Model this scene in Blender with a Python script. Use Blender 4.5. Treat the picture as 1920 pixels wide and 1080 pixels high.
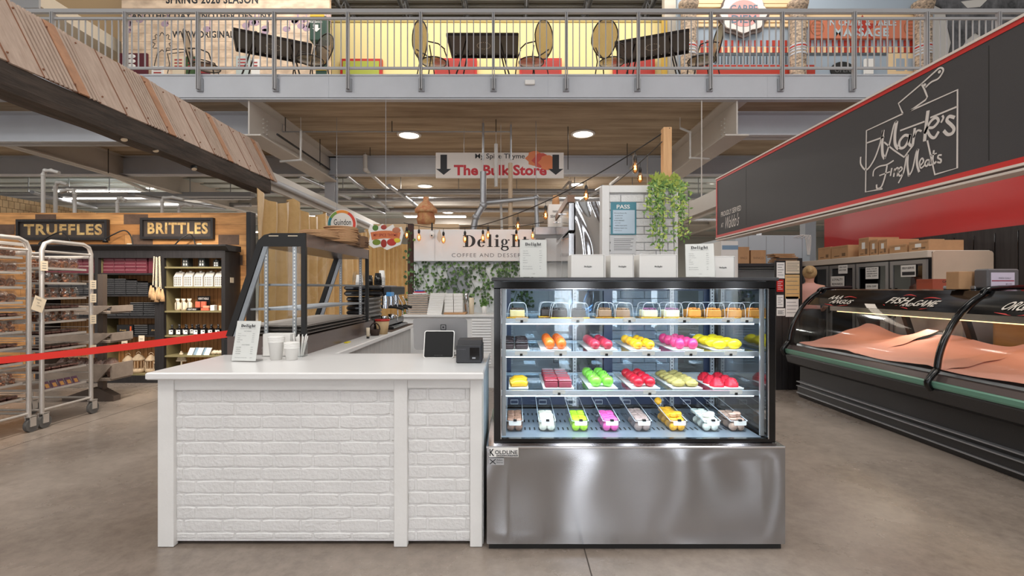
import bpy, math, random
from mathutils import Vector, Matrix
random.seed(7)
for o in list(bpy.data.objects): bpy.data.objects.remove(o)
SC = bpy.context.scene
COL = SC.collection
PI = math.pi
# ---------------------------------------------------------------- camera, world, lights, exposure
F = 900.0; EYE = 1.3                                   # focal length in pixels of a 1920 wide frame; eye height
cam_d = bpy.data.cameras.new('camera'); cam = bpy.data.objects.new('camera', cam_d); COL.objects.link(cam)
cam.location = (0, 0, EYE); cam.rotation_euler = (PI/2, 0, 0)
cam_d.sensor_width = 36; cam_d.lens = 36*F/1920; cam_d.clip_start = 0.05; cam_d.clip_end = 200
SC.camera = cam
SC.view_settings.view_transform = 'Standard'; SC.view_settings.look = 'None'
SC.view_settings.gamma = 1; SC.view_settings.use_curve_mapping = False
SC.view_settings.exposure = 0.0
wd = bpy.data.worlds.new('world'); SC.world = wd; wd.use_nodes = True
wd.node_tree.nodes['Background'].inputs[0].default_value = (1.0, 0.965, 0.92, 1)
wd.node_tree.nodes['Background'].inputs[1].default_value = 0.50
def area(name, loc, aim, sx, sy, power, color=(1, .95, .88), disk=False):
    d = bpy.data.lights.new(name, 'AREA'); d.energy = power; d.color = color
    d.shape = 'DISK' if disk else 'RECTANGLE'; d.size = sx
    if not disk: d.size_y = sy
    o = bpy.data.objects.new(name, d); COL.objects.link(o); o.location = loc
    v = Vector(aim) - Vector(loc); o.rotation_euler = v.to_track_quat('-Z', 'Y').to_euler()
    return o
BAYS = [(-4.5, -.6), (-1.6, -1.4), (.9, -1.0), (3.4, -.4), (-6.5, 2.6), (6.2, 2.2), (-2.4, -4.2), (2.2, -4.2)]
for x, y in BAYS: area('high_bay_lamp', (x, y, 7.0), (x, y+.6, 0), 1.5, 1.5, 170 if x < -6 else 120 if x > 6 else 72, (1, .96, .91), True)
area('mezzanine_fill', (0, 9.4, 9.2), (0, 11.5, 5.6), 14.0, 2.0, 390)  # added fill light for the mezzanine, no fixture belongs to it
# ---------------------------------------------------------------- helpers
def P(px, py, Y):                                      # point at depth Y seen at a photo pixel (measuring aid)
    return Vector(((px-960)*Y/F, Y, EYE+(540-py)*Y/F))
def PX(px, Y): return (px-960)*Y/F
def PZ(py, Y): return EYE+(540-py)*Y/F
MATS = {}
def srgb(r, g, b):
    f = lambda c: (c/255/12.92 if c/255 <= .04045 else ((c/255+.055)/1.055)**2.4)
    return (f(r), f(g), f(b), 1)
def mat(name, c, rough=.5, metal=0, var=0, vs=6, vstretch=(1, 1, 1), bump=0, bs=40, emit=0, coat=0, c2=None, spec=.5):
    if name in MATS: return MATS[name]
    m = bpy.data.materials.new(name); m.use_nodes = True; nt = m.node_tree
    b = nt.nodes['Principled BSDF']; col = srgb(*c)
    b.inputs['Base Color'].default_value = col
    b.inputs['Roughness'].default_value = rough; b.inputs['Metallic'].default_value = metal
    b.inputs['Specular IOR Level'].default_value = spec
    if coat: b.inputs['Coat Weight'].default_value = coat
    if emit:
        b.inputs['Emission Color'].default_value = col; b.inputs['Emission Strength'].default_value = emit
    tc = None
    if var or c2 or bump:
        tc = nt.nodes.new('ShaderNodeTexCoord'); mp = nt.nodes.new('ShaderNodeMapping')
        mp.inputs['Scale'].default_value = vstretch; nt.links.new(tc.outputs['Object'], mp.inputs[0])
    if var or c2:
        n = nt.nodes.new('ShaderNodeTexNoise'); n.inputs['Scale'].default_value = vs; n.inputs['Detail'].default_value = 6
        n.inputs['Roughness'].default_value = .65
        nt.links.new(mp.outputs[0], n.inputs['Vector'])
        r = nt.nodes.new('ShaderNodeValToRGB'); r.color_ramp.elements[0].position = .32; r.color_ramp.elements[1].position = .68
        if c2: r.color_ramp.elements[0].color = srgb(*c2); r.color_ramp.elements[1].color = col
        else:
            r.color_ramp.elements[0].color = tuple(x*(1-var) for x in col[:3])+(1,)
            r.color_ramp.elements[1].color = tuple(min(1, x*(1+var*.6)) for x in col[:3])+(1,)
        nt.links.new(n.outputs['Fac'], r.inputs[0]); nt.links.new(r.outputs[0], b.inputs['Base Color'])
    if bump:
        n2 = nt.nodes.new('ShaderNodeTexNoise'); n2.inputs['Scale'].default_value = bs; n2.inputs['Detail'].default_value = 4
        nt.links.new(mp.outputs[0], n2.inputs['Vector'])
        bp = nt.nodes.new('ShaderNodeBump'); bp.inputs['Strength'].default_value = bump; bp.inputs['Distance'].default_value = .01
        nt.links.new(n2.outputs['Fac'], bp.inputs['Height']); nt.links.new(bp.outputs[0], b.inputs['Normal'])
    MATS[name] = m; return m
def glassmat(name, tint=(251, 253, 253), refl=1.0, rough=.01, base=.03):
    if name in MATS: return MATS[name]
    m = bpy.data.materials.new(name); m.use_nodes = True; nt = m.node_tree; nt.nodes.clear()
    out = nt.nodes.new('ShaderNodeOutputMaterial'); mix = nt.nodes.new('ShaderNodeMixShader')
    t = nt.nodes.new('ShaderNodeBsdfTransparent'); t.inputs[0].default_value = srgb(*tint)
    g = nt.nodes.new('ShaderNodeBsdfGlossy'); g.inputs['Roughness'].default_value = rough
    lw = nt.nodes.new('ShaderNodeLayerWeight'); lw.inputs[0].default_value = .5
    pw = nt.nodes.new('ShaderNodeMath'); pw.operation = 'POWER'; pw.inputs[1].default_value = 4.5
    mu = nt.nodes.new('ShaderNodeMath'); mu.operation = 'MULTIPLY_ADD'; mu.inputs[1].default_value = .6; mu.inputs[2].default_value = base*refl
    mu.use_clamp = True
    nt.links.new(lw.outputs['Facing'], pw.inputs[0]); nt.links.new(pw.outputs[0], mu.inputs[0]); nt.links.new(mu.outputs[0], mix.inputs[0])
    nt.links.new(t.outputs[0], mix.inputs[1]); nt.links.new(g.outputs[0], mix.inputs[2]); nt.links.new(mix.outputs[0], out.inputs[0])
    MATS[name] = m; return m
class MB:
    def __init__(s): s.v = []; s.f = []; s.m = []; s.mi = 0; s.sm = []; s.smooth = False
    def mat(s, i): s.mi = i; return s
    def add(s, vs, fs, smooth=None):
        o = len(s.v); s.v += [Vector(v) for v in vs]
        for f in fs: s.f.append([o+i for i in f]); s.m.append(s.mi); s.sm.append(s.smooth if smooth is None else smooth)
        return s
    def box(s, x0, x1, y0, y1, z0, z1):
        if x0 > x1: x0, x1 = x1, x0
        if y0 > y1: y0, y1 = y1, y0
        if z0 > z1: z0, z1 = z1, z0
        return s.add([(x0, y0, z0), (x1, y0, z0), (x1, y1, z0), (x0, y1, z0), (x0, y0, z1), (x1, y0, z1), (x1, y1, z1), (x0, y1, z1)],
                     [(0, 3, 2, 1), (4, 5, 6, 7), (0, 1, 5, 4), (1, 2, 6, 5), (2, 3, 7, 6), (3, 0, 4, 7)], False)
    def bbox(s, x0, x1, y0, y1, z0, z1, b=.004):        # box with chamfered edges all round
        if x0 > x1: x0, x1 = x1, x0
        if y0 > y1: y0, y1 = y1, y0
        if z0 > z1: z0, z1 = z1, z0
        b = min(b, (x1-x0)*.45, (y1-y0)*.45, (z1-z0)*.45)
        def ring(z, i):
            return [(x0+i+b*0, y0+b+0, z), (x0+b, y0+i, z), (x1-b, y0+i, z), (x1-i, y0+b, z), (x1-i, y1-b, z), (x1-b, y1-i, z), (x0+b, y1-i, z), (x0+i, y1-b, z)]
        def inr(z):
            return [(x0+b, y0+b*1.4, z), (x0+b*1.4, y0+b, z), (x1-b*1.4, y0+b, z), (x1-b, y0+b*1.4, z), (x1-b, y1-b*1.4, z), (x1-b*1.4, y1-b, z), (x0+b*1.4, y1-b, z), (x0+b, y1-b*1.4, z)]
        vs = inr(z0)+ring(z0+b, 0)+ring(z1-b, 0)+inr(z1); fs = [list(range(7, -1, -1)), list(range(24, 32))]
        for k in range(3):
            for i in range(8): j = (i+1) % 8; fs.append((k*8+i, k*8+j, k*8+8+j, k*8+8+i))
        return s.add(vs, fs, False)
    def cyl(s, p0, p1, r, n=12, r1=None, caps=True):
        return s.sweep([p0, p1], [r, r if r1 is None else r1], n, caps)
    def sweep(s, pts, r, n=8, caps=True, closed=False):
        pts = [Vector(p) for p in pts]; N = len(pts)
        rs = r if isinstance(r, (list, tuple)) else [r]*N
        t0 = (pts[1]-pts[0]).normalized()
        up = Vector((0, 0, 1)) if abs(t0.z) < .9 else Vector((1, 0, 0))
        a = t0.cross(up).normalized(); vs = []
        for i, p in enumerate(pts):
            if closed: t = (pts[(i+1) % N]-pts[i-1])
            elif i == 0: t = pts[1]-pts[0]
            elif i == N-1: t = pts[-1]-pts[-2]
            else: t = (pts[i+1]-pts[i]).normalized()+(pts[i]-pts[i-1]).normalized()
            t.normalize(); a = (a-t*a.dot(t))
            if a.length < 1e-6: a = t.cross(Vector((0, 1, 0)))
            a.normalize(); b = t.cross(a)
            for k in range(n):
                w = 2*PI*k/n; vs.append(p+(a*math.cos(w)+b*math.sin(w))*rs[i])
        fs = []
        for i in range(N if closed else N-1):
            for k in range(n):
                k2 = (k+1) % n; i2 = (i+1) % N; fs.append((i*n+k, i*n+k2, i2*n+k2, i2*n+k))
        s.add(vs, fs, n > 5)
        if caps and not closed:
            s.add(vs[:n], [tuple(range(n-1, -1, -1))], False); s.add(vs[-n:], [tuple(range(n))], False)
        return s
    def lathe(s, prof, c=(0, 0, 0), n=20, sx=1, sy=1, smooth=True, caps=True):
        vs = []
        for r, z in prof:
            for k in range(n): w = 2*PI*k/n; vs.append((c[0]+r*math.cos(w)*sx, c[1]+r*math.sin(w)*sy, c[2]+z))
        fs = []
        for i in range(len(prof)-1):
            for k in range(n): k2 = (k+1) % n; fs.append((i*n+k, i*n+k2, (i+1)*n+k2, (i+1)*n+k))
        if caps and prof[0][0] > 1e-5: fs.append(tuple(range(n-1, -1, -1)))
        if caps and prof[-1][0] > 1e-5: fs.append(tuple((len(prof)-1)*n+k for k in range(n)))
        return s.add(vs, fs, smooth)
    def ball(s, c, rx, ry=None, rz=None, n=14, m=8, fn=None):
        ry = ry or rx; rz = rz or rx; vs = []; fs = []
        for i in range(m+1):
            th = PI*i/m
            for k in range(n):
                ph = 2*PI*k/n; d = Vector((math.sin(th)*math.cos(ph), math.sin(th)*math.sin(ph), -math.cos(th)))
                q = fn(d) if fn else 1
                vs.append((c[0]+d.x*rx*q, c[1]+d.y*ry*q, c[2]+d.z*rz*q))
        for i in range(m):
            for k in range(n): k2 = (k+1) % n; fs.append((i*n+k, i*n+k2, (i+1)*n+k2, (i+1)*n+k))
        return s.add(vs, fs, True)
    def prism(s, poly, o, u, w, d):                     # polygon (a,b) -> o+u*a+w*b, extruded by vector d
        o = Vector(o); u = Vector(u); w = Vector(w); d = Vector(d); n = len(poly)
        A = [o+u*a+w*b for a, b in poly]; B = [p+d for p in A]
        fs = [tuple(range(n)), tuple(range(2*n-1, n-1, -1))]+[(i, i+n, (i+1) % n+n, (i+1) % n) for i in range(n)]
        return s.add(A+B, fs, False)
    def ribbon(s, pts, wid, nrm, th=.002):              # flat stroke of varying width along pts, facing nrm
        pts = [Vector(p) for p in pts]; nrm = Vector(nrm).normalized(); N = len(pts)
        ws = wid if isinstance(wid, (list, tuple)) else [wid]*N; L = []
        for i, p in enumerate(pts):
            t = (pts[min(i+1, N-1)]-pts[max(i-1, 0)]).normalized(); q = nrm.cross(t).normalized()*ws[i]/2
            L.append((p+q, p-q))
        vs = []
        for a, b in L: vs += [a, b, b+nrm*th, a+nrm*th]
        fs = [(0, 1, 2, 3), (4*N-1, 4*N-2, 4*N-3, 4*N-4)]
        for i in range(N-1):
            for k in range(4): k2 = (k+1) % 4; fs.append((4*i+k, 4*i+4+k, 4*i+4+k2, 4*i+k2))
        return s.add(vs, fs, False)
    def grid(s, fn, nu, nv, smooth=True):
        vs = [fn(i/nu, j/nv) for j in range(nv+1) for i in range(nu+1)]
        fs = [(j*(nu+1)+i, j*(nu+1)+i+1, (j+1)*(nu+1)+i+1, (j+1)*(nu+1)+i) for j in range(nv) for i in range(nu)]
        return s.add(vs, fs, smooth)
    def xf(s, M):
        s.v = [M @ v for v in s.v]; return s
    def join(s, o):
        n = len(s.v); s.v += o.v; s.f += [[n+i for i in f] for f in o.f]; s.m += o.m; s.sm += o.sm; return s
def gloc(o):
    p = Vector((0, 0, 0))
    while o: p += o.location; o = o.parent
    return p
def mk(name, mb, mats, parent=None):
    if not isinstance(mats, (list, tuple)): mats = [mats]
    me = bpy.data.meshes.new(name); o = bpy.data.objects.new(name, me); COL.objects.link(o)
    if parent is not None: o.parent = parent; off = gloc(parent)
    else:
        if mb.v:
            xs = [v.x for v in mb.v]; ys = [v.y for v in mb.v]; zs = [v.z for v in mb.v]
            off = Vector(((min(xs)+max(xs))/2, (min(ys)+max(ys))/2, min(zs)))
        else: off = Vector((0, 0, 0))
        o.location = off
    me.from_pydata([v-off for v in mb.v], [], mb.f)
    for m in mats: me.materials.append(m)
    me.polygons.foreach_set('material_index', mb.m); me.polygons.foreach_set('use_smooth', mb.sm)
    if mats[0].name == 'brushed_steel':                # u along x, v along z, so the brushing runs level
        uv = me.uv_layers.new(name='UVMap')
        for l in me.loops: c = me.vertices[l.vertex_index].co; uv.data[l.index].uv = (c.x+c.y, c.z)
    me.update(); return o
def tag(o, label, cat, group=None, kind=None):
    o['label'] = label; o['category'] = cat
    if group: o['group'] = group
    if kind: o['kind'] = kind
    return o
def struct(name, mb, mats, parent=None, label=None):
    o = mk(name, mb, mats, parent); o['kind'] = 'structure'
    if label: o['label'] = label
    return o
def thing(name, label, cat, loc=(0, 0, 0), group=None):
    o = bpy.data.objects.new(name, None); COL.objects.link(o); o.location = loc; o.empty_display_size = .1
    return tag(o, label, cat, group)
def single(name, mb, mats, label, cat, group=None): return tag(mk(name, mb, mats), label, cat, group)
def dup(root, loc, rotz=0, label=None, group=None, scale=None):
    r = root.copy(); COL.objects.link(r); r.location = loc; r.rotation_euler = (0, 0, rotz)
    if scale: r.scale = scale if isinstance(scale, (tuple, list)) else (scale,)*3
    if label: r['label'] = label
    if group: r['group'] = group
    for ch in list(root.children):
        c = ch.copy(); COL.objects.link(c); c.parent = r
        for g in ch.children:
            d = g.copy(); COL.objects.link(d); d.parent = c
    return r
def place(root, used, loc, rotz=0, label=None, group=None, scale=None):
    """first call moves the prototype itself, later calls copy it"""
    if root.name not in used:
        used.add(root.name); root.location = loc; root.rotation_euler = (0, 0, rotz)
        if scale: root.scale = scale if isinstance(scale, (tuple, list)) else (scale,)*3
        if label: root['label'] = label
        if group: root['group'] = group
        return root
    return dup(root, loc, rotz, label, group, scale)
USED = set()
_tc = {}
def text_verts(s, offset=0.0, spacing=1.0):
    key = (s, offset, spacing)
    if key not in _tc:
        c = bpy.data.curves.new('t', 'FONT'); c.body = s; c.offset = offset; c.space_character = spacing; c.resolution_u = 3
        o = bpy.data.objects.new('t', c); me = bpy.data.meshes.new_from_object(o)
        vs = [v.co.copy() for v in me.vertices]; fs = [tuple(p.vertices) for p in me.polygons]
        bpy.data.objects.remove(o); bpy.data.curves.remove(c); bpy.data.meshes.remove(me)
        _tc[key] = (vs, fs)
    return _tc[key]
def text(mb, s, o, u, w, width, height, n, offset=0.0, spacing=1.0, shear=0.0, centre=False):
    """lettering fitted to width x height; o = lower-left corner, u right, w up, n facing direction"""
    vs, fs = text_verts(s, offset, spacing)
    if not vs: return mb
    x0 = min(v.x for v in vs); x1 = max(v.x for v in vs); y0 = min(v.y for v in vs); y1 = max(v.y for v in vs)
    if height is None: height = (y1-y0)*width/(x1-x0)
    if width is None: width = (x1-x0)*height/(y1-y0)
    o = Vector(o); u = Vector(u).normalized(); w = Vector(w).normalized(); n = Vector(n).normalized()
    if centre: o = o-u*width/2
    out = [o+u*((v.x-x0)/(x1-x0)*width+shear*(v.y-y0)/(y1-y0)*height)+w*((v.y-y0)/(y1-y0)*height)+n*.0012 for v in vs]
    return mb.add(out, fs, False)
UX, UZ, NY = (1, 0, 0), (0, 0, 1), (0, -1, 0)
def spline(pts, k=8):
    pts = [Vector(p) for p in pts]; out = []
    for i in range(len(pts)-1):
        p0 = pts[max(i-1, 0)]; p1 = pts[i]; p2 = pts[i+1]; p3 = pts[min(i+2, len(pts)-1)]
        for j in range(k):
            t = j/k
            out.append(.5*((2*p1)+(p2-p0)*t+(2*p0-5*p1+4*p2-p3)*t*t+(3*p1-p0-3*p2+p3)*t**3))
    return out+[pts[-1]]
# ---- serif lettering for the shop name, drawn as thick and thin outlines
def serif_delight(mb, o, u, w, width, n, sx=1):
    """'Delight' in a high-contrast serif; unit = x-height 1.0"""
    o = Vector(o); u = Vector(u).normalized(); w = Vector(w).normalized(); n = Vector(n).normalized(); T = 8.45
    k = width/T
    def q(polys):
        for pl in polys: mb.prism([(a*k, b*k) for a, b in pl], o+n*.0008, u, w, n*.0012)
    def rect(a0, a1, b0, b1): return [(a0, b0), (a1, b0), (a1, b1), (a0, b1)]
    def ringseg(cx, cy, rx, ry, ix, iy, a0, a1, icx=None, m=14):
        icx = cx if icx is None else icx; L = []
        for i in range(m):
            t0 = a0+(a1-a0)*i/m; t1 = a0+(a1-a0)*(i+1)/m
            L.append([(cx+rx*math.cos(t0), cy+ry*math.sin(t0)), (cx+rx*math.cos(t1), cy+ry*math.sin(t1)),
                      (icx+ix*math.cos(t1), cy+iy*math.sin(t1)), (icx+ix*math.cos(t0), cy+iy*math.sin(t0))])
        return L
    R = math.radians
    q([rect(.28, .68, 0, 1.5), rect(0, .95, 0, .08), rect(0, .95, 1.42, 1.5)])          # D
    q(ringseg(.75, .75, .85, .75, .42, .67, R(-90), R(90)))
    q(ringseg(2.35, .5, .52, .52, .2, .44, R(35), R(325), 2.38)); q([rect(1.98, 2.85, .5, .57)]); q(ringseg(2.35, .5, .5, .52, .2, .44, R(0), R(40), 2.35))   # e
    q([rect(3.28, 3.62, 0, 1.6), rect(3.1, 3.8, 0, .07), rect(3.1, 3.4, 1.53, 1.6)])    # l
    q([rect(4.18, 4.52, 0, 1.0), rect(4.0, 4.7, 0, .07), rect(4.0, 4.3, .93, 1.0)])     # i
    q([[(4.35+.2*math.cos(2*PI*i/12), 1.38+.2*math.sin(2*PI*i/12)) for i in range(12)]])
    q(ringseg(5.3, .64, .42, .38, .15, .31, 0, 2*PI))                                    # g
    q(ringseg(5.35, -.2, .52, .3, .3, .2, 0, 2*PI)); q([[(4.95, .3), (5.1, .38), (5.15, .12), (5.75, .12), (5.8, -.05), (5.0, -.02), (4.9, .12)]])
    q([[(5.65, .85), (5.85, .98), (6.0, .9), (5.9, .78)]])
    q([rect(6.33, 6.67, 0, 1.6), rect(6.15, 6.85, 0, .07), rect(6.15, 6.45, 1.53, 1.6)])  # h
    q(ringseg(6.95, .66, .42, .36, .12, .29, 0, R(165), 6.9)); q([rect(7.03, 7.37, 0, .68), rect(6.9, 7.5, 0, .07)])
    q([rect(7.75, 8.08, .2, 1.3), rect(7.58, 8.4, .93, 1.0)]); q(ringseg(8.08, .25, .33, .27, .05, .2, R(180), R(330), 8.12))   # t
    return mb
# ---------------------------------------------------------------- materials
M = {}
M['white'] = mat('painted_white', (232, 231, 229), .55, var=.05, vs=3, bump=.08, bs=60)
M['brick'] = mat('painted_brick', (226, 225, 224), .6, var=.05, vs=5, bump=.5, bs=55)
M['plank'] = mat('whitewashed_board', (205, 204, 202), .6, var=.14, vs=5, vstretch=(8, 8, .6), bump=.1)
M['slab'] = mat('white_laminate', (231, 230, 229), .28, var=.02, vs=2)
M['steel'] = mat('brushed_steel', (180, 182, 186), .175, 1, var=.05, vs=3)
_b = M['steel'].node_tree.nodes['Principled BSDF']; _b.inputs['Anisotropic'].default_value = 1.0; _b.inputs['Anisotropic Rotation'].default_value = 0.25; _t = M['steel'].node_tree.nodes.new('ShaderNodeTangent'); _t.direction_type = 'UV_MAP'; M['steel'].node_tree.links.new(_t.outputs[0], _b.inputs['Tangent'])
M['alu'] = mat('rack_aluminium', (214, 208, 202), .38, .75, var=.06)
M['galv'] = mat('galvanised_steel', (170, 172, 176), .4, .7, var=.12)
M['chrome'] = mat('chrome', (225, 225, 228), .08, 1)
M['black'] = mat('black_gloss', (9, 9, 10), .12)
M['blackm'] = mat('black_matte', (28, 27, 27), .55)
M['charcoal'] = mat('charcoal_plastic', (52, 52, 55), .45, bump=.15, bs=200)
M['grey'] = mat('grey_paint', (158, 162, 168), .45, var=.05, vs=2)
M['greyd'] = mat('grey_rail_paint', (176, 176, 178), .45)
M['beam'] = mat('beam_paint', (196, 200, 207), .5, var=.06, vs=1.2)
M['beamw'] = mat('beam_paint_warm', (204, 198, 190), .5, var=.05, vs=1.2)
M['conc'] = mat('board_formed_concrete', (190, 172, 146), .85, c2=(136, 118, 96), vs=1.3, vstretch=(.35, 3.2, 1), bump=.15, bs=8)
M['deck'] = mat('pale_metal_deck', (190, 200, 198), .5, var=.08, vs=1)
M['paper'] = mat('white_paper', (238, 236, 232), .7)
M['cream'] = mat('cream_card', (226, 210, 184), .7)
M['kraft'] = mat('corrugated_card', (190, 148, 108), .8, var=.08, vs=9)
M['ink'] = mat('black_ink', (38, 40, 44), .6)
M['inkg'] = mat('grey_ink', (110, 110, 112), .7)
M['red'] = mat('red_paint', (196, 38, 34), .35, var=.05, vs=1.2)
M['glass'] = glassmat('clear_glass')
M['clearfront'] = glassmat('front_glass_clear', (252, 254, 254), .4, .07)
M['acrylic'] = glassmat('clear_acrylic', (252, 253, 253), 1.0, .03, .045)
M['film'] = glassmat('clear_film', (240, 236, 234), 2.2, .12, .08)
M['shelfglass'] = glassmat('shelf_glass', (225, 238, 245), 1.2, .02, .08)
M['led'] = mat('led_cool', (225, 240, 255), emit=14)
M['lamp'] = mat('lamp_warm_white', (255, 246, 232), emit=9)
M['bulb'] = mat('filament_glow', (255, 178, 96), emit=16)
M['wood'] = mat('reclaimed_wood', (196, 145, 92), .65, c2=(150, 100, 58), vs=3, vstretch=(.6, 1, 5), bump=.2, bs=30)
M['woodlt'] = mat('pale_wood', (214, 170, 122), .6, c2=(188, 140, 92), vs=4, vstretch=(5, 5, .5))
M['gold'] = mat('gold_satin', (224, 186, 126), .38, c2=(212, 172, 110), vs=9, spec=.8, bump=.15, bs=14)
M['dkwood'] = mat('black_stained_wood', (44, 41, 42), .5, c2=(28, 26, 27), vs=5, vstretch=(8, 8, .6))
M['olive'] = mat('olive_board', (128, 118, 82), .7)
M['pine'] = mat('pine_beadboard', (206, 150, 94), .55, c2=(172, 118, 68), vs=4, vstretch=(6, 6, .6))
M['leaf'] = mat('leaf_green', (76, 116, 52), .5, c2=(112, 148, 74), vs=25)
M['leafd'] = mat('ivy_green', (40, 66, 34), .5, c2=(72, 100, 54), vs=25)
M['maroon'] = mat('maroon_card', (104, 42, 54), .4)
M['screen'] = mat('dark_screen', (16, 17, 19), .12, coat=.5)
def brickmat(name, c1, c2, c3, bw, rh, axes='xz', rough=.6, mortar=.004, stretch=8):
    m = bpy.data.materials.new(name); m.use_nodes = True; nt = m.node_tree; b = nt.nodes['Principled BSDF']
    b.inputs['Roughness'].default_value = rough
    tc = nt.nodes.new('ShaderNodeTexCoord'); sp = nt.nodes.new('ShaderNodeSeparateXYZ'); cb = nt.nodes.new('ShaderNodeCombineXYZ')
    nt.links.new(tc.outputs['Object'], sp.inputs[0])
    nt.links.new(sp.outputs[axes[0].upper()], cb.inputs[0]); nt.links.new(sp.outputs[axes[1].upper()], cb.inputs[1])
    br = nt.nodes.new('ShaderNodeTexBrick'); nt.links.new(cb.outputs[0], br.inputs[0])
    br.inputs['Scale'].default_value = 1; br.inputs['Brick Width'].default_value = bw; br.inputs['Row Height'].default_value = rh
    br.inputs['Mortar Size'].default_value = mortar; br.inputs['Color1'].default_value = srgb(*c1); br.inputs['Color2'].default_value = srgb(*c2)
    br.inputs['Mortar'].default_value = srgb(*c3); br.offset = .37; br.inputs['Bias'].default_value = 0
    n = nt.nodes.new('ShaderNodeTexNoise'); n.inputs['Scale'].default_value = 3; n.inputs['Detail'].default_value = 8
    mp = nt.nodes.new('ShaderNodeMapping'); mp.inputs['Scale'].default_value = (1, stretch, 1)
    nt.links.new(cb.outputs[0], mp.inputs[0]); nt.links.new(mp.outputs[0], n.inputs[0])
    mx = nt.nodes.new('ShaderNodeMix'); mx.data_type = 'RGBA'; mx.blend_type = 'MULTIPLY'; mx.inputs[0].default_value = .55
    r = nt.nodes.new('ShaderNodeValToRGB'); r.color_ramp.elements[0].position = .35; r.color_ramp.elements[0].color = (.35, .3, .28, 1); r.color_ramp.elements[1].position = .62
    nt.links.new(n.outputs['Fac'], r.inputs[0]); nt.links.new(br.outputs['Color'], mx.inputs[6]); nt.links.new(r.outputs[0], mx.inputs[7])
    nt.links.new(mx.outputs[2], b.inputs['Base Color'])
    MATS[name] = m; return m
def floormat():
    m = bpy.data.materials.new('polished_concrete'); m.use_nodes = True; nt = m.node_tree; b = nt.nodes['Principled BSDF']
    tc = nt.nodes.new('ShaderNodeTexCoord')
    def noise(sc, det, ro=.6):
        n = nt.nodes.new('ShaderNodeTexNoise'); n.inputs['Scale'].default_value = sc; n.inputs['Detail'].default_value = det; n.inputs['Roughness'].default_value = ro
        nt.links.new(tc.outputs['Object'], n.inputs[0]); return n
    n1 = noise(.8, 8, .65); r = nt.nodes.new('ShaderNodeValToRGB')
    r.color_ramp.elements[0].position = .3; r.color_ramp.elements[0].color = srgb(128, 116, 106)
    r.color_ramp.elements[1].position = .72; r.color_ramp.elements[1].color = srgb(168, 155, 144)
    nt.links.new(n1.outputs[0], r.inputs[0])
    n2 = noise(14, 10, .75); r2 = nt.nodes.new('ShaderNodeValToRGB'); r2.color_ramp.elements[0].position = .35; r2.color_ramp.elements[0].color = (.72, .72, .72, 1); r2.color_ramp.elements[1].position = .6
    nt.links.new(n2.outputs[0], r2.inputs[0])
    mx = nt.nodes.new('ShaderNodeMix'); mx.data_type = 'RGBA'; mx.blend_type = 'MULTIPLY'; mx.inputs[0].default_value = .8
    nt.links.new(r.outputs[0], mx.inputs[6]); nt.links.new(r2.outputs[0], mx.inputs[7])
    nt.links.new(mx.outputs[2], b.inputs['Base Color'])
    rr = nt.nodes.new('ShaderNodeMapRange'); rr.inputs[3].default_value = .14; rr.inputs[4].default_value = .42
    nt.links.new(n1.outputs[0], rr.inputs[0]); nt.links.new(rr.outputs[0], b.inputs['Roughness'])
    bp = nt.nodes.new('ShaderNodeBump'); bp.inputs['Strength'].default_value = .05; nt.links.new(n2.outputs[0], bp.inputs['Height']); nt.links.new(bp.outputs[0], b.inputs['Normal'])
    return m
# ================================================================ the building
b = MB(); b.box(-22, 22, -8, 32, -.2, 0)
floor = struct('floor', b, floormat())
b = MB(); sj = mat('saw_cut_joint', (70, 62, 56), .9)
for x in (-4.1, .36, 5.0): b.box(x-.003, x+.003, -2, 20, -.001, .0008)
for y in (1.95, 7.4): b.box(-15, 15, y-.003, y+.003, -.001, .0008)
struct('trim_1', b, sj, floor)
ZS = 4.47; ZD = 4.86                                   # slab soffit and mezzanine deck
b = MB(); b.box(-20, 20, 8.12, 31, ZS, ZD-.02)
b.mat(1); b.box(-20, 20, 8.05, 16, ZD-.02, ZD)
b.mat(0)
for k in range(20): b.box(-20, 20, 8.9+k*1.24, 8.92+k*1.24, ZS-.006, ZS)
ceil1 = struct('ceiling', b, [M['conc'], M['beamw']])
b = MB()                                                # paler painted deck over the neighbouring aisle
for k in range(24): b.box(-20, -4.6, 12.2+k*.75, 12.7+k*.75, ZS-.05, ZS)
for k in range(24): b.box(4.6, 20, 12.2+k*.75, 12.7+k*.75, ZS-.05, ZS)
struct('ceiling', b, M['deck'])
b = MB(); b.box(-20, 20, 11, 24, 9.62, 9.7)             # hall roof: ribbed deck on joists
for k in range(30): b.box(-20, 20, 11.3+k*.3, 11.42+k*.3, 9.5, 9.62)
b.mat(1)
for x in range(-12, 13, 1):
    X = x*1.72+.4
    b.box(X-.05, X+.05, 11, 20, 9.42, 9.5); b.box(X-.05, X-.02, 11, 20, 9.0, 9.08); b.box(X+.02, X+.05, 11, 20, 9.0, 9.08)
    for k in range(12): b.sweep([(X, 11.2+k*.7, 9.05), (X, 11.55+k*.7, 9.45), (X, 11.9+k*.7, 9.05)], .018, 5)
struct('ceiling', b, [mat('roof_deck', (196, 190, 180), .6), M['greyd']])
b = MB(); b.box(-20, 20, 30, 30.2, 0, 9.7); struct('wall_back', b, mat('hall_wall_pale', (206, 206, 198), .7))
b = MB(); b.box(-20.2, -20, 4, 30, 0, 9.7); struct('wall_left', b, MATS['hall_wall_pale'])
b = MB(); b.box(20, 20.2, 4, 30, 0, 9.7); struct('wall_right', b, MATS['hall_wall_pale'])
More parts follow.
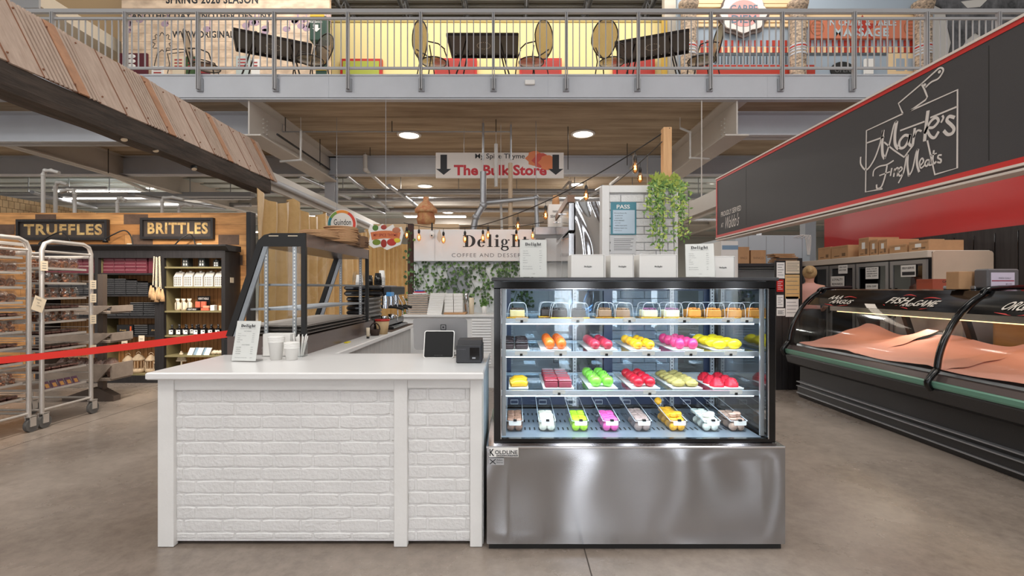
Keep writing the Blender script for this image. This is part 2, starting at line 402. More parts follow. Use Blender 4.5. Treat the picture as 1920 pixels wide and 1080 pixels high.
# unseen wall behind the camera; glowing panes added for daylight fill and steel streaks
b = MB(); pane_mat = mat('fill_pane', (236, 242, 250), emit=3.4)
for i, (xc, wd_) in enumerate(((-8.6, 1.0), (-5.2, .8), (-2.6, .7), (-.5, .16), (1.38, .62), (2.6, .13), (3.6, .18), (5.0, .18), (7.2, .9), (10.2, .9))):
    w = MB(); w.box(xc-wd_/2, xc+wd_/2, -6.06, -6.0, .15, 4.6)
    fr = struct('window_%d' % (i+1), w, pane_mat if wd_ > .75 or xc < 0 and wd_ > .2 else mat('streak_pane', (240, 244, 250), emit=10))  # brighter panes, added and spaced to reflect as streaks in the steel base
    g = MB()
    for xx in (xc-wd_/2-.06, xc+wd_/2): g.box(xx, xx+.06, -6.0, -5.9, .1, 4.66)
    for zz in (.09, 4.6): g.box(xc-wd_/2, xc+wd_/2, -6.0, -5.9, zz, zz+.06)
    struct('window_frame', g, M['blackm'], fr)
b.box(-12, 12.5, -6.2, -6.08, 0, 5.2); struct('wall_front', b, mat('dark_brick_wall', (96, 84, 76), .8))
# mezzanine edge beam and the beams below
n = [2]
def beam(x0, x1, y, z0, z1, m, fl=.16, t=.02, along='x'):
    """I-section: web and two flanges"""
    b = MB()
    if along == 'x':
        b.box(x0, x1, y-t/2, y+t/2, z0, z1)
        for z in (z0, z1-.025): b.box(x0, x1, y-fl/2, y+fl/2, z, z+.025)
    else:
        b.box(y-t/2, y+t/2, x0, x1, z0, z1)
        for z in (z0, z1-.025): b.box(y-fl/2, y+fl/2, x0, x1, z, z+.025)
    o = struct('trim_%d' % n[0], b, m); n[0] += 1; return o
b = MB(); b.box(-20, 20, 8.0, 8.03, PZ(184, 8), PZ(141, 8)); b.box(-20, 20, 8.0, 8.12, PZ(184, 8)-.02, PZ(184, 8)+.01)
b.box(-20, 20, 7.985, 8.12, PZ(141, 8)-.012, PZ(141, 8)+.012)
for x in range(-4, 5): b.box(x*3.66-.004+.6, x*3.66+.004+.6, 7.995, 8.0, PZ(184, 8)+.01, PZ(141, 8)-.012)
struct('trim_2', b, M['beam']); n[0] = 3
beam(-20, -4.42, 8.75, PZ(270, 8.75), ZS, M['beam'], .3)
beam(3.78, 20, 8.75, PZ(258, 8.75), ZS, M['beam'], .3)
def girder(X, m):
    b = MB(); y0 = 8.06
    b.box(X-.012, X+.012, y0, 11.6, 3.88, ZS)
    b.box(X-.2, X+.2, y0, 11.6, 3.86, 3.885); b.box(X-.2, X+.2, y0, 11.6, ZS-.025, ZS)
    b.box(X-.2, X+.2, y0, y0+.02, 3.88, ZS) if False else None
    for yy in (8.5, 8.62):
        for zz in range(4): b.cyl((X-.035, yy, 4.05+zz*.08), (X+.035, yy, 4.05+zz*.08), .016, 8)
    o = struct('trim_%d' % n[0], b, m); n[0] += 1
girder(-4.42, M['beamw']); girder(3.78, M['beamw'])
for y in (11.6, 16.5, 21.5, 26.5): beam(-20, 20, y, 4.02 if y < 15 else 4.12, ZS, M['beamw'] if y > 12 else M['beam'], .25)
for X in (-9.4, 8.8): beam(8.9, 26.5, X, 3.95, ZS, M['beamw'], .25, along='y')
for X, Y in ((-4.42, 11.75), (3.78, 11.75), (-4.42, 21.5), (3.78, 21.5), (-11, 21.5), (11, 21.5)):
    b = MB(); b.box(X-.12, X+.12, Y-.12, Y-.1, 0, 4.02); b.box(X-.12, X+.12, Y+.1, Y+.12, 0, 4.02); b.box(X-.01, X+.01, Y-.1, Y+.1, 0, 4.02)
    struct('trim_%d' % n[0], b, M['beam']); n[0] += 1
# ---------------------------------------------------------------- mezzanine walls
yel = mat('yellow_wall', (240, 222, 158), .7)
b = MB(); b.box(PX(622, 12), PX(1246, 12), 12, 12.15, ZD, PZ(36, 12))
b.mat(1); b.box(PX(622, 12), PX(1246, 12), 11.97, 12, PZ(42, 12), PZ(37, 12))
wy = struct('wall_mezzanine', b, [yel, mat('yellow_trim', (196, 176, 112), .6)])
redw = mat('red_frame', (190, 40, 30), .5)
def redopen(px0, px1, pyt, inner):
    b = MB(); b.box(PX(px0, 11.9), PX(px1, 11.9), 11.9, 11.99, ZD, PZ(pyt, 11.9))
    o = struct('window_%d' % (11+len(REDS)), b, redw); REDS.append(o)
    g = MB(); g.box(PX(px0+5, 11.9), PX(px1-5, 11.9), 11.885, 11.9, ZD, PZ(pyt+5, 11.9)); struct('window_pane', g, inner, o)
REDS = []
redopen(638, 716, 110, mat('lime_poster', (170, 178, 70), .6)); redopen(815, 894, 109, mat('red_panel', (168, 44, 34), .5)); redopen(974, 1053, 109, MATS['red_panel']); redopen(1150, 1228, 109, MATS['red_panel'])
b = MB(); b.box(PX(1246, 11.5), PX(1275, 11.5), 11.5, 11.7, ZD, 9.6); b.mat(1); b.box(PX(1240, 11.5), PX(1250, 11.5), 11.45, 11.5, ZD, PZ(36, 11.5))
struct('wall_mezzanine', b, [mat('plaster_pale', (214, 204, 190), .7), mat('ochre_trim', (206, 168, 70), .6)])
# left mural wall of pale cream siding with the theatre lettering
YL = 11.0
siding = brickmat('cream_siding', (246, 220, 192), (242, 214, 184), (206, 172, 142), 3.0, .19, rough=.7, mortar=.006, stretch=2)
b = MB(); b.box(PX(228, YL), PX(618, YL), YL, YL+.1, ZD, 8.6)
wl = struct('wall_mezzanine', b, siding)
L = MB()
text(L, 'SPRING 2026 SEASON', (PX(311, YL), YL, PZ(7, YL)), UX, UZ, 173*YL/F, 17*YL/F, NY, offset=.03, spacing=1.08)
text(L, '\u201cANOTHER DAY, ANOTHER DESTINY\u201d', (PX(240, YL), YL, PZ(37, YL)), UX, UZ, 276*YL/F, 13*YL/F, NY, offset=.03, spacing=1.08)
text(L, 'WWW.ORIGINALKIDS.CA', (PX(323, YL), YL, PZ(71, YL)), UX, UZ, 170*YL/F, 13*YL/F, NY, offset=.03, spacing=1.08)
struct('lettering', L, M['ink'], wl)
L = MB(); random.seed(3)                              # mauve note shapes along the boards
for i in range(26):
    x = PX(random.choice([random.uniform(235, 320), random.uniform(340, 560), random.uniform(560, 615)]), YL); z = PZ(random.uniform(36, 60), YL)
    L.prism([(math.cos(t*PI/5)*.09, math.sin(t*PI/5)*.07) for t in range(10)], (x, YL-.003, z), UX, UZ, (0, .004, 0)); L.box(x+.06, x+.08, YL-.003, YL, z, z+.22)
struct('mural_notes', L, mat('mauve', (176, 150, 168), .7), wl)
L = MB(); L.box(PX(222, YL-.05), PX(276, YL-.05), YL-.06, YL-.01, ZD, PZ(102, YL))
L.mat(1)
for z in (108, 117, 126): L.ball((PX(250, YL), YL-.06, PZ(z, YL)), .1, .012, .05)
tag(mk('notice_board', L, [mat('burgundy_board', (92, 32, 44), .6), M['paper']]), 'burgundy notice board with oval white notices at the left of the mezzanine mural', 'notice board')
for (a, c, t, col, lab) in ((286, 308, 125, 'paper', 'white poster beside the burgundy board on the mezzanine'),
        (325, 347, 107, 'cream', 'cream poster left of the dark green one on the mezzanine mural wall'), (350, 371, 107, 'leafd', 'dark green poster on the mezzanine mural wall'),
        (373, 395, 118, 'maroon', 'purple-grey small poster between green poster and mesh chair on the mezzanine'), (444, 470, 106, 'deck', 'pale blue poster on the mezzanine mural wall behind the tilted table'), (472, 488, 112, 'paper', 'white programme poster behind the left mezzanine table')):
    L = MB(); L.box(PX(a, YL), PX(c, YL), YL-.03, YL-.005, ZD, PZ(t, YL)); L.mat(1)
    for k in range(3): L.box(PX(a+4, YL), PX(c-4, YL), YL-.034, YL-.03, PZ(t+6+k*6, YL)-.02, PZ(t+6+k*6, YL)+.01)
    tag(mk('poster', L, [M[col], mat('poster_red', (170, 60, 60), .6)]), lab, 'poster', 'posters on the mezzanine mural wall')
# drawn figure on the mural reduced to a generic curly outline
L = MB(); pts = []
for i in range(40):
    t = i/40*2*PI; pts.append((PX(304, YL)+(.2+.04*math.sin(9*t))*math.cos(t), YL-.002, PZ(80, YL)+(.2+.04*math.sin(9*t))*math.sin(t)))
L.ribbon(pts+[pts[0]], .015, NY)
L.ribbon([(PX(296, YL), YL, PZ(97, YL)), (PX(290, YL), YL, PZ(120, YL)), (PX(288, YL), YL, PZ(138, YL))], .018, NY)
L.ribbon([(PX(312, YL), YL, PZ(95, YL)), (PX(330, YL), YL, PZ(92, YL)), (PX(362, YL), YL, PZ(93, YL))], .018, NY); L.ribbon([(PX(316, YL), YL, PZ(101, YL)), (PX(340, YL), YL, PZ(98, YL)), (PX(362, YL), YL, PZ(97, YL))], .018, NY)
L.ribbon([(PX(314, YL), YL, PZ(100, YL)), (PX(318, YL), YL, PZ(120, YL)), (PX(314, YL), YL, PZ(138, YL))], .018, NY)
struct('mural_outline', L, M['ink'], wl)
# green parking validation machine with hazard stripes
t = thing('validation_machine', 'dark green validation machine with yellow hazard stripes at right end of the mezzanine mural', 'machine', (PX(597, 10.7), 10.7, ZD))
g = MB(); g.bbox(PX(580, 10.6), PX(612, 10.6), 10.6, 10.85, PZ(76, 10.6), PZ(29, 10.6), .02); mk('body', g, mat('deep_green', (30, 66, 52), .5), t)
g = MB(); g.box(PX(582, 10.6), PX(608, 10.6), 10.58, 10.6, PZ(32, 10.6), PZ(28, 10.6)); mk('hazard_stripe', g, mat('hazard_yellow', (222, 180, 40), .5), t)
g = MB(); g.box(PX(596, 10.8), PX(600, 10.8), 10.7, 10.8, ZD, PZ(76, 10.6)); g.box(PX(590, 10.8), PX(606, 10.8), 10.6, 10.9, ZD, ZD+.02); mk('post', g, M['blackm'], t)
g = MB(); text(g, 'Validation', (PX(580, 10.6), 10.6, PZ(43, 10.6)), UX, UZ, 24*10.6/F, 5*10.6/F, NY); text(g, 'Here', (PX(587, 10.6), 10.6, PZ(50, 10.6)), UX, UZ, 10*10.6/F, 5*10.6/F, NY)
g.prism([(0, .16), (.08, .16), (.08, .08), (.13, .08), (.04, 0), (-.05, .08), (0, .08)], (PX(590, 10.6), 10.597, PZ(60, 10.6)), UX, UZ, (0, -.003, 0)); mk('lettering', g, M['paper'], t)
g = MB(); g.box(PX(592, 10.5), PX(612, 10.5), 10.5, 10.53, ZD, PZ(117, 10.5)); g.mat(1); g.box(PX(592, 10.5), PX(612, 10.5), 10.49, 10.5, PZ(120, 10.5), PZ(116, 10.5))
g.box(PX(592, 10.5), PX(612, 10.5), 10.49, 10.5, PZ(132, 10.5), PZ(129, 10.5))
tag(mk('floor_sign', g, [MATS['deep_green'], MATS['hazard_yellow']]), 'small dark sign with yellow stripes on the mezzanine deck below the validation machine', 'sign')
# plain walls left of mural, with soffits
b = MB(); b.box(PX(40, 11.6), PX(230, 11.6), 11.6, 11.7, ZD, 9.6); struct('wall_mezzanine', b, mat('tan_plaster', (206, 176, 136), .7))
b = MB(); b.box(-18, PX(198, 10.9), 9.4, 12.5, PZ(36, 9.4)+.25, PZ(36, 9.4)+.55); b.mat(1); b.box(-18, PX(198, 10.9), 9.36, 9.4, PZ(36, 9.4)+.2, PZ(36, 9.4)+.6); struct('ceiling', b, [mat('soffit_cream', (222, 210, 190), .7), M['greyd']])
# right-hand treatment shop front
YR = 11.0
blue = mat('shop_pale_blue', (162, 176, 190), .65); terra = mat('terracotta_board', (206, 122, 92), .65); crm = mat('cream_stripe', (238, 208, 164), .6); brk = mat('brick_red', (176, 52, 34), .6); pk = mat('pattern_column', (222, 196, 168), .7, c2=(66, 62, 64), vs=16, vstretch=(1, 1, 1.6))
b = MB(); b.box(PX(1270, YR), PX(1752, YR), YR, YR+.1, ZD, PZ(0, YR)+.3)
b.mat(1)
for k in range(4):
    b.box(PX(1304, YR), PX(1745, YR), YR-.05, YR, PZ(25+k*8, YR)-.035, PZ(25+k*8, YR)+.035)
for y in (6, 13): b.box(PX(1297, YR), PX(1484, YR), YR-.06, YR, PZ(y, YR)-.035, PZ(y, YR)+.035)
b.mat(2)
for k in range(80):
    x = 1302+k*5.6
    if k % 2 == 0: b.box(PX(x, YR), PX(x+5.3, YR), YR-.012, YR, PZ(87, YR), PZ(76, YR)); b.mat(2); b.box(PX(x, YR), PX(x+5.3, YR), YR-.012, YR, PZ(99, YR), PZ(89, YR))
    else: b.mat(1); b.box(PX(x, YR), PX(x+5.3, YR), YR-.012, YR, PZ(99, YR), PZ(88, YR)); b.mat(2)
b.mat(3); b.box(PX(1302, YR), PX(1748, YR), YR-.014, YR, PZ(104, YR), PZ(100, YR))
b.mat(2); b.box(PX(1300, YR), PX(1528, YR), YR-.01, YR, ZD, PZ(122, YR))
b.mat(3)
for k in range(30): b.box(PX(1310+k*6, YR), PX(1312+k*6, YR), YR-.02, YR, PZ(120, YR), PZ(106, YR))
b.mat(1); b.box(PX(1664, YR), PX(1748, YR), YR-.03, YR, ZD, PZ(101, YR))
b.mat(0)
for k in range(3): b.box(PX(1678+k*21, YR), PX(1694+k*21, YR), YR-.035, YR, PZ(134, YR), PZ(111, YR))
wr = struct('wall_mezzanine', b, [blue, crm, brk, mat('slate_paint', (84, 90, 96), .6)])
b = MB(); b.box(PX(1515, YR), PX(1722, YR), YR-.08, YR, PZ(75, YR), PZ(38, YR))
t = tag(mk('shop_sign', b, terra), 'terracotta massage shop sign with pale block lettering, up on the mezzanine', 'sign')
g = MB()
text(g, 'IN CHAIR & TABLE', (PX(1547, YR), YR-.085, PZ(52, YR)), UX, UZ, 128*YR/F, 12*YR/F, NY, offset=.03, spacing=1.08); text(g, 'MASSAGE', (PX(1559, YR), YR-.085, PZ(72, YR)), UX, UZ, 102*YR/F, 16*YR/F, NY, offset=.035, spacing=1.08); mk('lettering', g, mat('pale_letter', (190, 204, 210), .5), t)
g = MB()
for cx in (1528, 1702):
    pts = [(PX(cx, YR)+.15*math.cos(a*PI/8), YR-.085, PZ(56, YR)+.17*math.sin(a*PI/8)) for a in range(17)]; g.ribbon(pts, .012, NY)
    for k, s in enumerate(('REGISTERED', 'MASSAGE', 'THERAPIST')): text(g, s, (PX(cx, YR), YR-.085, PZ(51.5+k*6, YR)), UX, UZ, .2, .04, NY, centre=True)
mk('small_lettering', g, mat('dark_gold', (150, 104, 70), .6), t)
g = MB(); s5 = [(math.cos(PI/2+i*PI/5)*(.42 if i % 2 == 0 else .17), math.sin(PI/2+i*PI/5)*(.3 if i % 2 == 0 else .13)) for i in range(10)]
g.prism(s5, (PX(1612, YR), YR-.082, PZ(56, YR)), UX, UZ, (0, -.002, 0)); mk('star', g, brk, t)
for cx in (1291, 1496, 1731):
    g = MB(); X = PX(cx, YR-.15); g.cyl((X, YR-.15, ZD), (X, YR-.15, PZ(24, YR)), .17, 18); g.mat(1)
    for z in (94, 99, 104, 110): g.lathe([(.172, -.02), (.182, 0), (.172, .02)], (X, YR-.15, PZ(z, YR)), 18, caps=False)
    g.mat(2); g.lathe([(.172, -.04), (.18, 0), (.172, .04)], (X, YR-.15, PZ(97, YR)), 18, caps=False); g.mat(0).lathe([(.17, -.1), (.22, .1), (.22, .14)], (X, YR-.15, PZ(24, YR)), 18)
    struct('trim_%d' % n[0], g, [pk, M['beam'], brk]); n[0] += 1
# oval emblem board
g = MB(); X = PX(1393, YR-.1); Z = PZ(30, YR)
pl = [(math.cos(i*PI/16)*(.52+.03*math.cos(i*PI/2)), math.sin(i*PI/16)*(.44+.03*math.cos(i*PI/2))) for i in range(32)]
g.prism([(a*1.1, c*1.1-.04) for a, c in pl], (X, YR-.1, Z), UX, UZ, (0, .035, 0)); g.mat(1); g.prism(pl, (X, YR-.14, Z), UX, UZ, (0, .04, 0))
t = tag(mk('shop_emblem', g, [mat('emblem_edge', (92, 78, 72), .6), mat('emblem_face', (228, 222, 216), .6)]), 'large oval white emblem board with brown edge on the mezzanine shop front', 'sign')
g = MB(); g.prism([(math.cos(i*PI/12)*.36, math.sin(i*PI/12)*.3) for i in range(24)], (X, YR-.145, Z-.02), UX, UZ, (0, .004, 0)); mk('pink_disc', g, mat('emblem_pink', (226, 160, 156), .6), t)
g = MB(); text(g, 'CARPE', (X, YR-.146, Z+.0), UX, UZ, .62, .17, NY, offset=.02, centre=True); text(g, 'DIEM', (X, YR-.146, Z-.24), UX, UZ, .56, .18, NY, offset=.02, centre=True)
text(g, 'Chair Massage Therapy', (X, YR-.146, Z+.3), UX, UZ, .7, .07, NY, centre=True); mk('lettering', g, mat('emblem_slate', (90, 116, 134), .5), t)
g = MB(); X = PX(1580, 10.96); ZO = PZ(131, 10.96); g.prism([(math.cos(i*PI/12)*.27, math.sin(i*PI/12)*.19) for i in range(24)], (X, 10.96, ZO), UX, UZ, (0, .035, 0))
t = tag(mk('open_sign', g, M['blackm']), 'black oval OPEN sign on the mezzanine under the massage board', 'sign'); g = MB(); text(g, 'OPEN', (X, 10.96, ZO-.055), UX, UZ, .36, .11, NY, centre=True); mk('lettering', g, M['inkg'], t)
g = MB(); g.box(PX(1622, 10.9), PX(1638, 10.9), 10.9, 10.95, PZ(138, 10.9), PZ(110, 10.9)); tag(mk('notice', g, M['paper']), 'white notice beside the cream door on the mezzanine', 'notice')
# tan wall above, column pale, big grey animal mural
b = MB(); b.box(PX(1512, 11.6), PX(1752, 11.6), 11.6, 11.7, PZ(16, 11.6)-.3, 9.6); b.mat(1)
for cx in (1570, 1680): b.prism([(math.cos(i*PI/8)*.14, math.sin(i*PI/8)*.2) for i in range(16)], (PX(cx, 11.6), 11.59, PZ(0, 11.6)), UX, UZ, (0, .01, 0))
struct('wall_mezzanine', b, [MATS['tan_plaster'], mat('tan_dark', (140, 118, 96), .8)])
b = MB(); b.box(PX(1749, 11.3), PX(1960, 11.3), 11.3, 11.4, ZD, 9.6); struct('wall_mezzanine', b, mat('mural_white', (212, 208, 202), .7))
horse = mat('mural_grey', (128, 128, 132), .7, c2=(24, 25, 28), vs=2.2, vstretch=(1, 1, .7))
g = MB(); g.prism([(1752, -10), (1930, -10), (1930, 60), (1850, 100), (1842, 70), (1828, 62), (1812, 75), (1800, 92), (1790, 100), (1778, 100), (1783, 80), (1776, 50), (1790, 20), (1752, 10)], (0, 0, 0), (0, 0, 0), (0, 0, 0), (0, 0, 0)) if False else None
pl = [(1752, -10), (1930, -10), (1930, 60), (1850, 100), (1842, 70), (1828, 62), (1812, 75), (1800, 92), (1790, 100), (1778, 100), (1783, 80), (1776, 50), (1772, 20), (1752, 10)]
pl = [(PX(a, 11.3), PZ(c, 11.3)) for a, c in pl][::-1]
g.prism(pl, (0, 11.28, 0), UX, UZ, (0, .02, 0)); g.mat(1); g.prism([(PX(a, 11.3), PZ(c, 11.3)) for a, c in ((1800, 4), (1812, 16), (1836, 14), (1852, -2))], (0, 11.275, 0), UX, UZ, (0, .01, 0))
tag(mk('wall_mural', g, [horse, MATS['mural_white']]), 'large black and grey painted mural at the right end of the mezzanine', 'mural')
# ---------------------------------------------------------------- railing
RT = thing('railing', 'long grey steel balustrade with thin vertical bars along the mezzanine edge', 'railing', (0, 7.95, ZD-.3))
YRL = 7.95
g = MB(); g.box(-9.2, 9.2, YRL-.03, YRL+.03, PZ(25, YRL), PZ(18, YRL)); mk('handrail', g, M['greyd'], RT)
for pz in (35, 128): g = MB(); g.box(-9.2, 9.2, YRL-.018, YRL+.018, PZ(pz+2, YRL), PZ(pz-2, YRL)); mk('rail', g, M['greyd'], RT)
posts = [98, 235, 371, 514, 652, 789, 925, 1062, 1197, 1333, 1467, 1602, 1738, 1873]
for px in posts:
    X = PX(px, YRL-.02); g = MB(); g.box(X-.022, X-.008, YRL-.05, YRL+.02, PZ(168, YRL), PZ(24, YRL)); g.box(X+.008, X+.022, YRL-.05, YRL+.02, PZ(168, YRL), PZ(24, YRL))
    g.box(X-.008, X+.008, YRL-.02, YRL+.01, PZ(128, YRL), PZ(25, YRL)); po = mk('post', g, M['greyd'], RT)
    g = MB(); g.box(X-.05, X+.05, YRL+.02, 8.0, PZ(170, YRL), PZ(146, YRL)); mk('bracket', g, M['grey'], po)
bars = []
for i in range(len(posts)-1):
    a, c = PX(posts[i], YRL), PX(posts[i+1], YRL)
    for k in range(1, 11): bars.append(a+(c-a)*k/11)
bars.sort(key=lambda x: abs(x-.2)); far = MB()
for i, x in enumerate(bars):
    g = far if i >= 100 else MB()
    g.box(x-.008, x+.008, YRL-.008, YRL+.008, PZ(127, YRL), PZ(38, YRL))
    if i < 100: mk('baluster', g, M['greyd'], RT)
o = mk('baluster', far, M['greyd'], RT); o['kind'] = 'stuff'
g = MB(); g.bbox(PX(984, 8), PX(1003, 8), 7.96, 7.998, PZ(160, 8), PZ(151, 8), .01); tag(mk('wall_box', g, M['paper']), 'small white box fixed to the face of the grey mezzanine beam', 'box')
# ---------------------------------------------------------------- mezzanine tables and mesh chairs
brz = mat('bronze_metal', (44, 36, 32), .45, .4)
meshm = glassmat('fine_metal_mesh', (206, 196, 176), .8, .5, .12)
T0 = thing('cafe_table', 'x', 'table', (0, 0, 0), 'cafe tables on the mezzanine')
g = MB(); g.bbox(-.62, .62, -.4, .4, .72, .735, .005)
for s in (-1, 1): g.box(-.62, .62, s*.4-.012, s*.4+.012, .69, .735); g.box(s*.62-.012, s*.62+.012, -.4, .4, .69, .735)
mk('table_top', g, brz, T0)
g = MB()
for k in range(20): a = 2*PI*k/20; g.cyl((.12*math.cos(a), .12*math.sin(a), .7195), (.12*math.cos(a), .12*math.sin(a), .718), .008, 6)
for x in (-.55, -.42, -.28, -.14, 0, .14, .28, .42, .55):
    for y in (-.34, .34): g.cyl((x, y, .7195), (x, y, .718), .009, 6)
mk('perforation', g, M['cream'], T0)
for sx in (-1, 1):
    for sy in (-1, 1): g = MB(); g.sweep([(sx*.3, sy*.2, .72), (sx*.42, sy*.28, .3), (sx*.52, sy*.34, .01)], .014, 6); mk('leg', g, brz, T0)
C0 = thing('cafe_chair', 'x', 'chair', (0, 0, 0), 'cafe chairs on the mezzanine')
g = MB(); pts = [(.25*math.cos(a)*(1-.25*max(0, -math.sin(a))), .2+.09*(math.sin(a)+1)*.5+.02, .74+.32*math.sin(a)) for a in [2*PI*i/24 for i in range(24)]]
g.sweep(pts, .011, 6, closed=True); mk('back_frame', g, brz, C0)
g = MB(); g.add(pts, [tuple(range(24))], False); g.add([Vector(p)+Vector((0, .004, 0)) for p in pts], [tuple(range(23, -1, -1))], False); mk('backrest', g, meshm, C0)
g = MB(); g.sweep([(.22*math.cos(2*PI*i/20), .22*math.sin(2*PI*i/20)-.02, .44) for i in range(20)], .011, 6, closed=True); mk('seat_frame', g, brz, C0)
g = MB(); g.lathe([(0, .425), (.21, .435), (.21, .44), (0, .43)], (0, -.02, 0), 20); mk('seat', g, meshm, C0)
for sx in (-1, 1):
    g = MB(); g.sweep([(sx*.2, .2, .6), (sx*.19, .16, .44), (sx*.22, .24, .01)], .011, 6); mk('leg', g, brz, C0)
    g = MB(); g.sweep([(sx*.2, -.1, .62), (sx*.23, -.16, .44), (sx*.23, -.22, .01)], .011, 6); mk('leg', g, brz, C0)
    g = MB(); g.sweep([(sx*.19, .22, .66), (sx*.24, .05, .66), (sx*.22, -.1, .62)], .011, 6); mk('armrest', g, brz, C0)
for (x, y, r, l) in ((PX(907, 8.75), 8.75, 0, 'bronze cafe table in the middle of the mezzanine before the yellow wall'), (PX(500, 8.75)+.1, 8.8, .45, 'bronze cafe table at the left of the mezzanine before the lettered cream wall'),
        (PX(1225, 8.75), 8.8, -.35, 'bronze cafe table at the right of the mezzanine, left of the massage shop front')):
    place(T0, USED, (x, y, ZD), r, l, scale=(1, 1, 1.19))
for (px, y, r, l) in ((812, 8.5, 2.3, 'mesh-back cafe chair left of the middle mezzanine table'), (998, 8.5, -2.3, 'mesh-back cafe chair right of the middle mezzanine table'),
        (385, 8.7, 1.9, 'mesh-back cafe chair left of the left mezzanine table, turned towards it'), (584, 8.45, -.5, 'mesh-back cafe chair right of the left mezzanine table, before the validation machine'),
        (1146, 8.5, 2.5, 'mesh-back cafe chair left of the right mezzanine table, against the yellow wall'), (1316, 8.45, -1.6, 'mesh-back cafe chair right of the right mezzanine table, side-on by the patterned column')):
    place(C0, USED, (PX(px, y), y, ZD), r, l)
# ---------------------------------------------------------------- ceiling lights below the slab
CL = thing('ceiling_light', 'x', 'ceiling light', (0, 0, 0), 'round recessed ceiling lights')
g = MB(); g.lathe([(.2, 0), (.24, 0), (.25, .02), (.2, .03)], (0, 0, -.025), 28, caps=False); mk('trim_ring', g, M['paper'], CL)
g = MB(); g.lathe([(0, -.012), (.17, -.012), (.2, -.002)], (0, 0, -.008), 28); mk('diffuser', g, M['lamp'], CL)
for px, py, l in ((767, 252, 'round ceiling light left of centre, nearest under the mezzanine'), (1093, 250, 'round ceiling light right of centre, nearest under the mezzanine'),
        (797, 348, 'round ceiling light left of and below the hanging store banner'), (1080, 345, 'round ceiling light right of and below the hanging store banner'), (840, 398, 'small far ceiling light above the back wall sign'),
        (1330, 345, 'ceiling light behind the left end of the black meat sign'), (275, 351, 'ceiling light above the truffle wall, the nearer one'), (318, 383, 'ceiling light above the truffle wall, the farther one')):
    Y = (ZS-EYE)*F/(540-py); X = PX(px, Y); place(CL, USED, (X, Y, ZS-.004), 0, l)
    area('ceiling_lamp', (X, Y, ZS-.06), (X, Y, 0), .4, .4, 16 if Y < 12 else 150, (1, .95, .88), True)

SL = thing('strip_light', 'x', 'ceiling light', (0, 0, 0), 'linear lights over the far aisles')
g = MB(); g.box(-1.2, 1.2, -.22, .22, 0, .06); mk('housing', g, M['paper'], SL)
g = MB(); g.box(-1.18, 1.18, -.19, .19, -.015, 0); mk('tube', g, M['lamp'], SL)
for s in (-1, 1): g = MB(); g.cyl((s*1.0, 0, .06), (s*1.0, 0, .32), .006, 6); mk('hanger', g, M['galv'], SL)
for i, (x, y) in enumerate(((-12, 14), (-8.5, 18.8), (-3, 18.8), (1.5, 24), (3.2, 18.8), (9, 14.5), (12, 19), (-12, 24))):
    place(SL, USED, (x, y, 4.1), 0, 'linear ceiling lamp over the far aisles under the pale deck, one of eight')
    area('strip_lamp', (x, y, 4.07), (x, y, 0), 2.3, .36, 220, (1, .98, .95))
# ================================================================ white counter
random.seed(11)
XL, XR_, YF = -1.777, -.165, 2.40; ZT = .882
CB = thing('service_counter', 'long white counter base with painted brick front and vertical board trim', 'counter', ((XL+XR_)/2, 2.7, 0))
g = MB(); g.box(XL+.02, XR_-.02, YF+.03, YF+.06, .02, ZT-.036); mk('brick_backing', g, M['brick'], CB)
def brickpanel(x0, x1, z0, z1, off):
    g = MB(); c = .0655; bl = .197; r = 0; zt = z1
    while zt > z0+.01:
        zb = max(z0, zt-c); x = x0-(bl*.5 if (r+off) % 2 else bl*(.8 if off else .82)); k = 0
        while x < x1:
            a = max(x0, x+.004); b = min(x1, x+bl-.004)
            if b-a > .012:
                j = lambda: random.uniform(-.0012, .0012); e = .006; dz = .0035
                segs = max(2, int((b-a)/.028)); top = [(a+(b-a)*i/segs, zt-dz+j()) for i in range(segs+1)]; bot = [(a+(b-a)*i/segs, zb+dz+j()*1.6) for i in range(segs+1)]
                if b-a > .03: top[0] = (top[0][0], top[0][1]-.003); top[-1] = (top[-1][0], top[-1][1]-.003); bot[0] = (bot[0][0], bot[0][1]+.003); bot[-1] = (bot[-1][0], bot[-1][1]+.003)
                dep = .0265-random.uniform(0, .0015); n0 = len(top); vs = []
                for (X, Z) in top: vs.append((X, YF+.031, Z))
                for (X, Z) in bot: vs.append((X, YF+.031, Z))
                cx = (a+b)/2; cz = (zt+zb)/2
                def inn(X, Z): return (X+(e*.7 if X < cx-.02 and abs(X-a) < .004 else -e*.7 if abs(X-b) < .004 else 0), YF+dep, Z+(-.0035 if Z > cz else .0035))
                vs += [inn(*p) for p in top]+[inn(*p) for p in bot]
                fs = []
                for i in range(n0-1):
                    fs += [(2*n0+i, 2*n0+i+1, 3*n0+i+1, 3*n0+i)[::-1], (i, i+1, 2*n0+i+1, 2*n0+i)[::-1], (n0+i, n0+i+1, 3*n0+i+1, 3*n0+i)]
                fs += [(0, 2*n0, 3*n0, n0), (n0-1, 2*n0-1, 4*n0-1, 3*n0-1)]
                g.add(vs, fs, False)
            x += bl
        zt -= c; r += 1
    return g
g = brickpanel(PX(324, YF), PX(738, YF), .03, PZ(733, YF), 0); g.join(brickpanel(PX(763, YF), PX(881, YF), .02, PZ(729, YF), 1)); mk('brick_facing', g, M['brick'], CB)
for (a, c, z0, lab) in ((294, 324, 0, 1), (738, 763, -.002, 2), (881, 904, 0, 3)):
    g = MB(); g.bbox(PX(a, YF), PX(c, YF), YF+.004, YF+.04, max(0, z0)+.002, ZT-.037, .0025); mk('upright_board', g, M['white'], CB)
g = MB(); g.bbox(PX(324, YF), PX(738, YF), YF+.012, YF+.04, PZ(733, YF)+.001, ZT-.037, .002); g.bbox(PX(763, YF), PX(881, YF), YF+.012, YF+.04, PZ(729, YF)+.001, ZT-.037, .002); mk('top_board', g, M['white'], CB)
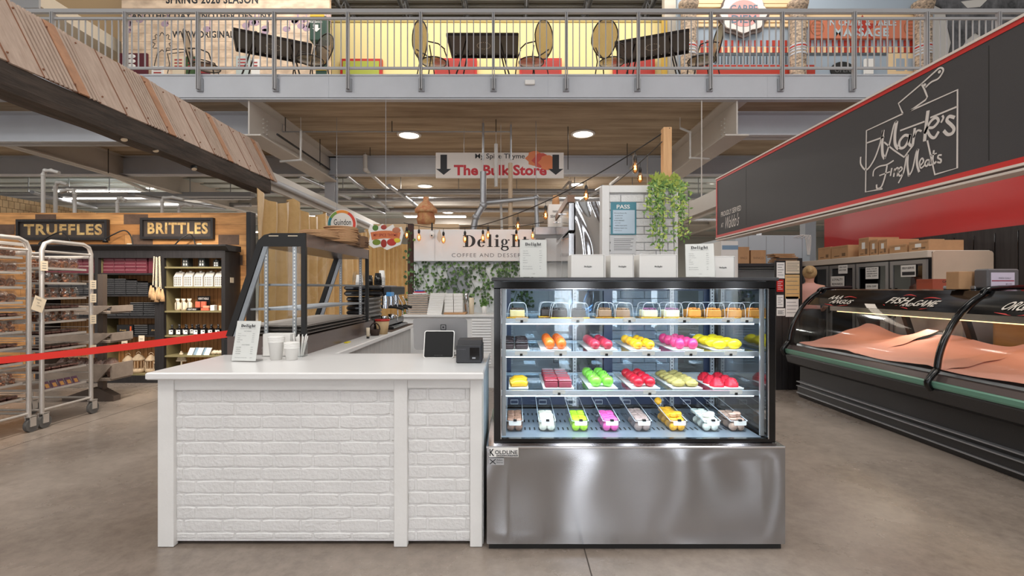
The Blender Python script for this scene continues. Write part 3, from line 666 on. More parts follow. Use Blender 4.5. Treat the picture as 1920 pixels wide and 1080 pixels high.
g = MB(); g.box(XL, XL+.03, YF+.04, 5.5, .0, ZT-.037); g.box(XR_, XR_+.02, YF+.04, 3.0, 0, ZT-.037); g.box(-1.16, XR_, 3.0, 3.03, 0, ZT-.037); mk('side_panel', g, M['white'], CB)
g = MB()
for k in range(19):
    y = 3.04+k*.13; g.bbox(-1.185, -1.16-random.uniform(0, .004), y, y+.128, .002, ZT-.037, .002)
mk('aisle_boards', g, M['plank'], CB)
g = MB(); poly = [(XL-.03, YF-.035), (XR_+.025, YF-.035), (XR_+.025, 3.07), (-1.125, 3.07), (-1.125, 5.62), (XL-.03, 5.62)]
def slab(g, poly, z0, z1, b=.006):
    n = len(poly); cx = sum(p[0] for p in poly)/n
    def off(p, i, d):
        a = Vector(poly[i-1]); q = Vector(poly[i]); c = Vector(poly[(i+1) % n]); n1 = Vector(((q-a).y, -(q-a).x)).normalized(); n2 = Vector(((c-q).y, -(c-q).x)).normalized()
        return q-(n1+n2)*d
    r = [[off(p, i, d)[:]+(z,) for i, p in enumerate(poly)] for d, z in ((b, z0), (0, z0+b), (0, z1-b), (b, z1))]
    vs = sum(r, []); fs = [tuple(range(n-1, -1, -1)), tuple(range(3*n, 4*n))]
    for k in range(3):
        for i in range(n): j = (i+1) % n; fs.append((k*n+i, k*n+j, k*n+n+j, k*n+n+i))
    return g.add(vs, fs, False)
slab(g, poly, ZT-.036, ZT)
single('countertop', g, M['slab'], 'white L-shaped worktop lying on the brick-fronted counter and its left wing', 'countertop')
CT = ZT+.0006
# ================================================================ refrigerated display case
DX0, DX1, DY0, DY1 = -.125, 1.352, 2.375, 3.12; GZ0, GZ1 = .519, 1.353
DC = thing('refrigerated_display_case', 'glass refrigerated pastry display case with black frame and steel base', 'display case', ((DX0+DX1)/2, 2.75, 0))
g = MB(); g.box(DX0+.01, DX1-.01, DY0+.02, DY1-.02, .0, .032); mk('kick_plate', g, M['blackm'], DC)
g = MB()
def wav(u, v):                                           # gently buckled steel sheet
    x = DX0+(DX1-DX0)*u; z = .033+(.507-.033)*v
    e = min(1, u*14, (1-u)*14)*min(1, v*8, (1-v)*8)
    y = DY0+.0042*e*(math.sin(u*17+1.1*math.sin(v*3.6+u*3))*.6+math.sin(u*9.3-v*1.6+1.0)*.9+.35*math.sin(v*4.2+u*7.2)*math.sin(u*6+.6))
    return (x, y, z)
g.grid(wav, 150, 50)
mk('front_panel', g, M['steel'], DC)
g = MB(); g.box(DX0, DX0+.004, DY0+.003, DY1, .033, .507); g.box(DX1-.004, DX1, DY0+.003, DY1, .033, .507); g.box(DX0+.004, DX1-.004, DY1-.004, DY1, .033, .507); g.box(DX0, DX1, DY0+.003, DY0+.012, .033, .036); mk('side_panels', g, M['steel'], DC)
g = MB(); g.bbox(DX0-.002, DX1+.002, DY0-.004, DY1, .505, .517, .003); mk('base_ledge', g, M['chrome'], DC)
X0, X1, Y0, Y1 = DX0+.034, DX1-.03, DY0+.03, DY1-.01
g = MB(); w = .034
for (xa, xb) in ((X0, X0+w), (X1-w, X1)): g.box(xa, xb, Y0+.004, Y0+.03, GZ0+.004, GZ1-.004)
g.box(X0+w, X1-w, Y0+.004, Y0+.03, GZ0, GZ0+.024); g.box(X0+w, X1-w, Y0+.004, Y0+.03, PZ(541, Y0), PZ(527, Y0)-.003)
for (xa, xb) in ((X0, X0+.03), (X1-.03, X1)): g.box(xa, xb, Y1-.03, Y1, GZ0, GZ1-.004)
g.box(X0+.03, X1-.03, Y1-.03, Y1, GZ0, GZ0+.03)
for xa in (X0+.003, X1-.023): g.box(xa, xa+.02, Y0+.03, Y1-.03, GZ0, GZ0+.03); 
mk('frame', g, M['black'], DC)
g = MB(); g.bbox(X0-.012, X1+.012, Y0-.012, Y1+.01, GZ1-.018, GZ1, .004); mk('top_panel', g, mat('case_top_dark', (66, 66, 68), .3, .5), DC)
g = MB(); g.box(X0, X1, Y0+.004, Y0+.012, PZ(541, Y0)-.002, PZ(541, Y0)+.003); g.box(X0, X1, Y0-.008, Y0+.0, GZ0-.001, GZ0+.004)
for xa in (X0+w, X1-w-.004): g.box(xa, xa+.004, Y0+.0, Y0+.006, GZ0+.024, PZ(541, Y0))
mk('bright_edging', g, M['chrome'], DC)
g = MB(); g.box(X0+w+.001, X1-w-.001, Y0+.012, Y0+.018, GZ0+.025, PZ(541, Y0)-.003); mk('front_glass', g, M['clearfront'], DC)
gs = glassmat('side_glass', (215, 225, 232), 1.5, .01, .2)
for xa in (X0+.006, X1-.012): g = MB(); g.box(xa, xa+.006, Y0+.031, Y1-.031, GZ0+.031, GZ1-.02); mk('side_glass', g, gs, DC)
navy = mat('case_navy_frame', (36, 52, 82), .35)
xm = [X0+.03, X0+.33, X0+.70, X0+1.03, X1-.03]
xs_ = [X0+.03, (X0+X1)/2, X1-.03]
for i in range(2):                                      # sliding rear doors
    a, c = xs_[i]-(.03 if i else 0), xs_[i+1]+(.03 if not i else 0); yy = Y1-.022+.01*i
    g = MB(); f_ = .055
    g.box(a, a+f_, yy, yy+.008, GZ0+.031, GZ1-.02); g.box(c-f_, c, yy, yy+.008, GZ0+.031, GZ1-.02); g.box(a+f_, c-f_, yy, yy+.008, GZ0+.031, GZ0+.09); g.box(a+f_, c-f_, yy, yy+.008, GZ1-.07, GZ1-.02)
    dr = mk('sliding_door', g, navy, DC); g = MB(); g.box(a+f_, c-f_, yy+.002, yy+.006, GZ0+.09, GZ1-.07); mk('pane', g, glassmat('rear_glass', (196, 212, 226), 1.2, .01, .05), dr)
for xx in (X0+.045, .40, 1.02, X1-.045):                     # slotted shelf standards
    g = MB(); g.box(xx-.012, xx+.012, Y1-.05, Y1-.036, GZ0+.03, GZ1-.02); g.mat(1)
    for k in range(36): g.box(xx-.003, xx+.003, Y1-.0505, Y1-.0499, GZ0+.05+k*.021, GZ0+.06+k*.021)
    mk('slotted_standard', g, [M['galv'], M['blackm']], DC)
for xx in (X0+.05, X1-.05): g = MB(); g.box(xx-.01, xx+.01, Y0+.035, Y0+.047, GZ0+.03, GZ1-.02); mk('slotted_standard', g, M['galv'], DC)
SH = [1.139, .967, .764]; SY0 = 2.50; SY1 = 3.03
for i, z in enumerate(SH):
    g = MB(); g.box(X0+.04, X1-.04, SY0+.02, SY1, z-.008, z); sh = mk('shelf', g, M['shelfglass'], DC)
    g = MB(); g.box(X0+.036, X1-.036, SY0, SY0+.02, z-.024, z+.001); g.box(X0+.036, X1-.036, SY1, SY1+.012, z-.014, z+.001); mk('shelf_rail', g, mat('shelf_rail_steel', (196, 204, 214), .3, .5), sh)
    g = MB(); g.box(X0+.06, X1-.06, SY0+.004, SY0+.016, z-.0285, z-.0245); mk('led_strip', g, M['led'], sh)
    area('case_led', (.61, SY0+.012, z-.032), (.61, SY0+.3, z-.3), 1.3, .045, 3.2, (.82, .92, 1))
g = MB(); g.box(X0+.06, X1-.06, SY0-.03, SY0-.015, GZ1-.036, GZ1-.019); mk('top_led_housing', g, M['galv'], DC)
g = MB()
for k in range(70): g.box(X0+.07+k*.0178, X0+.08+k*.0178, SY0-.028, SY0-.017, GZ1-.040, GZ1-.0365)
mk('top_led', g, M['led'], DC)
area('case_led_top', (.61, SY0-.02, GZ1-.044), (.61, SY0+.25, GZ1-.3), 1.3, .045, 4.2, (.82, .92, 1))
g = MB(); g.box(X0+.036, X1-.036, Y0+.035, SY1+.03, GZ0+.004, GZ0+.012); g.mat(1)
for k in range(48):
    for y in (2.6, 2.75, 2.9): g.box(X0+.08+k*.026, X0+.088+k*.026, y, y+.05, GZ0+.012, GZ0+.0124)
mk('deck_panel', g, [mat('deck_steel', (170, 182, 196), .35, .6), M['blackm']], DC); DZ = GZ0+.013
# maker's plates on the steel base
g = MB(); g.box(PX(917, DY0-.006), PX(972, DY0-.006), DY0-.007, DY0-.0055, PZ(856, DY0), PZ(839, DY0)); t = mk('maker_plate', g, M['paper'], DC)
g = MB(); text(g, 'K', (PX(918, DY0), DY0-.007, PZ(854, DY0)), UX, UZ, .024, .035, NY, offset=.02); text(g, 'OLDLINE', (PX(928, DY0), DY0-.007, PZ(850.5, DY0)), UX, UZ, .112, .019, NY, offset=.015)
g.box(PX(931, DY0), PX(971, DY0), DY0-.0085, DY0-.007, PZ(855, DY0), PZ(851.8, DY0)); mk('lettering', g, M['ink'], t)
g = MB(); text(g, 'REFRIGERATION', (PX(932, DY0), DY0-.0086, PZ(854.6, DY0)), UX, UZ, .1, .006, NY); mk('small_lettering', g, M['paper'], t)
g = MB(); g.box(PX(917, DY0), PX(945, DY0), DY0-.007, DY0-.0055, PZ(871, DY0), PZ(858, DY0)); t = mk('service_sticker', g, mat('sticker_grey', (176, 176, 178), .4), DC)
g = MB(); text(g, 'Adam', (PX(931, DY0), DY0-.007, PZ(863, DY0)), UX, UZ, .03, .009, NY); text(g, 'Storey', (PX(931, DY0), DY0-.007, PZ(868, DY0)), UX, UZ, .032, .009, NY)
for s in (-1, 1): g.ribbon([(PX(924, DY0)-.014*s, DY0-.0075, PZ(869, DY0)), (PX(924, DY0)+.014*s, DY0-.0075, PZ(860, DY0))], .004, NY, .001)
mk('lettering', g, M['ink'], t)
# ---------------------------------------------------------------- pastry prototypes
def rowof(mbfn, name, cat, mats, X, Yf, z, nrow, ncol, dx, dy, desc, group, jitter=.003):
    proto = thing(name, 'x', cat, (0, 0, 0), group) if callable(mbfn) and mbfn.__name__.startswith('parts_') else None
    if proto: mbfn(proto); 
    else: proto = tag(mk(name, mbfn(), mats), 'x', cat, group)
    base = proto.location.copy(); first = True
    sfx = ['front', 'second', 'third', 'fourth', 'fifth', 'sixth']
    for r in range(nrow):
        for c in range(ncol):
            col = '' if ncol == 1 else (' of the left file' if c == 0 else ' of the right file')
            pos = ('rearmost' if r == nrow-1 and nrow > 1 else sfx[r]+(' from the front' if r else ' one'))
            l = desc.replace('#', pos+col)
            loc = Vector((X+(c-(ncol-1)/2)*dx+random.uniform(-jitter, jitter), Yf+r*dy+random.uniform(-jitter, jitter), z))
            o = proto if first else dup(proto, loc, 0, l, group)
            o.location = loc; o['label'] = l; o.rotation_euler = (0, 0, random.uniform(-.06, .06)); first = False
def board(X, Yf, w, d, z, lab):
    g = MB(); g.bbox(X-w/2, X+w/2, Yf-.025, Yf+d, z+.0003, z+.004, .001); g.box(X-w/2, X+w/2, Yf-.025, Yf-.022, z+.004, z+.006)
    single('cake_board', g, M['paper'], lab, 'cake board', 'white boards under the pastries'); return z+.0042
def tagcard(px, Y, z, lab, name='price_tag'):
    t = thing(name, lab, 'price tag', (PX(px, Y), Y, z), 'price tags in the pastry case'); X = PX(px, Y)
    g = MB(); g.prism([(-.03, -.004), (.03, -.004), (.033, 0), (.033, .014), (.028, .018), (-.028, .018), (-.033, .014), (-.033, 0)], (X, Y, z), UX, (0, -.25, .97), (0, .001, 0)); mk('card', g, M['paper'], t)
    g = MB(); g.box(X-.006, X+.008, Y-.003, Y+.004, z-.009, z+.004); mk('clip', g, M['blackm'], t)
def eg(rx, ry, rz, bump=0, fr=9): return lambda: MB().ball((0, 0, rz*.92), rx, ry, rz, 16, 10, (lambda d: 1+bump*math.sin(d.x*fr)*math.sin(d.y*fr+1)*math.sin(d.z*fr)) if bump else None)
pm = lambda nm, c, r=.35, **k: mat(nm, c, r, **k)
S2, S3 = SH[1], SH[2]
items2 = [(965, 'chocolate slice', (58, 46, 48), 'slice', 4, .078, 'dark chocolate cake slices'), (1041, 'orange-glazed pastry', (238, 112, 40), 'egg', 4, .064, 'orange glazed pastries'),
          (1127, 'raspberry-glazed pastry', (186, 52, 74), 'mango', 4, .066, 'dark pink glazed pastries'), (1206, 'mango-shaped pastry', (240, 186, 30), 'mangoy', 4, .066, 'yellow and orange mango pastries'),
          (1285, 'raspberry-shaped pastry', (214, 62, 122), 'rasp', 4, .068, 'bright pink raspberry pastries'), (1360, 'lemon-shaped pastry', (240, 216, 36), 'lemon', 4, .082, 'bright yellow lemon pastries')]
for i, (px, nm, c, kind, nr, dx, grp) in enumerate(items2):
    X = PX(px, 2.6); Yf = 2.575; zb = board(X, Yf, .16, .42, S2, 'white board under the %s on the second shelf' % grp)
    m_ = pm(grp, c, .3, var=.08, vs=20)
    if kind == 'slice':
        def f_():
            g = MB(); g.bbox(-.034, .034, -.026, .026, 0, .03, .006); g.mat(1); g.bbox(-.035, .035, -.027, .027, .0305, .04, .005); g.mat(0); g.sweep([(-.03, -.01, .042), (0, .012, .044), (.03, -.006, .042)], .0035, 6); return g
        mm = [m_, pm('chocolate_top', (40, 32, 34), .3)]
    elif kind == 'egg': f_ = eg(.027, .03, .03, .04); mm = m_
    elif kind == 'mango': f_ = eg(.026, .034, .026); mm = m_
    elif kind == 'mangoy': f_ = eg(.025, .034, .025); m_ = pm('mango_glaze', (244, 150, 40), .3, c2=(246, 206, 30), vs=14); mm = m_
    elif kind == 'rasp': f_ = eg(.027, .029, .029, .09, 22); mm = m_
    else:
        def f_(): return MB().ball((0, 0, .026), .036, .028, .028, 18, 10, lambda d: 1+.2*max(0, abs(d.x)-.85)/.15)
        mm = m_
    rowof(f_, 'pastry', 'pastry', mm, X, Yf+.01, zb, nr, 2, dx, .092 if kind != 'slice' else .085, nm+' on the second shelf, #', grp)
    tagcard(px+(10 if i else 12), 2.498, S2-.012, 'small white price tag on the second shelf below the %s' % grp)
S3items = [(972, 'yellow'), (1046, 'squares'), (1127, 'apple'), (1206, 'redegg'), (1285, 'pist'), (1357, 'rose')]
# golden long cakes
X = PX(972, 2.6); zb = board(X, 2.575, .105, .3, S3, 'white board under the three yellow long cakes on the third shelf')
def f_(): return MB().sweep([(-.045, -.006, .016), (-.02, .004, .022), (.02, .006, .023), (.045, -.002, .017)], [.013, .02, .02, .013], 12)
rowof(f_, 'long_cake', 'pastry', pm('golden_glaze', (228, 178, 34), .3, var=.1, vs=20), X, 2.59, zb, 3, 1, .1, .06, 'golden yellow long cake at the left of the third shelf, #', 'yellow long cakes')
X = PX(1046, 2.6); zb = board(X, 2.575, .165, .4, S3, 'white board under the dark red square cakes on the third shelf')
def f_():
    g = MB(); g.bbox(-.034, .034, -.034, .034, .0, .036, .005); g.mat(1); g.bbox(-.0345, .0345, -.0345, .0345, .0362, .043, .003); return g
rowof(f_, 'square_cake', 'pastry', [pm('berry_cake', (150, 54, 72), .5, var=.15, vs=30), pm('berry_jelly', (168, 34, 52), .15)], X, 2.585, zb, 5, 2, .074, .076, 'dark red square cake on the third shelf, #', 'red square cakes')
X = PX(1128, 2.6); zb = board(X, 2.575, .155, .42, S3, 'white board under the green apple cakes on the third shelf')
def parts_apple(t):
    g = MB(); g.ball((0, 0, .03), .03, .03, .031, 16, 10, lambda d: 1-.16*max(0, d.z-.75)/.25-.08*max(0, -d.z-.8)/.2); mk('glazed_cake', g, pm('apple_green', (128, 208, 70), .25, var=.08, vs=20), t)
    g = MB(); g.sweep([(0, 0, .054), (.001, 0, .064), (.005, 0, .072)], .0016, 6); mk('stem', g, M['ink'], t)
rowof(parts_apple, 'apple_cake', 'pastry', None, X, 2.59, zb, 4, 2, .068, .094, 'bright green apple-shaped cake on the third shelf, #', 'green apple cakes')
X = PX(1206, 2.6); zb = board(X, 2.575, .155, .42, S3, 'white board under the red ribbed cakes on the third shelf')
rowof(eg(.029, .033, .027, .06, 16), 'ribbed_cake', 'pastry', pm('deep_red_glaze', (200, 24, 48), .35, var=.12, vs=20), X, 2.59, zb, 4, 2, .066, .088, 'deep red ribbed cake on the third shelf, #', 'red ribbed cakes')
X = PX(1283, 2.6); zb = board(X, 2.575, .16, .42, S3, 'white board under the pistachio pastries on the third shelf')
def f_():
    g = MB(); g.ball((0, 0, .018), .038, .03, .018, 16, 8, lambda d: 1+.08*math.sin(7*math.atan2(d.y, d.x))); g.ball((.005, 0, .03), .022, .02, .012, 12, 6); return g
rowof(f_, 'pistachio_pastry', 'pastry', pm('pistachio_pastry', (176, 160, 92), .55, var=.18, vs=26), X, 2.59, zb, 5, 2, .072, .072, 'pale green-brown flaky pastry on the third shelf, #', 'pistachio pastries')
X = PX(1358, 2.6); zb = board(X, 2.575, .165, .42, S3, 'white board under the red rose cakes on the third shelf')
def f_():
    g = MB()
    for k, (r, h) in enumerate(((.036, .022), (.03, .032), (.023, .04), (.014, .045))):
        pts = [((r+.003*math.sin(5*a+k))*math.cos(a), (r+.003*math.sin(5*a+k))*math.sin(a)) for a in [2*PI*i/20 for i in range(20)]]
        g.add([(x, y, .0) for x, y in pts]+[(x*.96, y*.96, h) for x, y in pts]+[(x*.8, y*.8, h-.003) for x, y in pts], [(i, (i+1) % 20, 20+(i+1) % 20, 20+i) for i in range(20)]+[(20+i, 20+(i+1) % 20, 40+(i+1) % 20, 40+i) for i in range(20)]+[tuple(range(40, 60))], True)
    return g
rowof(f_, 'rose_cake', 'pastry', pm('rose_red', (206, 28, 52), .5, var=.12, vs=24), X, 2.60, zb, 3, 2, .08, .088, 'red rose-shaped cake on the third shelf, #', 'red rose cakes')
for px, l in ((1048, 'red square cakes'), (1218, 'red ribbed cakes'), (1380, 'red rose cakes')): tagcard(px, 2.498, S3-.012, 'small white price tag on the third shelf below the %s' % l)
# cake slices in domed boxes on the top shelf
S1 = SH[0]; gold = mat('gold_tray', (214, 160, 52), .25, .8)
def cakebox(px, Y, w, kind, lab):
    X = PX(px, Y); z = S1+.0004; t = thing('boxed_cake_slice', lab, 'cake slice', (X, Y, z), 'boxed cake slices on the top shelf')
    g = MB(); g.bbox(X-w/2-.006, X+w/2+.006, Y-.045, Y+.075, z, z+.006, .002); mk('tray', g, gold, t)
    g = MB(); h = .082; a = w/2; prof = [(-a, .006), (-a+.004, h*.6), (-a+.012, h*.92), (-a+.024, h), (a-.02, h), (a-.008, h*.9), (a-.002, h*.6), (a, .006)]
    A = [(X+p, Y-.042, z+q) for p, q in prof]; B = [(X+p, Y+.072, z+q) for p, q in prof]; k = len(prof)
    g.add(A+B, [(i, i+1, k+i+1, k+i) for i in range(k-1)]+[tuple(range(k-1, -1, -1)), tuple(range(k, 2*k))], False); d_ = mk('clear_dome', g, M['clearfront'], t)
    g = MB(); g.sweep([(x, y, zz) for x, y, zz in A], .0011, 5); g.sweep([(x, y, zz) for x, y, zz in B], .0009, 5); mk('dome_edge', g, mat('clear_rim', (206, 214, 222), .15), d_)
    cols = {'cheese': ((222, 204, 150), (70, 52, 44)), 'choc': ((52, 40, 38), (30, 24, 24)), 'brown': ((150, 118, 92), (120, 88, 62)), 'berry': ((228, 220, 186), (110, 60, 92)), 'caramel': ((206, 142, 62), (190, 116, 44))}[kind]
    c = mk('cake', MB().bbox(X-w/2+.012, X+w/2-.014, Y-.034, Y+.06, z+.0062, z+.044, .004), pm('cake_'+kind, cols[0], .6, var=.12, vs=30), t)
    g = MB()
    for q in range(5): g.ball((X-w/2+.025+q*(w-.05)/4, Y-.02+.012*(q % 2), z+.048), .009, .012, .006, 8, 5)
    for q in range(4): g.ball((X-w/2+.03+q*(w-.06)/3, Y+.02, z+.048), .01, .012, .007, 8, 5)
    mk('topping', g, pm('topping_'+kind, cols[1], .35), t)
for px, Y, w, k, l in ((970, 2.58, .105, 'cheese', 'boxed cheesecake slice with dark swirl at the far left of the top shelf'), (1027, 2.68, .1, 'choc', 'boxed chocolate slice on the top shelf, leftmost of the chocolate ones'),
        (1050, 2.56, .1, 'choc', 'boxed chocolate slice on the top shelf, middle of the chocolate ones'), (1085, 2.56, .096, 'choc', 'boxed chocolate slice with white piping on the top shelf, rightmost chocolate one'),
        (1133, 2.6, .095, 'brown', 'boxed brown sponge slice on the top shelf, left of the pair'), (1167, 2.57, .095, 'brown', 'boxed brown sponge slice on the top shelf, right of the pair'),
        (1217, 2.57, .1, 'berry', 'boxed cream slice with purple berries on the top shelf, left one'), (1258, 2.57, .1, 'berry', 'boxed cream slice with purple berries on the top shelf, right one'),
        (1299, 2.6, .096, 'caramel', 'boxed caramel slice on the top shelf, left of the four'), (1336, 2.57, .096, 'caramel', 'boxed caramel slice on the top shelf, second of the four'), (1374, 2.57, .096, 'caramel', 'boxed caramel slice on the top shelf, third of the four'), (1410, 2.57, .08, 'caramel', 'boxed caramel slice at the far right of the top shelf')):
    cakebox(px, Y, w, k, l)
for px, l in ((978, 'cheesecake slice'), (1083, 'chocolate slices'), (1180, 'brown sponge slices'), (1283, 'cream berry slices'), (1365, 'caramel slices'), (1400, 'right end of the caramel slices')): tagcard(px, 2.498, S1-.010, 'small pale price tag on the top shelf below the %s' % l)
# macaron bins
def parts_mac(shell, fill, speck):
    t = thing('macaron', 'x', 'macaron', (0, 0, 0)); r = .021
    g = MB(); g.lathe([(0, .0), (r*.8, .001), (r, .006), (r, .009)], (0, 0, 0), 16); g.lathe([(r, .013), (r, .016), (r*.8, .0215), (0, .0225)], (0, 0, 0), 16); mk('shells', g, shell, t)
    g = MB(); g.lathe([(r*.93, .0092), (r*.95, .011), (r*.93, .0128)], (0, 0, 0), 14); mk('filling', g, fill, t); return t
bins = [(965, 'brown and white', (150, 112, 92), (90, 66, 56), 'cinnamon-brown'), (1026, 'speckled white', (232, 226, 208), (200, 190, 170), 'speckled white'), (1088, 'bright green', (178, 230, 40), (140, 190, 40), 'lime green'),
        (1146, 'bright pink', (240, 96, 176), (236, 200, 216), 'bright pink'), (1206, 'taupe', (166, 142, 134), (120, 96, 90), 'taupe'), (1272, 'orange-yellow', (248, 180, 36), (220, 140, 40), 'orange-yellow'),
        (1335, 'plain white', (234, 234, 222), (216, 214, 200), 'plain white'), (1385, 'pale brown', (190, 156, 138), (120, 84, 78), 'pale rosy-brown')]
for bi, (px, nm, c, c2, desc) in enumerate(bins):
    Y = 2.56; X = PX(px, Y); z = DZ+.0004; w = .088; d = .36; hgt = .09
    t = thing('macaron_bin', 'clear plastic bin of %s macarons on the case floor' % desc, 'bin', (X, Y+.15, z), 'clear macaron bins')
    g = MB(); k = .0022; a = w/2
    g.box(X-a*.86, X+a*.86, Y, Y+d, z, z+k)
    for s in (-1, 1): g.add([(X+s*a*.86, Y, z), (X+s*a*.86, Y+d, z), (X+s*a, Y+d+.01, z+hgt+.012), (X+s*a, Y-.006, z+hgt-.03)], [(0, 1, 2, 3)], False); g.add([(X+s*a*.86+s*k, Y, z), (X+s*a*.86+s*k, Y+d, z), (X+s*a+s*k, Y+d+.01, z+hgt+.012), (X+s*a+s*k, Y-.006, z+hgt-.03)], [(0, 1, 2, 3)], False)
    g.add([(X-a*.86, Y, z), (X+a*.86, Y, z), (X+a, Y-.006, z+hgt-.03), (X-a, Y-.006, z+hgt-.03)], [(0, 1, 2, 3)], False)
    g.add([(X-a*.86, Y+d, z), (X+a*.86, Y+d, z), (X+a, Y+d+.01, z+hgt+.012), (X-a, Y+d+.01, z+hgt+.012)], [(0, 1, 2, 3)], False); mk('bin_body', g, M['acrylic'], t)
    g = MB(); g.sweep([(X-a, Y-.006, z+hgt-.03), (X+a, Y-.006, z+hgt-.03), (X+a, Y+d+.01, z+hgt+.012), (X-a, Y+d+.01, z+hgt+.012)], .0018, 6, closed=True); mk('rim', g, mat('clear_rim', (206, 214, 222), .15), t)
    g = MB(); g.sweep([(X-.022, Y+d+.009, z+.06), (X-.022, Y+d+.01, z+.084), (X+.022, Y+d+.01, z+.084), (X+.022, Y+d+.009, z+.06)], .0018, 6, closed=True); mk('handle_slot', g, MATS['clear_rim'], t)
    g = MB(); g.prism([(-.03, -.012), (.03, -.012), (.033, -.006), (.033, .012), (-.033, .012), (-.033, -.006)], (X+.002, Y-.014, z+hgt-.04), UX, UZ, (0, .0015, 0)); l_ = mk('flavour_label', g, M['paper'], t)
    g = MB(); g.box(X-.007, X+.011, Y-.016, Y-.005, z+hgt-.03, z+hgt-.02); mk('clip', g, M['blackm'], l_)
    mp = parts_mac(pm('macaron_%d' % bi, c, .45, var=.12, vs=60), pm('filling_%d' % bi, c2, .6), None)
    G = '%s macarons' % nm; mp['group'] = G; lab = '%s macaron in the clear bin of %s ones' % (desc, desc); first = True
    def pm_(loc, rx, rz):
        global first
        o = mp if first else dup(mp, loc, 0); o['label'] = lab; o['group'] = G; o.location = loc; o.rotation_euler = (rx, 0, rz); first = False
    deep = {4: 6, 5: 7, 6: 6}.get(bi, 5)
    for r in range(deep):
        for s in (-1, 1):
            yy = Y+.026+r*.034
            if r % 2 == 0: pm_((X+s*.0175, yy+.008, z+.022), PI/2, s*.3)
            pm_((X+s*.0185+random.uniform(-.002, .002), yy+random.uniform(-.003, .003), z+.044+random.uniform(0, .003)+r*.0015), random.uniform(-.12, .12), 0)
    if bi in (5, 6, 7):
        for s in (-1, 1): pm_((X+s*.017, Y+.05+.012*s, z+.070), .1*s, 0)
    if bi == 5: pm_((X-.012, Y+d-.03, z+.085), PI/2-.5, 0)
# high-bay lamp housings over the aisle in front
HB = thing('high_bay_lamp', 'x', 'lamp', (0, 0, 0), 'high bay lamps over the aisle')
g = MB(); g.lathe([(.8, 0), (.8, .04), (.5, .16), (.15, .3), (0, .31)], (0, 0, 0), 24, caps=False); mk('reflector', g, M['grey'], HB)
g = MB(); g.cyl((0, 0, .3), (0, 0, 2.4), .01, 6); mk('hanger', g, M['galv'], HB)
for i, (x, y) in enumerate(BAYS): place(HB, USED, (x, y, 7.02), 0, 'hanging dome lamp above the aisle in front of the counter')
# ================================================================ things on the worktop
def stand(px, pyb, Y, w, h, tilt, rotz, lab, menu, name='menu_stand', base=CT):
    """clear acrylic menu stand leaning back, with a printed card; origin at its foot"""
    t = thing(name, lab, 'menu stand', (PX(px, Y), Y, base)); t.rotation_euler = (0, 0, rotz)
    up = Vector((0, math.sin(tilt), math.cos(tilt))); nn = Vector((0, -math.cos(tilt), math.sin(tilt)))
    def loc(g): return g.xf(Matrix.Translation(t.location))
    g = MB(); g.prism([(-w/2, .0), (w/2, 0), (w/2, h*.99), (-w/2, h*.99)], Vector((0, 0, .002))+nn*.006, UX, up, -nn*.001)
    yb = math.sin(tilt)*h+.05; g.prism([(-w/2, 0), (w/2, 0), (w/2, yb), (-w/2, yb)], (0, 0, .0), UX, (0, 1, 0), (0, 0, .002)); mk('acrylic_holder', loc(g), M['acrylic'], t)
    g = MB(); g.prism([(-w/2+.004, .004), (w/2-.004, .004), (w/2-.004, h-.004), (-w/2+.004, h-.004)], Vector((0, 0, .002))+nn*.003, UX, up, -nn*.001); c = mk('menu_card', loc(g), M['paper'], t)
    g = MB(); o = Vector((0, 0, .002))+nn*.0035
    serif_delight(g, o+up*h*.83+Vector((-w*.29, 0, 0)), UX, up, w*.58, nn)
    mk('lettering', loc(g), M['ink'], c); g = MB(); text(g, 'COFFEE AND DESSERT BAR', o+up*h*.785, UX, up, w*.6, h*.012, nn, centre=True)
    for yv, a, b in menu:
        if b is None: text(g, a, o+up*h*yv, UX, up, None, h*.022, nn, centre=True); continue
        text(g, a, o+up*h*yv+Vector((-w*.36, 0, 0)), UX, up, None, h*.021, nn); text(g, b, o+up*h*yv+Vector((w*.22, 0, 0)), UX, up, None, h*.02, nn)
    mk('small_lettering', loc(g), M['inkg'], c)
    return t
m1 = [(.68, 'Cake slice', '$8.50'), (.62, 'Cheesecake', '$8.50'), (.56, 'Mousse cakes (4pcs)', '$10.00'), (.50, 'Loaf', '$3.00'), (.44, 'Macaron', '$2.75'), (.38, 'Croissant', '$4.00'), (.28, 'Box of 6 macarons', '$15'), (.22, 'Box of 12 macarons', '$28'), (.09, '+ HST', None)]
m2 = [(.72, 'HOT DRINKS', None), (.66, 'Espresso', '$3.25'), (.61, 'Cappuccino / Flat white', '$4.75'), (.56, 'Latte', '$4.95'), (.51, 'Americano', '$3.75'), (.46, 'Mocha', '$5.25'), (.39, 'COLD DRINKS', None), (.33, 'Iced coffee', '$4.75'), (.28, 'Iced latte', '$5.00'), (.23, 'Iced mocha', '$5.50'), (.18, 'Lemonade', '$4.00'), (.08, 'Oat, almond or coconut milk', '+$0.75')]
stand(457, 679, 2.71, .155, .235, .22, -.12, 'clear stand holding a printed coffee menu at the left end of the white worktop', m2)
stand(1000, 520, 2.62, .155, .215, .12, 0, 'upright white menu stand on the left end of the glass pastry case', m1, base=GZ1+.0006)
stand(1313, 520, 2.60, .155, .2, .3, -.28, 'tilted white menu stand on the right end of the glass pastry case', m1, base=GZ1+.0006)
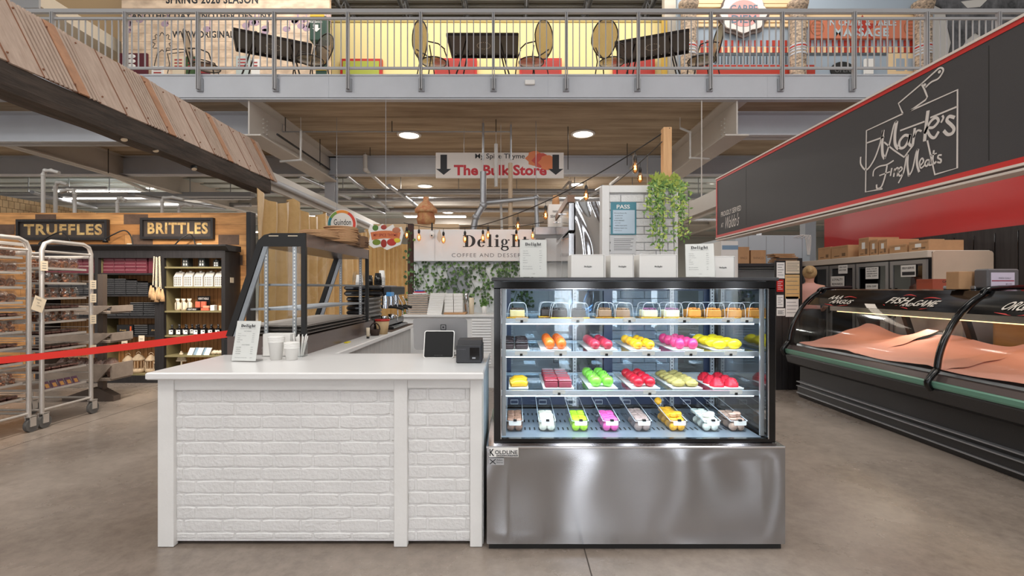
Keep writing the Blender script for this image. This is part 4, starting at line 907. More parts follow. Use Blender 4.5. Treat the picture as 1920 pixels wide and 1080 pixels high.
# white cake boxes
def cakecarton(px0, px1, pyt, Y, depth, lab, side=-1):
    X0_, X1_ = PX(px0, Y), PX(px1, Y); z0 = GZ1+.0006; z1 = PZ(pyt, Y); t = thing('cake_carton', lab, 'box', ((X0_+X1_)/2, Y+depth/2, z0), 'white cartons on the pastry case')
    g = MB(); g.bbox(X0_, X1_, Y, Y+depth, z0, z1, .0015); mk('carton_body', g, M['paper'], t)
    g = MB(); g.box(X1_-.006, X1_-.004, Y-.0006, Y, z0+.004, z1-.004); g.box(X0_+.003, X1_-.003, Y-.0006, Y, z1-.004, z1-.003); mk('flap_seam', g, M['inkg'], t)
    g = MB(); serif_delight(g, ((X0_+X1_)/2-.021, Y, (z0+z1)/2-.005), UX, UZ, .042, NY); mk('lettering', g, M['ink'], t)
cakecarton(1071, 1134, 477, 2.60, .16, 'white carton with small black name, leftmost of four on the pastry case')
cakecarton(1145, 1189, 477, 2.60, .14, 'narrow white carton with small black name, second from left on the pastry case')
cakecarton(1199, 1270, 477, 2.60, .16, 'wide white carton with small black name, left of the tilted menu')
cakecarton(1333, 1378, 480, 2.72, .16, 'white carton behind the tilted menu at the right end of the pastry case')
# napkins, cups and straws
Y = 2.92
t = thing('napkin_holder', 'clear holder of white napkins behind the paper cups on the worktop', 'napkin holder', (PX(515, Y), Y, CT))
g = MB(); xa, xb = PX(492, Y), PX(543, Y); g.box(xa-.004, xb+.004, Y, Y+.09, CT, CT+.003); g.box(xa-.004, xa-.002, Y, Y+.09, CT+.003, CT+.06); g.box(xb+.002, xb+.004, Y, Y+.09, CT+.003, CT+.06); mk('holder', g, M['acrylic'], t)
g = MB()
for k in range(14): g.box(xa, xb, Y+.006+k*.0055, Y+.0105+k*.0055, CT+.0034, PZ(627, Y)+.002*(k % 2))
mk('napkins', g, M['paper'], t)
def papercup(px, Y, rb, rt, h, lab, n=6):
    t = thing('paper_cup_stack', lab, 'cups', (PX(px, Y), Y, CT), 'white paper cups on the worktop'); X = PX(px, Y)
    g = MB(); g.lathe([(rb, 0), (rt, h), (rt+.002, h+.001), (rt-.001, h+.002), (rb, .01)], (X, Y, CT), 28, caps=True); mk('cup', g, M['paper'], t)
    for k in range(n):
        g = MB(); z = CT+h+.003+k*.007-.018; g.lathe([(rt, 0), (rt+.003, .002), (rt+.003, .006), (rt, .007)], (X, Y, z), 28, caps=False)
        if k == n-1: g.lathe([(rt+.002, .006), (rt-.006, .009), (0, .0075)], (X, Y, z), 28)
        mk('cup_rim', g, M['paper'], t)
papercup(518, 2.80, .031, .043, .115, 'taller stack of white paper cups beside the menu stand', 5)
papercup(547, 2.79, .030, .040, .082, 'shorter stack of white paper cups beside the straws', 5)
X, Y = PX(562, 2.93), 2.93
t = thing('straw_holder', 'clear square holder full of white straws on the worktop', 'straw holder', (X, Y, CT))
g = MB()
for s in (-1, 1): g.box(X+s*.034-.001, X+s*.034+.001, Y-.034, Y+.034, CT, CT+.085); g.box(X-.034, X+.034, Y+s*.034-.001, Y+s*.034+.001, CT, CT+.085)
g.box(X-.034, X+.034, Y-.034, Y+.034, CT, CT+.002); mk('holder', g, M['acrylic'], t)
random.seed(5)
for k in range(16):
    a = random.uniform(-.026, .026); c = random.uniform(-.026, .026); g = MB(); g.cyl((X+a*.6, Y+c*.6, CT+.004), (X+a*1.5, Y+c*1.4, CT+.125+random.uniform(-.008, .012)), .003, 8)
    mk('straw', g, M['paper'], t)
# till
Y = 2.98; t = thing('till_monitor', 'large grey back of a till screen with square emblem on the white worktop', 'till', (PX(825, Y), Y, CT))
g = MB(); up = Vector((0, -.16, .985)); w_ = .335; h_ = PZ(596, Y)-CT-.03
def rrect(w, h, r, k=5):
    L = []
    for cx, cy, a0 in ((w/2-r, h-r, 0), (-w/2+r, h-r, 90), (-w/2+r, r, 180), (w/2-r, r, 270)):
        for i in range(k+1): a = math.radians(a0+90*i/k); L.append((cx+r*math.cos(a), cy+r*math.sin(a)))
    return L
gm = mat('till_grey', (150, 148, 148), .4, .3)
g.prism(rrect(w_, h_, .02), (PX(825, Y), Y+.03, CT+.03), UX, up, (0, .012, 0)); sb = mk('screen_back', g, gm, t)
g = MB(); c = Vector((PX(831, Y), Y+.03, CT+.03))+up*(h_*.72)+Vector((0, -.001, 0))
for a, z_, m_ in ((.018, 0, 0), (.013, -.001, 1), (.0055, -.002, 0)):
    g.mat(m_); g.prism([(p, q-a) for p, q in rrect(2*a, 2*a, a*.25)], c+Vector((0, z_, 0)), UX, up, (0, -.001, 0))
mk('emblem', g, [M['ink'], gm], sb)
g = MB(); g.bbox(PX(800, Y), PX(850, Y), Y-.02, Y+.1, CT, CT+.008, .002); g.box(PX(815, Y), PX(835, Y), Y+.05, Y+.08, CT+.008, CT+.16); mk('stand_foot', g, gm, t)
Y = 2.86; t = thing('customer_tablet', 'small dark tablet with pale edge standing in front of the grey till', 'tablet', (PX(822, Y), Y, CT))
up = Vector((0, .3, .954)); g = MB(); g.prism(rrect(.182, .165, .012), (PX(822, Y), Y, CT+.001), UX, up, (0, .012, 0)); mk('tablet_body', g, M['paper'], t)
g = MB(); g.prism([(a, b+.004) for a, b in rrect(.172, .157, .01)], (PX(822, Y), Y-.001, CT+.001), UX, up, (0, .002, 0)); s_ = mk('screen', g, M['screen'], t)
g = MB(); text(g, 'Tap, insert or swipe', Vector((PX(822, Y), Y-.002, CT+.001))+up*.014, UX, up, .05, .004, (0, -1, .3), centre=True); mk('lettering', g, M['inkg'], s_)
g = MB(); g.prism([(0, 0), (.09, 0), (.03, .1)], (PX(822, Y)-.03, Y+.013, CT), (0, 1, 0), UZ, (.06, 0, 0)); mk('foot', g, M['paper'], t)
Y = 2.66; xa, xb = PX(855, Y), PX(903, Y)
t = thing('receipt_printer', 'dark grey receipt printer at the right end of the white worktop', 'printer', ((xa+xb)/2, Y+.08, CT))
g = MB(); g.bbox(xa, xb, Y, Y+.19, CT, PZ(647, Y), .005); mk('printer_body', g, M['charcoal'], t)
g = MB(); zt = PZ(647, Y); g.prism([(0, 0), (.14, 0), (.14, .024), (.03, .02)], (xa+.004, Y+.03, zt+.0005), (0, 1, 0), UZ, (xb-xa-.008, 0, 0)); mk('top_cover', g, M['charcoal'], t)
g = MB(); g.box(xa+.076, xb-.012, Y-.001, Y, CT+.02, zt-.014); g.mat(1); g.box(xa+.09, xa+.108, Y-.004, Y-.001, CT+.026, CT+.034); mk('paper_slot', g, [M['black'], M['galv']], t)
g = MB(); text(g, 'star MICRONICS', (xa+.008, Y, zt-.026), UX, UZ, .046, .006, NY); mk('lettering', g, M['inkg'], t)
g = MB(); g.sweep(spline([(PX(846, 2.9), 2.9, CT+.01), (-.3, 2.92, CT+.012), (-.26, 2.95, CT+.006), (-.22, 2.87, CT+.01)]), .003, 6); single('cable', g, M['blackm'], 'thin black cable lying between the tablet and the receipt printer', 'cable')
# ================================================================ empty slanted pastry case on the left wing
KX1 = -1.293; KX0 = -1.80; KY0, KY1 = 3.0, 4.34; KZ0 = CT; KZT = PZ(437, 3.0); KZH = PZ(462, 3.0)
t = thing('bakery_case', 'empty black-framed bakery case with slanted glass front and wire shelves on the left wing', 'display case', ((KX0+KX1)/2, 3.7, KZ0))
brn = mat('bronze_plastic', (104, 90, 85), .25, .4)
xs0 = PX(478, 3.0)
prof = [(KX1, KZH), (KX1, KZT), (xs0+.10, KZT), (xs0+.055, KZT-.012), (xs0+.02, KZT-.045), (xs0-.0, KZH)]
g = MB(); g.prism(prof, (0, KY1-.02, 0), UX, UZ, (0, .02, 0)); mk('hood_end', g, M['blackm'], t)
g = MB(); g.prism(prof, (0, KY0, 0), UX, UZ, (0, .02, 0))
g.mat(1)
for q in (PX(504, 3), PX(540, 3)): g.box(q, q+.06, KY0-.001, KY0, KZT-.02, KZT-.015)
mk('hood_end', g, [M['blackm'], M['cream']], t)
g = MB(); g.box(xs0+.1, KX1, KY0+.02, KY1-.02, KZT-.006, KZT); g.box(KX1-.012, KX1, KY0+.02, KY1-.02, KZH, KZT-.006); g.box(xs0, KX1-.012, KY0+.02, KY1-.02, KZH, KZH+.006)
g.add([(xs0+.1, KY0+.02, KZT), (xs0+.1, KY1-.02, KZT), (xs0+.02, KY1-.02, KZT-.045), (xs0+.02, KY0+.02, KZT-.045), (xs0, KY0+.02, KZH), (xs0, KY1-.02, KZH)], [(0, 1, 2, 3), (3, 2, 5, 4)], False); mk('hood', g, brn, t)
bz = KZ0+.115
g = MB(); g.box(KX0+.02, KX1, KY0, KY1+.15, KZ0, bz); g.mat(1); g.box(KX0, KX0+.02, KY0, KY1, KZ0, bz-.02); mk('base_cabinet', g, [brn, M['blackm']], t)
for (ya) in (KY0, KY1-.03):
    g = MB(); g.box(KX1-.026, KX1, ya, ya+.03, bz, KZH); mk('rear_post', g, M['blackm'], t)
    g = MB(); g.prism([(KX0+.01, bz), (KX0+.05, bz), (xs0+.045, KZH), (xs0+.005, KZH)], (0, ya, 0), UX, UZ, (0, .03, 0)); mk('slanted_post', g, M['blackm'], t)
    g = MB(); g.prism([(KX0+.055, bz), (KX0+.085, bz), (xs0+.078, KZH), (xs0+.05, KZH)], (0, ya+.004, 0), UX, UZ, (0, .014, 0)); mk('steel_edge', g, M['galv'], t)
    for xx in (PX(500, 3.02), PX(553, 3.02)):
        g = MB(); g.box(xx-.012, xx+.012, ya+.012, ya+.02, bz, KZH); g.mat(1)
        for k in range(26): g.box(xx-.004, xx+.004, ya+.0115, ya+.012, bz+.02+k*.022, bz+.031+k*.022)
        mk('slotted_upright', g, [M['galv'], M['paper']], t)
g = MB(); g.add([(KX0+.03, KY0+.03, bz), (KX0+.03, KY1-.03, bz), (xs0+.02, KY1-.03, KZH), (xs0+.02, KY0+.03, KZH)], [(0, 1, 2, 3)], False); mk('slanted_glass', g, M['glass'], t)
g = MB(); g.add([(KX0+.06, KY0+.003, bz), (KX1-.03, KY0+.003, bz), (KX1-.03, KY0+.003, KZH), (xs0+.03, KY0+.003, KZH)], [(0, 1, 2, 3)], False); mk('end_glass', g, M['glass'], t)
for zz, inset in ((PZ(532, 3.05), .17), (PZ(578, 3.05), .12)):
    g = MB(); xl = KX0+inset*1.05+.02
    g.box(xl, KX1-.03, KY0+.035, KY0+.05, zz-.012, zz); g.box(xl, KX1-.03, KY1-.05, KY1-.035, zz-.012, zz); g.box(xl, xl+.008, KY0+.05, KY1-.05, zz-.014, zz); g.box(KX1-.045, KX1-.03, KY0+.05, KY1-.05, zz-.01, zz)
    sf = mk('wire_shelf', g, M['galv'], t); g = MB()
    for k in range(40): y = KY0+.06+k*.0305; g.cyl((xl, y, zz-.003), (KX1-.03, y, zz-.003), .0022, 5)
    mk('wires', g, M['galv'], sf)
g = MB()
for q in range(3):
    z_ = bz+.012+q*.022
    g.box(KX0+.05, KX1-.01, KY0+.04, KY1-.05+q*-.01, z_, z_+.004)
    for k in range(34): y = KY0+.06+k*.036; g.cyl((KX0+.07, y, z_+.008), (KX1-.02, y, z_+.008), .0028, 5)
mk('stacked_wire_racks', g, mat('dull_steel', (150, 142, 136), .4, .7), t)
# corrugated card rounds stacked on the hood
def stackrounds(px, Y, r, n_, rx, lab, c='kraft', sq=False):
    X = PX(px, Y); z = KZT+.001; t = thing('card_stack', lab, 'cake boards', (X, Y, z), 'card boards stacked on the bakery case')
    for k in range(n_):
        g = MB(); j = random.uniform(-.006, .006); 
        if sq: g.box(X-r+j, X+r+j, Y-r*rx, Y+r*rx, z+k*.0075, z+k*.0075+.006)
        else: g.lathe([(r, 0), (r, .006)], (X+j, Y+j, z+k*.0075), 32, smooth=False)
        mk('card_board', g, M[c], t)
stackrounds(640, 3.62, .12, 15, 1, 'round kraft card boards stacked highest on the bakery case hood')
stackrounds(600, 3.3, .125, 6, 1, 'flat kraft boards at the near end of the bakery case hood')
M['kraftd'] = mat('kraft_dark', (132, 100, 74), .8, var=.1, vs=9)
stackrounds(660, 3.92, .05, 14, 1.1, 'dark brown stack of small card boxes on the bakery case hood', 'kraftd', True)
stackrounds(677, 4.12, .05, 13, 1.1, 'dark brown stack of small card boxes at the far end of the bakery case hood', 'kraftd', True)
# ---------------------------------------------------------------- syrup carafes behind the case
def carafe(x, y, lab):
    t = thing('glass_carafe', lab, 'carafe', (x, y, CT), 'round glass carafes beside the espresso machine'); g = MB(); g.lathe([(.03, 0), (.05, .02), (.056, .06), (.03, .11), (.018, .13), (.022, .15)], (x, y, CT), 20, caps=False); mk('glass_body', g, M['film'], t)
    g = MB(); g.lathe([(0, .004), (.045, .02), (.05, .045), (0, .046)], (x, y, CT), 16); mk('contents', g, M['kraft'], t)
for i in range(5): carafe(-1.72+i*.085, 4.62-.01*(i % 2), 'round glass carafe behind the empty bakery case, %s from the left' % ('first', 'second', 'third', 'fourth', 'fifth')[i])
# tub, tube, basket
Y = 4.36; X = PX(717, Y); t = thing('ice_cream_tub', 'kraft paper tub with red rim on the left wing of the counter', 'tub', (X, Y, CT))
g = MB(); g.lathe([(.045, 0), (.062, .125)], (X, Y, CT), 24); mk('tub_body', g, mat('tub_kraft', (206, 176, 132), .6), t); g = MB(); g.lathe([(.062, .118), (.067, .122), (.067, .134), (.058, .136)], (X, Y, CT), 24, caps=False); mk('rim', g, M['red'], t)
Y = 3.98; X = PX(690, Y); t = thing('cream_tube', 'small cream tube standing on its black cap beside the bakery case', 'tube', (X, Y, CT))
g = MB(); g.lathe([(.012, 0), (.012, .014)], (X, Y, CT), 12); mk('cap', g, M['blackm'], t); g = MB(); g.lathe([(.013, .0145), (.015, .06), (.016, .088)], (X, Y, CT), 12, sy=.6); mk('tube_body', g, M['cream'], t)
Y = 4.22; X = PX(703, Y); t = thing('trinket_basket', 'small dark woven basket by the kraft tub', 'basket', (X, Y, CT))
g = MB(); g.lathe([(.035, 0), (.045, .05), (.042, .052), (.03, .004)], (X, Y, CT), 18); mk('basket_body', g, mat('dark_weave', (60, 44, 36), .8, bump=.5, bs=60), t); g = MB(); g.sweep([(X+.043*math.cos(PI*i/10), Y, CT+.05+.06*math.sin(PI*i/10)) for i in range(11)], .006, 6); mk('handle', g, MATS['dark_weave'], t)
g = MB(); g.bbox(-1.27, -1.24, 3.62, 3.70, CT, CT+.008, .003); single('yellow_scraper', g, mat('yellow_plastic', (226, 206, 40), .4), 'small yellow scraper lying by the base of the bakery case', 'scraper')
# ================================================================ espresso machine on its mat
g = MB(); g.bbox(-1.62, -1.14, 4.55, 5.58, CT, CT+.005, .002); single('counter_mat', g, mat('dark_ribbed_mat', (84, 68, 58), .8), 'dark brown mat under the espresso machine', 'mat')
EX0, EX1, EY0, EY1 = -1.66, -1.22, 4.72, 5.42; z = CT+.006
t = thing('espresso_machine', 'black ribbed espresso machine with chrome groups on the left wing', 'espresso machine', (-1.44, 5.05, z))
blk = mat('gloss_black_body', (22, 21, 22), .25, coat=.5)
g = MB(); g.bbox(EX0, EX1, EY0+.02, EY1, z+.03, z+.1, .012); mk('base', g, blk, t)
g = MB()
for k in range(5): g.bbox(EX0+.02, EX0+.20, EY0+.02, EY1-.02, z+.1+k*.045, z+.143+k*.045, .014)
mk('ribbed_column', g, blk, t)
g = MB()
for k in range(2): g.bbox(EX0, EX1-.06, EY0, EY1, z+.33+k*.055, z+.383+k*.055, .02)
mk('ribbed_head', g, blk, t)
g = MB(); g.bbox(EX1-.058, EX1+.02, EY0+.04, EY1-.04, z+.34, z+.43, .01); mk('control_box', g, M['charcoal'], t)
g = MB(); g.bbox(EX1-.02, EX1+.03, EY0+.01, EY0+.13, z+.33, z+.37, .004); mk('display', g, mat('blue_display', (60, 120, 170), .3, emit=.4), t)
for k in range(3):
    y = EY0+.14+k*.21; g = MB(); g.cyl((EX1-.06, y, z+.34), (EX1-.06, y, z+.22), .035, 16); g.cyl((EX1-.06, y, z+.24), (EX1-.06, y, z+.205), .042, 16); gh = mk('group_head', g, M['chrome'], t)
    g = MB(); g.sweep([(EX1-.05, y, z+.22), (EX1+.05, y-.01, z+.215), (EX1+.12, y-.02, z+.2)], [.012, .012, .016], 8); mk('portafilter', g, M['blackm'], gh)
    g = MB(); g.sweep([(EX1+.0, y+.08, z+.32), (EX1+.04, y+.08, z+.25), (EX1+.045, y+.085, z+.12)], .006, 6); mk('steam_wand', g, M['chrome'], t)
g = MB(); g.bbox(EX1-.18, EX1+.05, EY0+.03, EY1-.03, z+.0, z+.028, .006); g.mat(1)
for k in range(18): g.box(EX1-.17, EX1+.04, EY0+.05+k*.034, EY0+.055+k*.034, z+.029, z+.033)
mk('drip_tray', g, [blk, M['chrome']], t)
for k in range(4): x, y = (EX0+.05, EX1-.1)[k % 2], (EY0+.08, EY1-.08)[k//2]; g = MB(); g.cyl((x, y, z), (x, y, z+.03), .02, 10); mk('foot', g, M['chrome'], t)
for i, (x, y) in enumerate(((EX1-.08, EY0+.16), (EX1-.05, EY0+.36), (EX1-.1, EY0+.52))):
    tt = thing('milk_jug', 'steel milk jug on the espresso machine drip tray, %s from the front' % ('first', 'second', 'third')[i], 'jug', (x, y, z+.034), 'steel milk jugs'); g = MB(); g.lathe([(.035, 0), (.037, .03), (.028, .075), (.034, .095)], (x, y, z+.034), 18); mk('body', g, M['chrome'], tt)
    g = MB(); g.sweep([(x+.032, y, z+.12), (x+.06, y, z+.11), (x+.058, y, z+.06), (x+.036, y, z+.055)], .004, 6); mk('handle', g, M['chrome'], tt)
zt = z+.4395
cups = [(EX1-.12, 4.80, 'black', 3, .04), (EX1-.25, 4.95, 'black', 2, .038), (EX1-.15, 5.05, 'paper', 5, .036), (EX1-.3, 4.78, 'paper', 2, .038), (EX0+.08, 4.85, 'acrylic', 4, .034), (EX0+.16, 4.85, 'acrylic', 4, .034)]
for i, (x, y, c, n_, r) in enumerate(cups):
    tt = thing('cup_stack', 'stack of %s cups on the espresso machine, %s' % ({'black': 'black', 'paper': 'pale', 'acrylic': 'clear'}[c], ('tallest and nearest', 'behind the tall black one', 'striped with several rims', 'short', 'left of the pair', 'right of the pair')[i]), 'cups', (x, y, zt), 'cups on the espresso machine')
    for k in range(n_): g = MB(); g.lathe([(r, 0), (r-.002, .012), (r*.72, .085)], (x, y, zt+k*.018), 18, caps=(c != 'acrylic')); mk('cup', g, M[c], tt)
# ================================================================ back counter, ivy wall and shop sign
YW = 7.0
g = MB(); xw0, xw1 = PX(777, YW), PX(1110, YW)
g.box(xw0, xw1, YW, YW+.08, 0, PZ(432, YW)); 
for k in range(19): g.box(xw0+k*.14, xw0+k*.14+.134, YW-.008, YW, 0.0, PZ(492, YW))
t = tag(mk('back_partition', g, mat('partition_white', (224, 228, 228), .6)), 'white boarded partition behind the coffee counter, covered in hanging ivy', 'partition')
g = MB(); g.box(PX(839, YW), PX(878, YW), YW-.02, YW-.008, 1.0, PZ(501, YW)); mk('hatch', g, M['grey'], t)
g = MB(); zb, zt2 = PZ(490, 6.95), PZ(431, 6.95); g.bbox(PX(777, 6.95), PX(1085, 6.95), 6.90, 6.95, zb, zt2, .003); sg = tag(mk('shop_sign', g, mat('sign_white', (226, 226, 226), .35)), 'wide white shop sign with large black serif name over the ivy wall', 'sign')
g = MB(); g.box(PX(815, 6.9), PX(815.4, 6.9), 6.899, 6.9, zb, zt2); mk('panel_seam', g, M['inkg'], sg)
g = MB(); serif_delight(g, (PX(868, 6.9), 6.9, PZ(463, 6.9)), UX, UZ, 124*6.9/F, NY); mk('lettering', g, M['ink'], sg)
g = MB(); text(g, 'COFFEE AND DESSERT BAR', (PX(847, 6.9), 6.9, PZ(482, 6.9)), UX, UZ, 168*6.9/F, 7*6.9/F, NY, spacing=1.25); mk('small_lettering', g, M['inkg'], sg)
g = MB(); g.prism([(0, 0), (.035, .05), (.03, .12), (0, .2), (-.03, .12), (-.035, .05)], (PX(824, 6.9), 6.8995, PZ(455, 6.9)), UX, UZ, (0, -.001, 0)); mk('stain', g, mat('tan_stain', (206, 190, 170), .5), sg)
# ivy strands: individual garlands
random.seed(21)
def leafshape(s): return [(0, -.5*s), (.45*s, -.25*s), (.35*s, .1*s), (.5*s, .35*s), (.15*s, .3*s), (0, .6*s), (-.15*s, .3*s), (-.5*s, .35*s), (-.35*s, .1*s), (-.45*s, -.25*s)]
def strand(x, y, z0, z1, dens, lab, name='ivy_garland', lm='leafd', s0=.04, grp='ivy garlands on the white partition', wob=.05):
    t = thing(name, lab, 'ivy', (x, y, z0), grp); g = MB(); k = int((z0-z1)/.09)+2
    pts = [(x+wob*.4*math.sin(i*1.3+x*9), y-.01, z0+(z1-z0)*i/k) for i in range(k+1)]; g.sweep(pts, .0035, 5); mk('stem', g, M['leafd'], t)
    g = MB()
    for i in range(int((z0-z1)*dens)):
        q = random.random(); zz = z0+(z1-z0)*q; xx = x+wob*.4*math.sin(q*k*1.3+x*9)+random.uniform(-wob, wob)
        a = random.uniform(-.9, .9); s = s0*random.uniform(.7, 1.25); u = Vector((math.cos(a), random.uniform(-.5, .2), math.sin(a))).normalized(); w = u.cross(Vector((0, -1, random.uniform(-.3, .5))).normalized()); w.normalize()
        o = Vector((xx, y-.02-random.uniform(0, .03), zz)); pl = leafshape(s); g.mat(0 if random.random() < .7 else 1); g.add([o+u*p+w*r for p, r in pl]+[o+Vector((0, .001, 0))], [(i_, (i_+1) % 10, 10) for i_ in range(10)], False)
    mk('leaves', g, [M[lm], M['leaf']], t)
n_s = 17
for i in range(n_s):
    x = xw0+.06+i*(PX(960, YW)-xw0-.06+.35)/n_s+random.uniform(-.03, .03)
    strand(x, YW-.02, PZ(492, YW), (1.02 if x > -1.0 or i % 3 else .98)+random.uniform(0, .25)*(i % 2), random.choice((52, 66, 80)), 'hanging ivy garland on the white partition, the %s garland from the left' % ('first second third fourth fifth sixth seventh eighth ninth tenth eleventh twelfth thirteenth fourteenth fifteenth sixteenth seventeenth'.split()[i]), wob=.09)
strand(PX(768, 6.9), 6.88, PZ(432, 6.9), .9, 34, 'ivy garland climbing the dark post left of the shop sign', wob=.06)
g = MB(); g.box(PX(764, 6.95), PX(774, 6.95), 6.96, 7.04, 0, PZ(420, 7)); single('corner_post', g, mat('dark_red_wood', (72, 44, 36), .7, var=.3, vs=12), 'dark reddish post beside the left edge of the white sign', 'post')
# back counter
g = MB(); by0 = 6.22; bx0, bx1 = PX(752, by0), PX(1060, by0); bzt = .95; t = thing('back_counter', 'white back counter with slatted doors below the ivy wall', 'counter', ((bx0+bx1)/2, 6.5, 0))
g.box(bx0+.02, bx1-.02, by0+.03, 6.84, 0.0, bzt-.03); mk('cabinet_body', g, M['white'], t); g = MB(); g.bbox(bx0, bx1, by0, 6.86, bzt-.03, bzt, .004); mk('worktop', g, M['slab'], t)
for k, (a, c) in enumerate(((884, 922), (925, 963))):
    g = MB(); xa, xb = PX(a, by0+.02), PX(c, by0+.02); g.box(xa, xb, by0+.012, by0+.03, .28, bzt-.05); dr = mk('slatted_door', g, M['paper'], t); g = MB()
    for q in range(17): zz = .31+q*.035; g.prism([(0, 0), (-.014, .004), (-.002, .03)], (xa+.01, by0+.012, zz), (0, 1, 0), UZ, (xb-xa-.02, 0, 0))
    mk('slats', g, M['white'], dr)
# things on the back counter
z = bzt+.0006
def bxy(px, Y): return PX(px, Y)
t = thing('lid_tray_stack', 'tall stack of clear lidded cake trays at the left of the back counter', 'trays', (bxy(784, 6.45), 6.45, z))
for k in range(9): g = MB(); zz = z+k*.03; g.bbox(bxy(766, 6.4), bxy(803, 6.4), 6.36, 6.6, zz, zz+.02, .006); g.mat(1); g.box(bxy(765, 6.4), bxy(804, 6.4), 6.355, 6.605, zz+.0205, zz+.0235); mk('tray', g, [mat('tray_beige', (196, 178, 162), .3), M['paper']], t)
t = thing('folded_carton_stack', 'leaning stack of folded white cartons beside the clear trays', 'cartons', (bxy(817, 6.4), 6.4, z))
for k in range(12): g = MB(); o_ = k*.004; g.box(bxy(802, 6.4)+o_, bxy(829, 6.4)+o_, 6.34, 6.52, z+k*.0235, z+k*.0235+.022); mk('carton', g, M['paper'], t)
g = MB(); g.bbox(bxy(833, 6.4), bxy(874, 6.4), 6.33, 6.58, z, z+.025, .003); single('low_card_tray', g, M['kraft'], 'shallow brown card tray under the white box stacks on the back counter', 'tray')
for c in range(2):
    for k in range(6):
        g = MB(); xa = bxy(834, 6.4)+c*.125-(.004*(k > 3)); g.bbox(xa, xa+.118, 6.36, 6.48, z+.0262+k*.042, z+.0262+k*.042+.0405, .002)
        single('small_white_box', g, M['paper'], 'small white lidded box in the %s stack on the back counter, %s from the bottom' % (('left', 'right')[c], ('first', 'second', 'third', 'fourth', 'fifth', 'topmost')[k]), 'box', 'small white boxes on the back counter')
g = MB(); X = bxy(884, 6.45); g.lathe([(.034, 0), (.034, .22)], (X, 6.45, z), 20); single('paper_roll', g, M['cream'], 'upright cream paper roll on the back counter right of the white boxes', 'roll')
g = MB(); X = bxy(874, 6.62); g.lathe([(.03, 0), (.03, .26), (.02, .28)], (X, 6.62, z), 16); single('steel_canister', g, M['chrome'], 'tall steel canister behind the paper roll', 'canister')
X = bxy(908, 6.5); t = thing('potted_plant', 'small green plant with a white bottle-shaped pot at the right of the back counter', 'plant', (X, 6.5, z)); g = MB(); g.lathe([(.03, 0), (.035, .08), (.02, .11)], (X, 6.5, z), 16); mk('pot', g, M['paper'], t); g = MB()
for k in range(50):
    a = random.uniform(0, 2*PI); r = random.uniform(.01, .07); o = Vector((X+r*math.cos(a), 6.5+r*math.sin(a)*.6, z+.1+random.uniform(0, .1))); g.add([o+Vector((p*1, random.uniform(-.01, .01), q)) for p, q in leafshape(.03)], [tuple(range(10))], False)
mk('foliage', g, M['leaf'], t)
t = thing('folded_cloths', 'blue, red and white folded packets on top of the clear tray stack', 'packets', (bxy(790, 6.5), 6.5, z+.27))
for k, c in enumerate(((230, 230, 235), (200, 40, 60), (60, 110, 180))): g = MB(); g.bbox(bxy(776+k*2, 6.5), bxy(801-k*3, 6.5), 6.42, 6.56, z+.2705+k*.016, z+.2855+k*.016, .005); mk('packet', g, mat('packet_%d' % k, c, .4), t)
# ================================================================ confectionery stall on the left
YT = 6.95; ZTW = PZ(399, YT)
g = MB(); g.box(-9.6, PX(466, YT), YT, YT+.1, 0, ZTW); plankw = brickmat('reclaimed_planks', (214, 158, 98), (176, 120, 66), (120, 84, 56), 1.1, .148, rough=.6, mortar=.002, stretch=6)
tw = tag(mk('plank_partition', g, plankw), 'wide partition of reclaimed horizontal planks behind the sweet shelves', 'partition')
g = MB(); g.box(PX(463, YT), PX(466, YT)+.04, YT-.02, YT+.12, 0, ZTW+.01); mk('end_post', g, M['dkwood'], tw)
g = MB(); random.seed(9)
for x, k, w_ in ((-7.7, 14, .5), (-5.62, 15, .35), (-5.5, 13, .3), (-4.3, 11, .4), (-4.25, 13, .3), (-6.9, 15, .3)): z = .148*k; g.box(x, x+w_, YT-.003, YT, z+.004, z+.145)
mk('dark_planks', g, mat('dark_plank', (96, 74, 60), .7, var=.3, vs=8), tw)
def sgn(px0, px1, pyt, pyb, txt, lab):
    Y = YT-.06; g = MB(); xa, xb, za, zb = PX(px0, Y), PX(px1, Y), PZ(pyb, Y), PZ(pyt, Y); t = thing('board_sign', lab, 'sign', ((xa+xb)/2, Y, za))
    g.box(xa+.03, xb-.03, Y+.03, Y+.05, za+.03, zb-.03); mk('board', g, mat('board_dark_brown', (62, 54, 50), .6, var=.2, vs=8), t); g = MB()
    for (a, b, c, d) in ((xa, xb, zb-.035, zb), (xa, xb, za, za+.035), (xa, xa+.035, za+.035, zb-.035), (xb-.035, xb, za+.035, zb-.035)): g.box(a, b, Y, Y+.055, c, d)
    mk('frame', g, M['dkwood'], t); g = MB(); text(g, txt, (xa+.09, Y+.03, za+.075), UX, UZ, xb-xa-.18, zb-za-.14, NY, offset=.035, spacing=1.14); mk('lettering', g, mat('worn_gold_paint', (214, 184, 122), .6, c2=(150, 110, 66), vs=18), t)
sgn(29, 200, 411, 450, 'TRUFFLES', 'dark framed board with worn gold lettering TRUFFLES on the plank wall')
sgn(262, 399, 408, 448, 'BRITTLES', 'dark framed board with worn gold lettering BRITTLES on the plank wall')
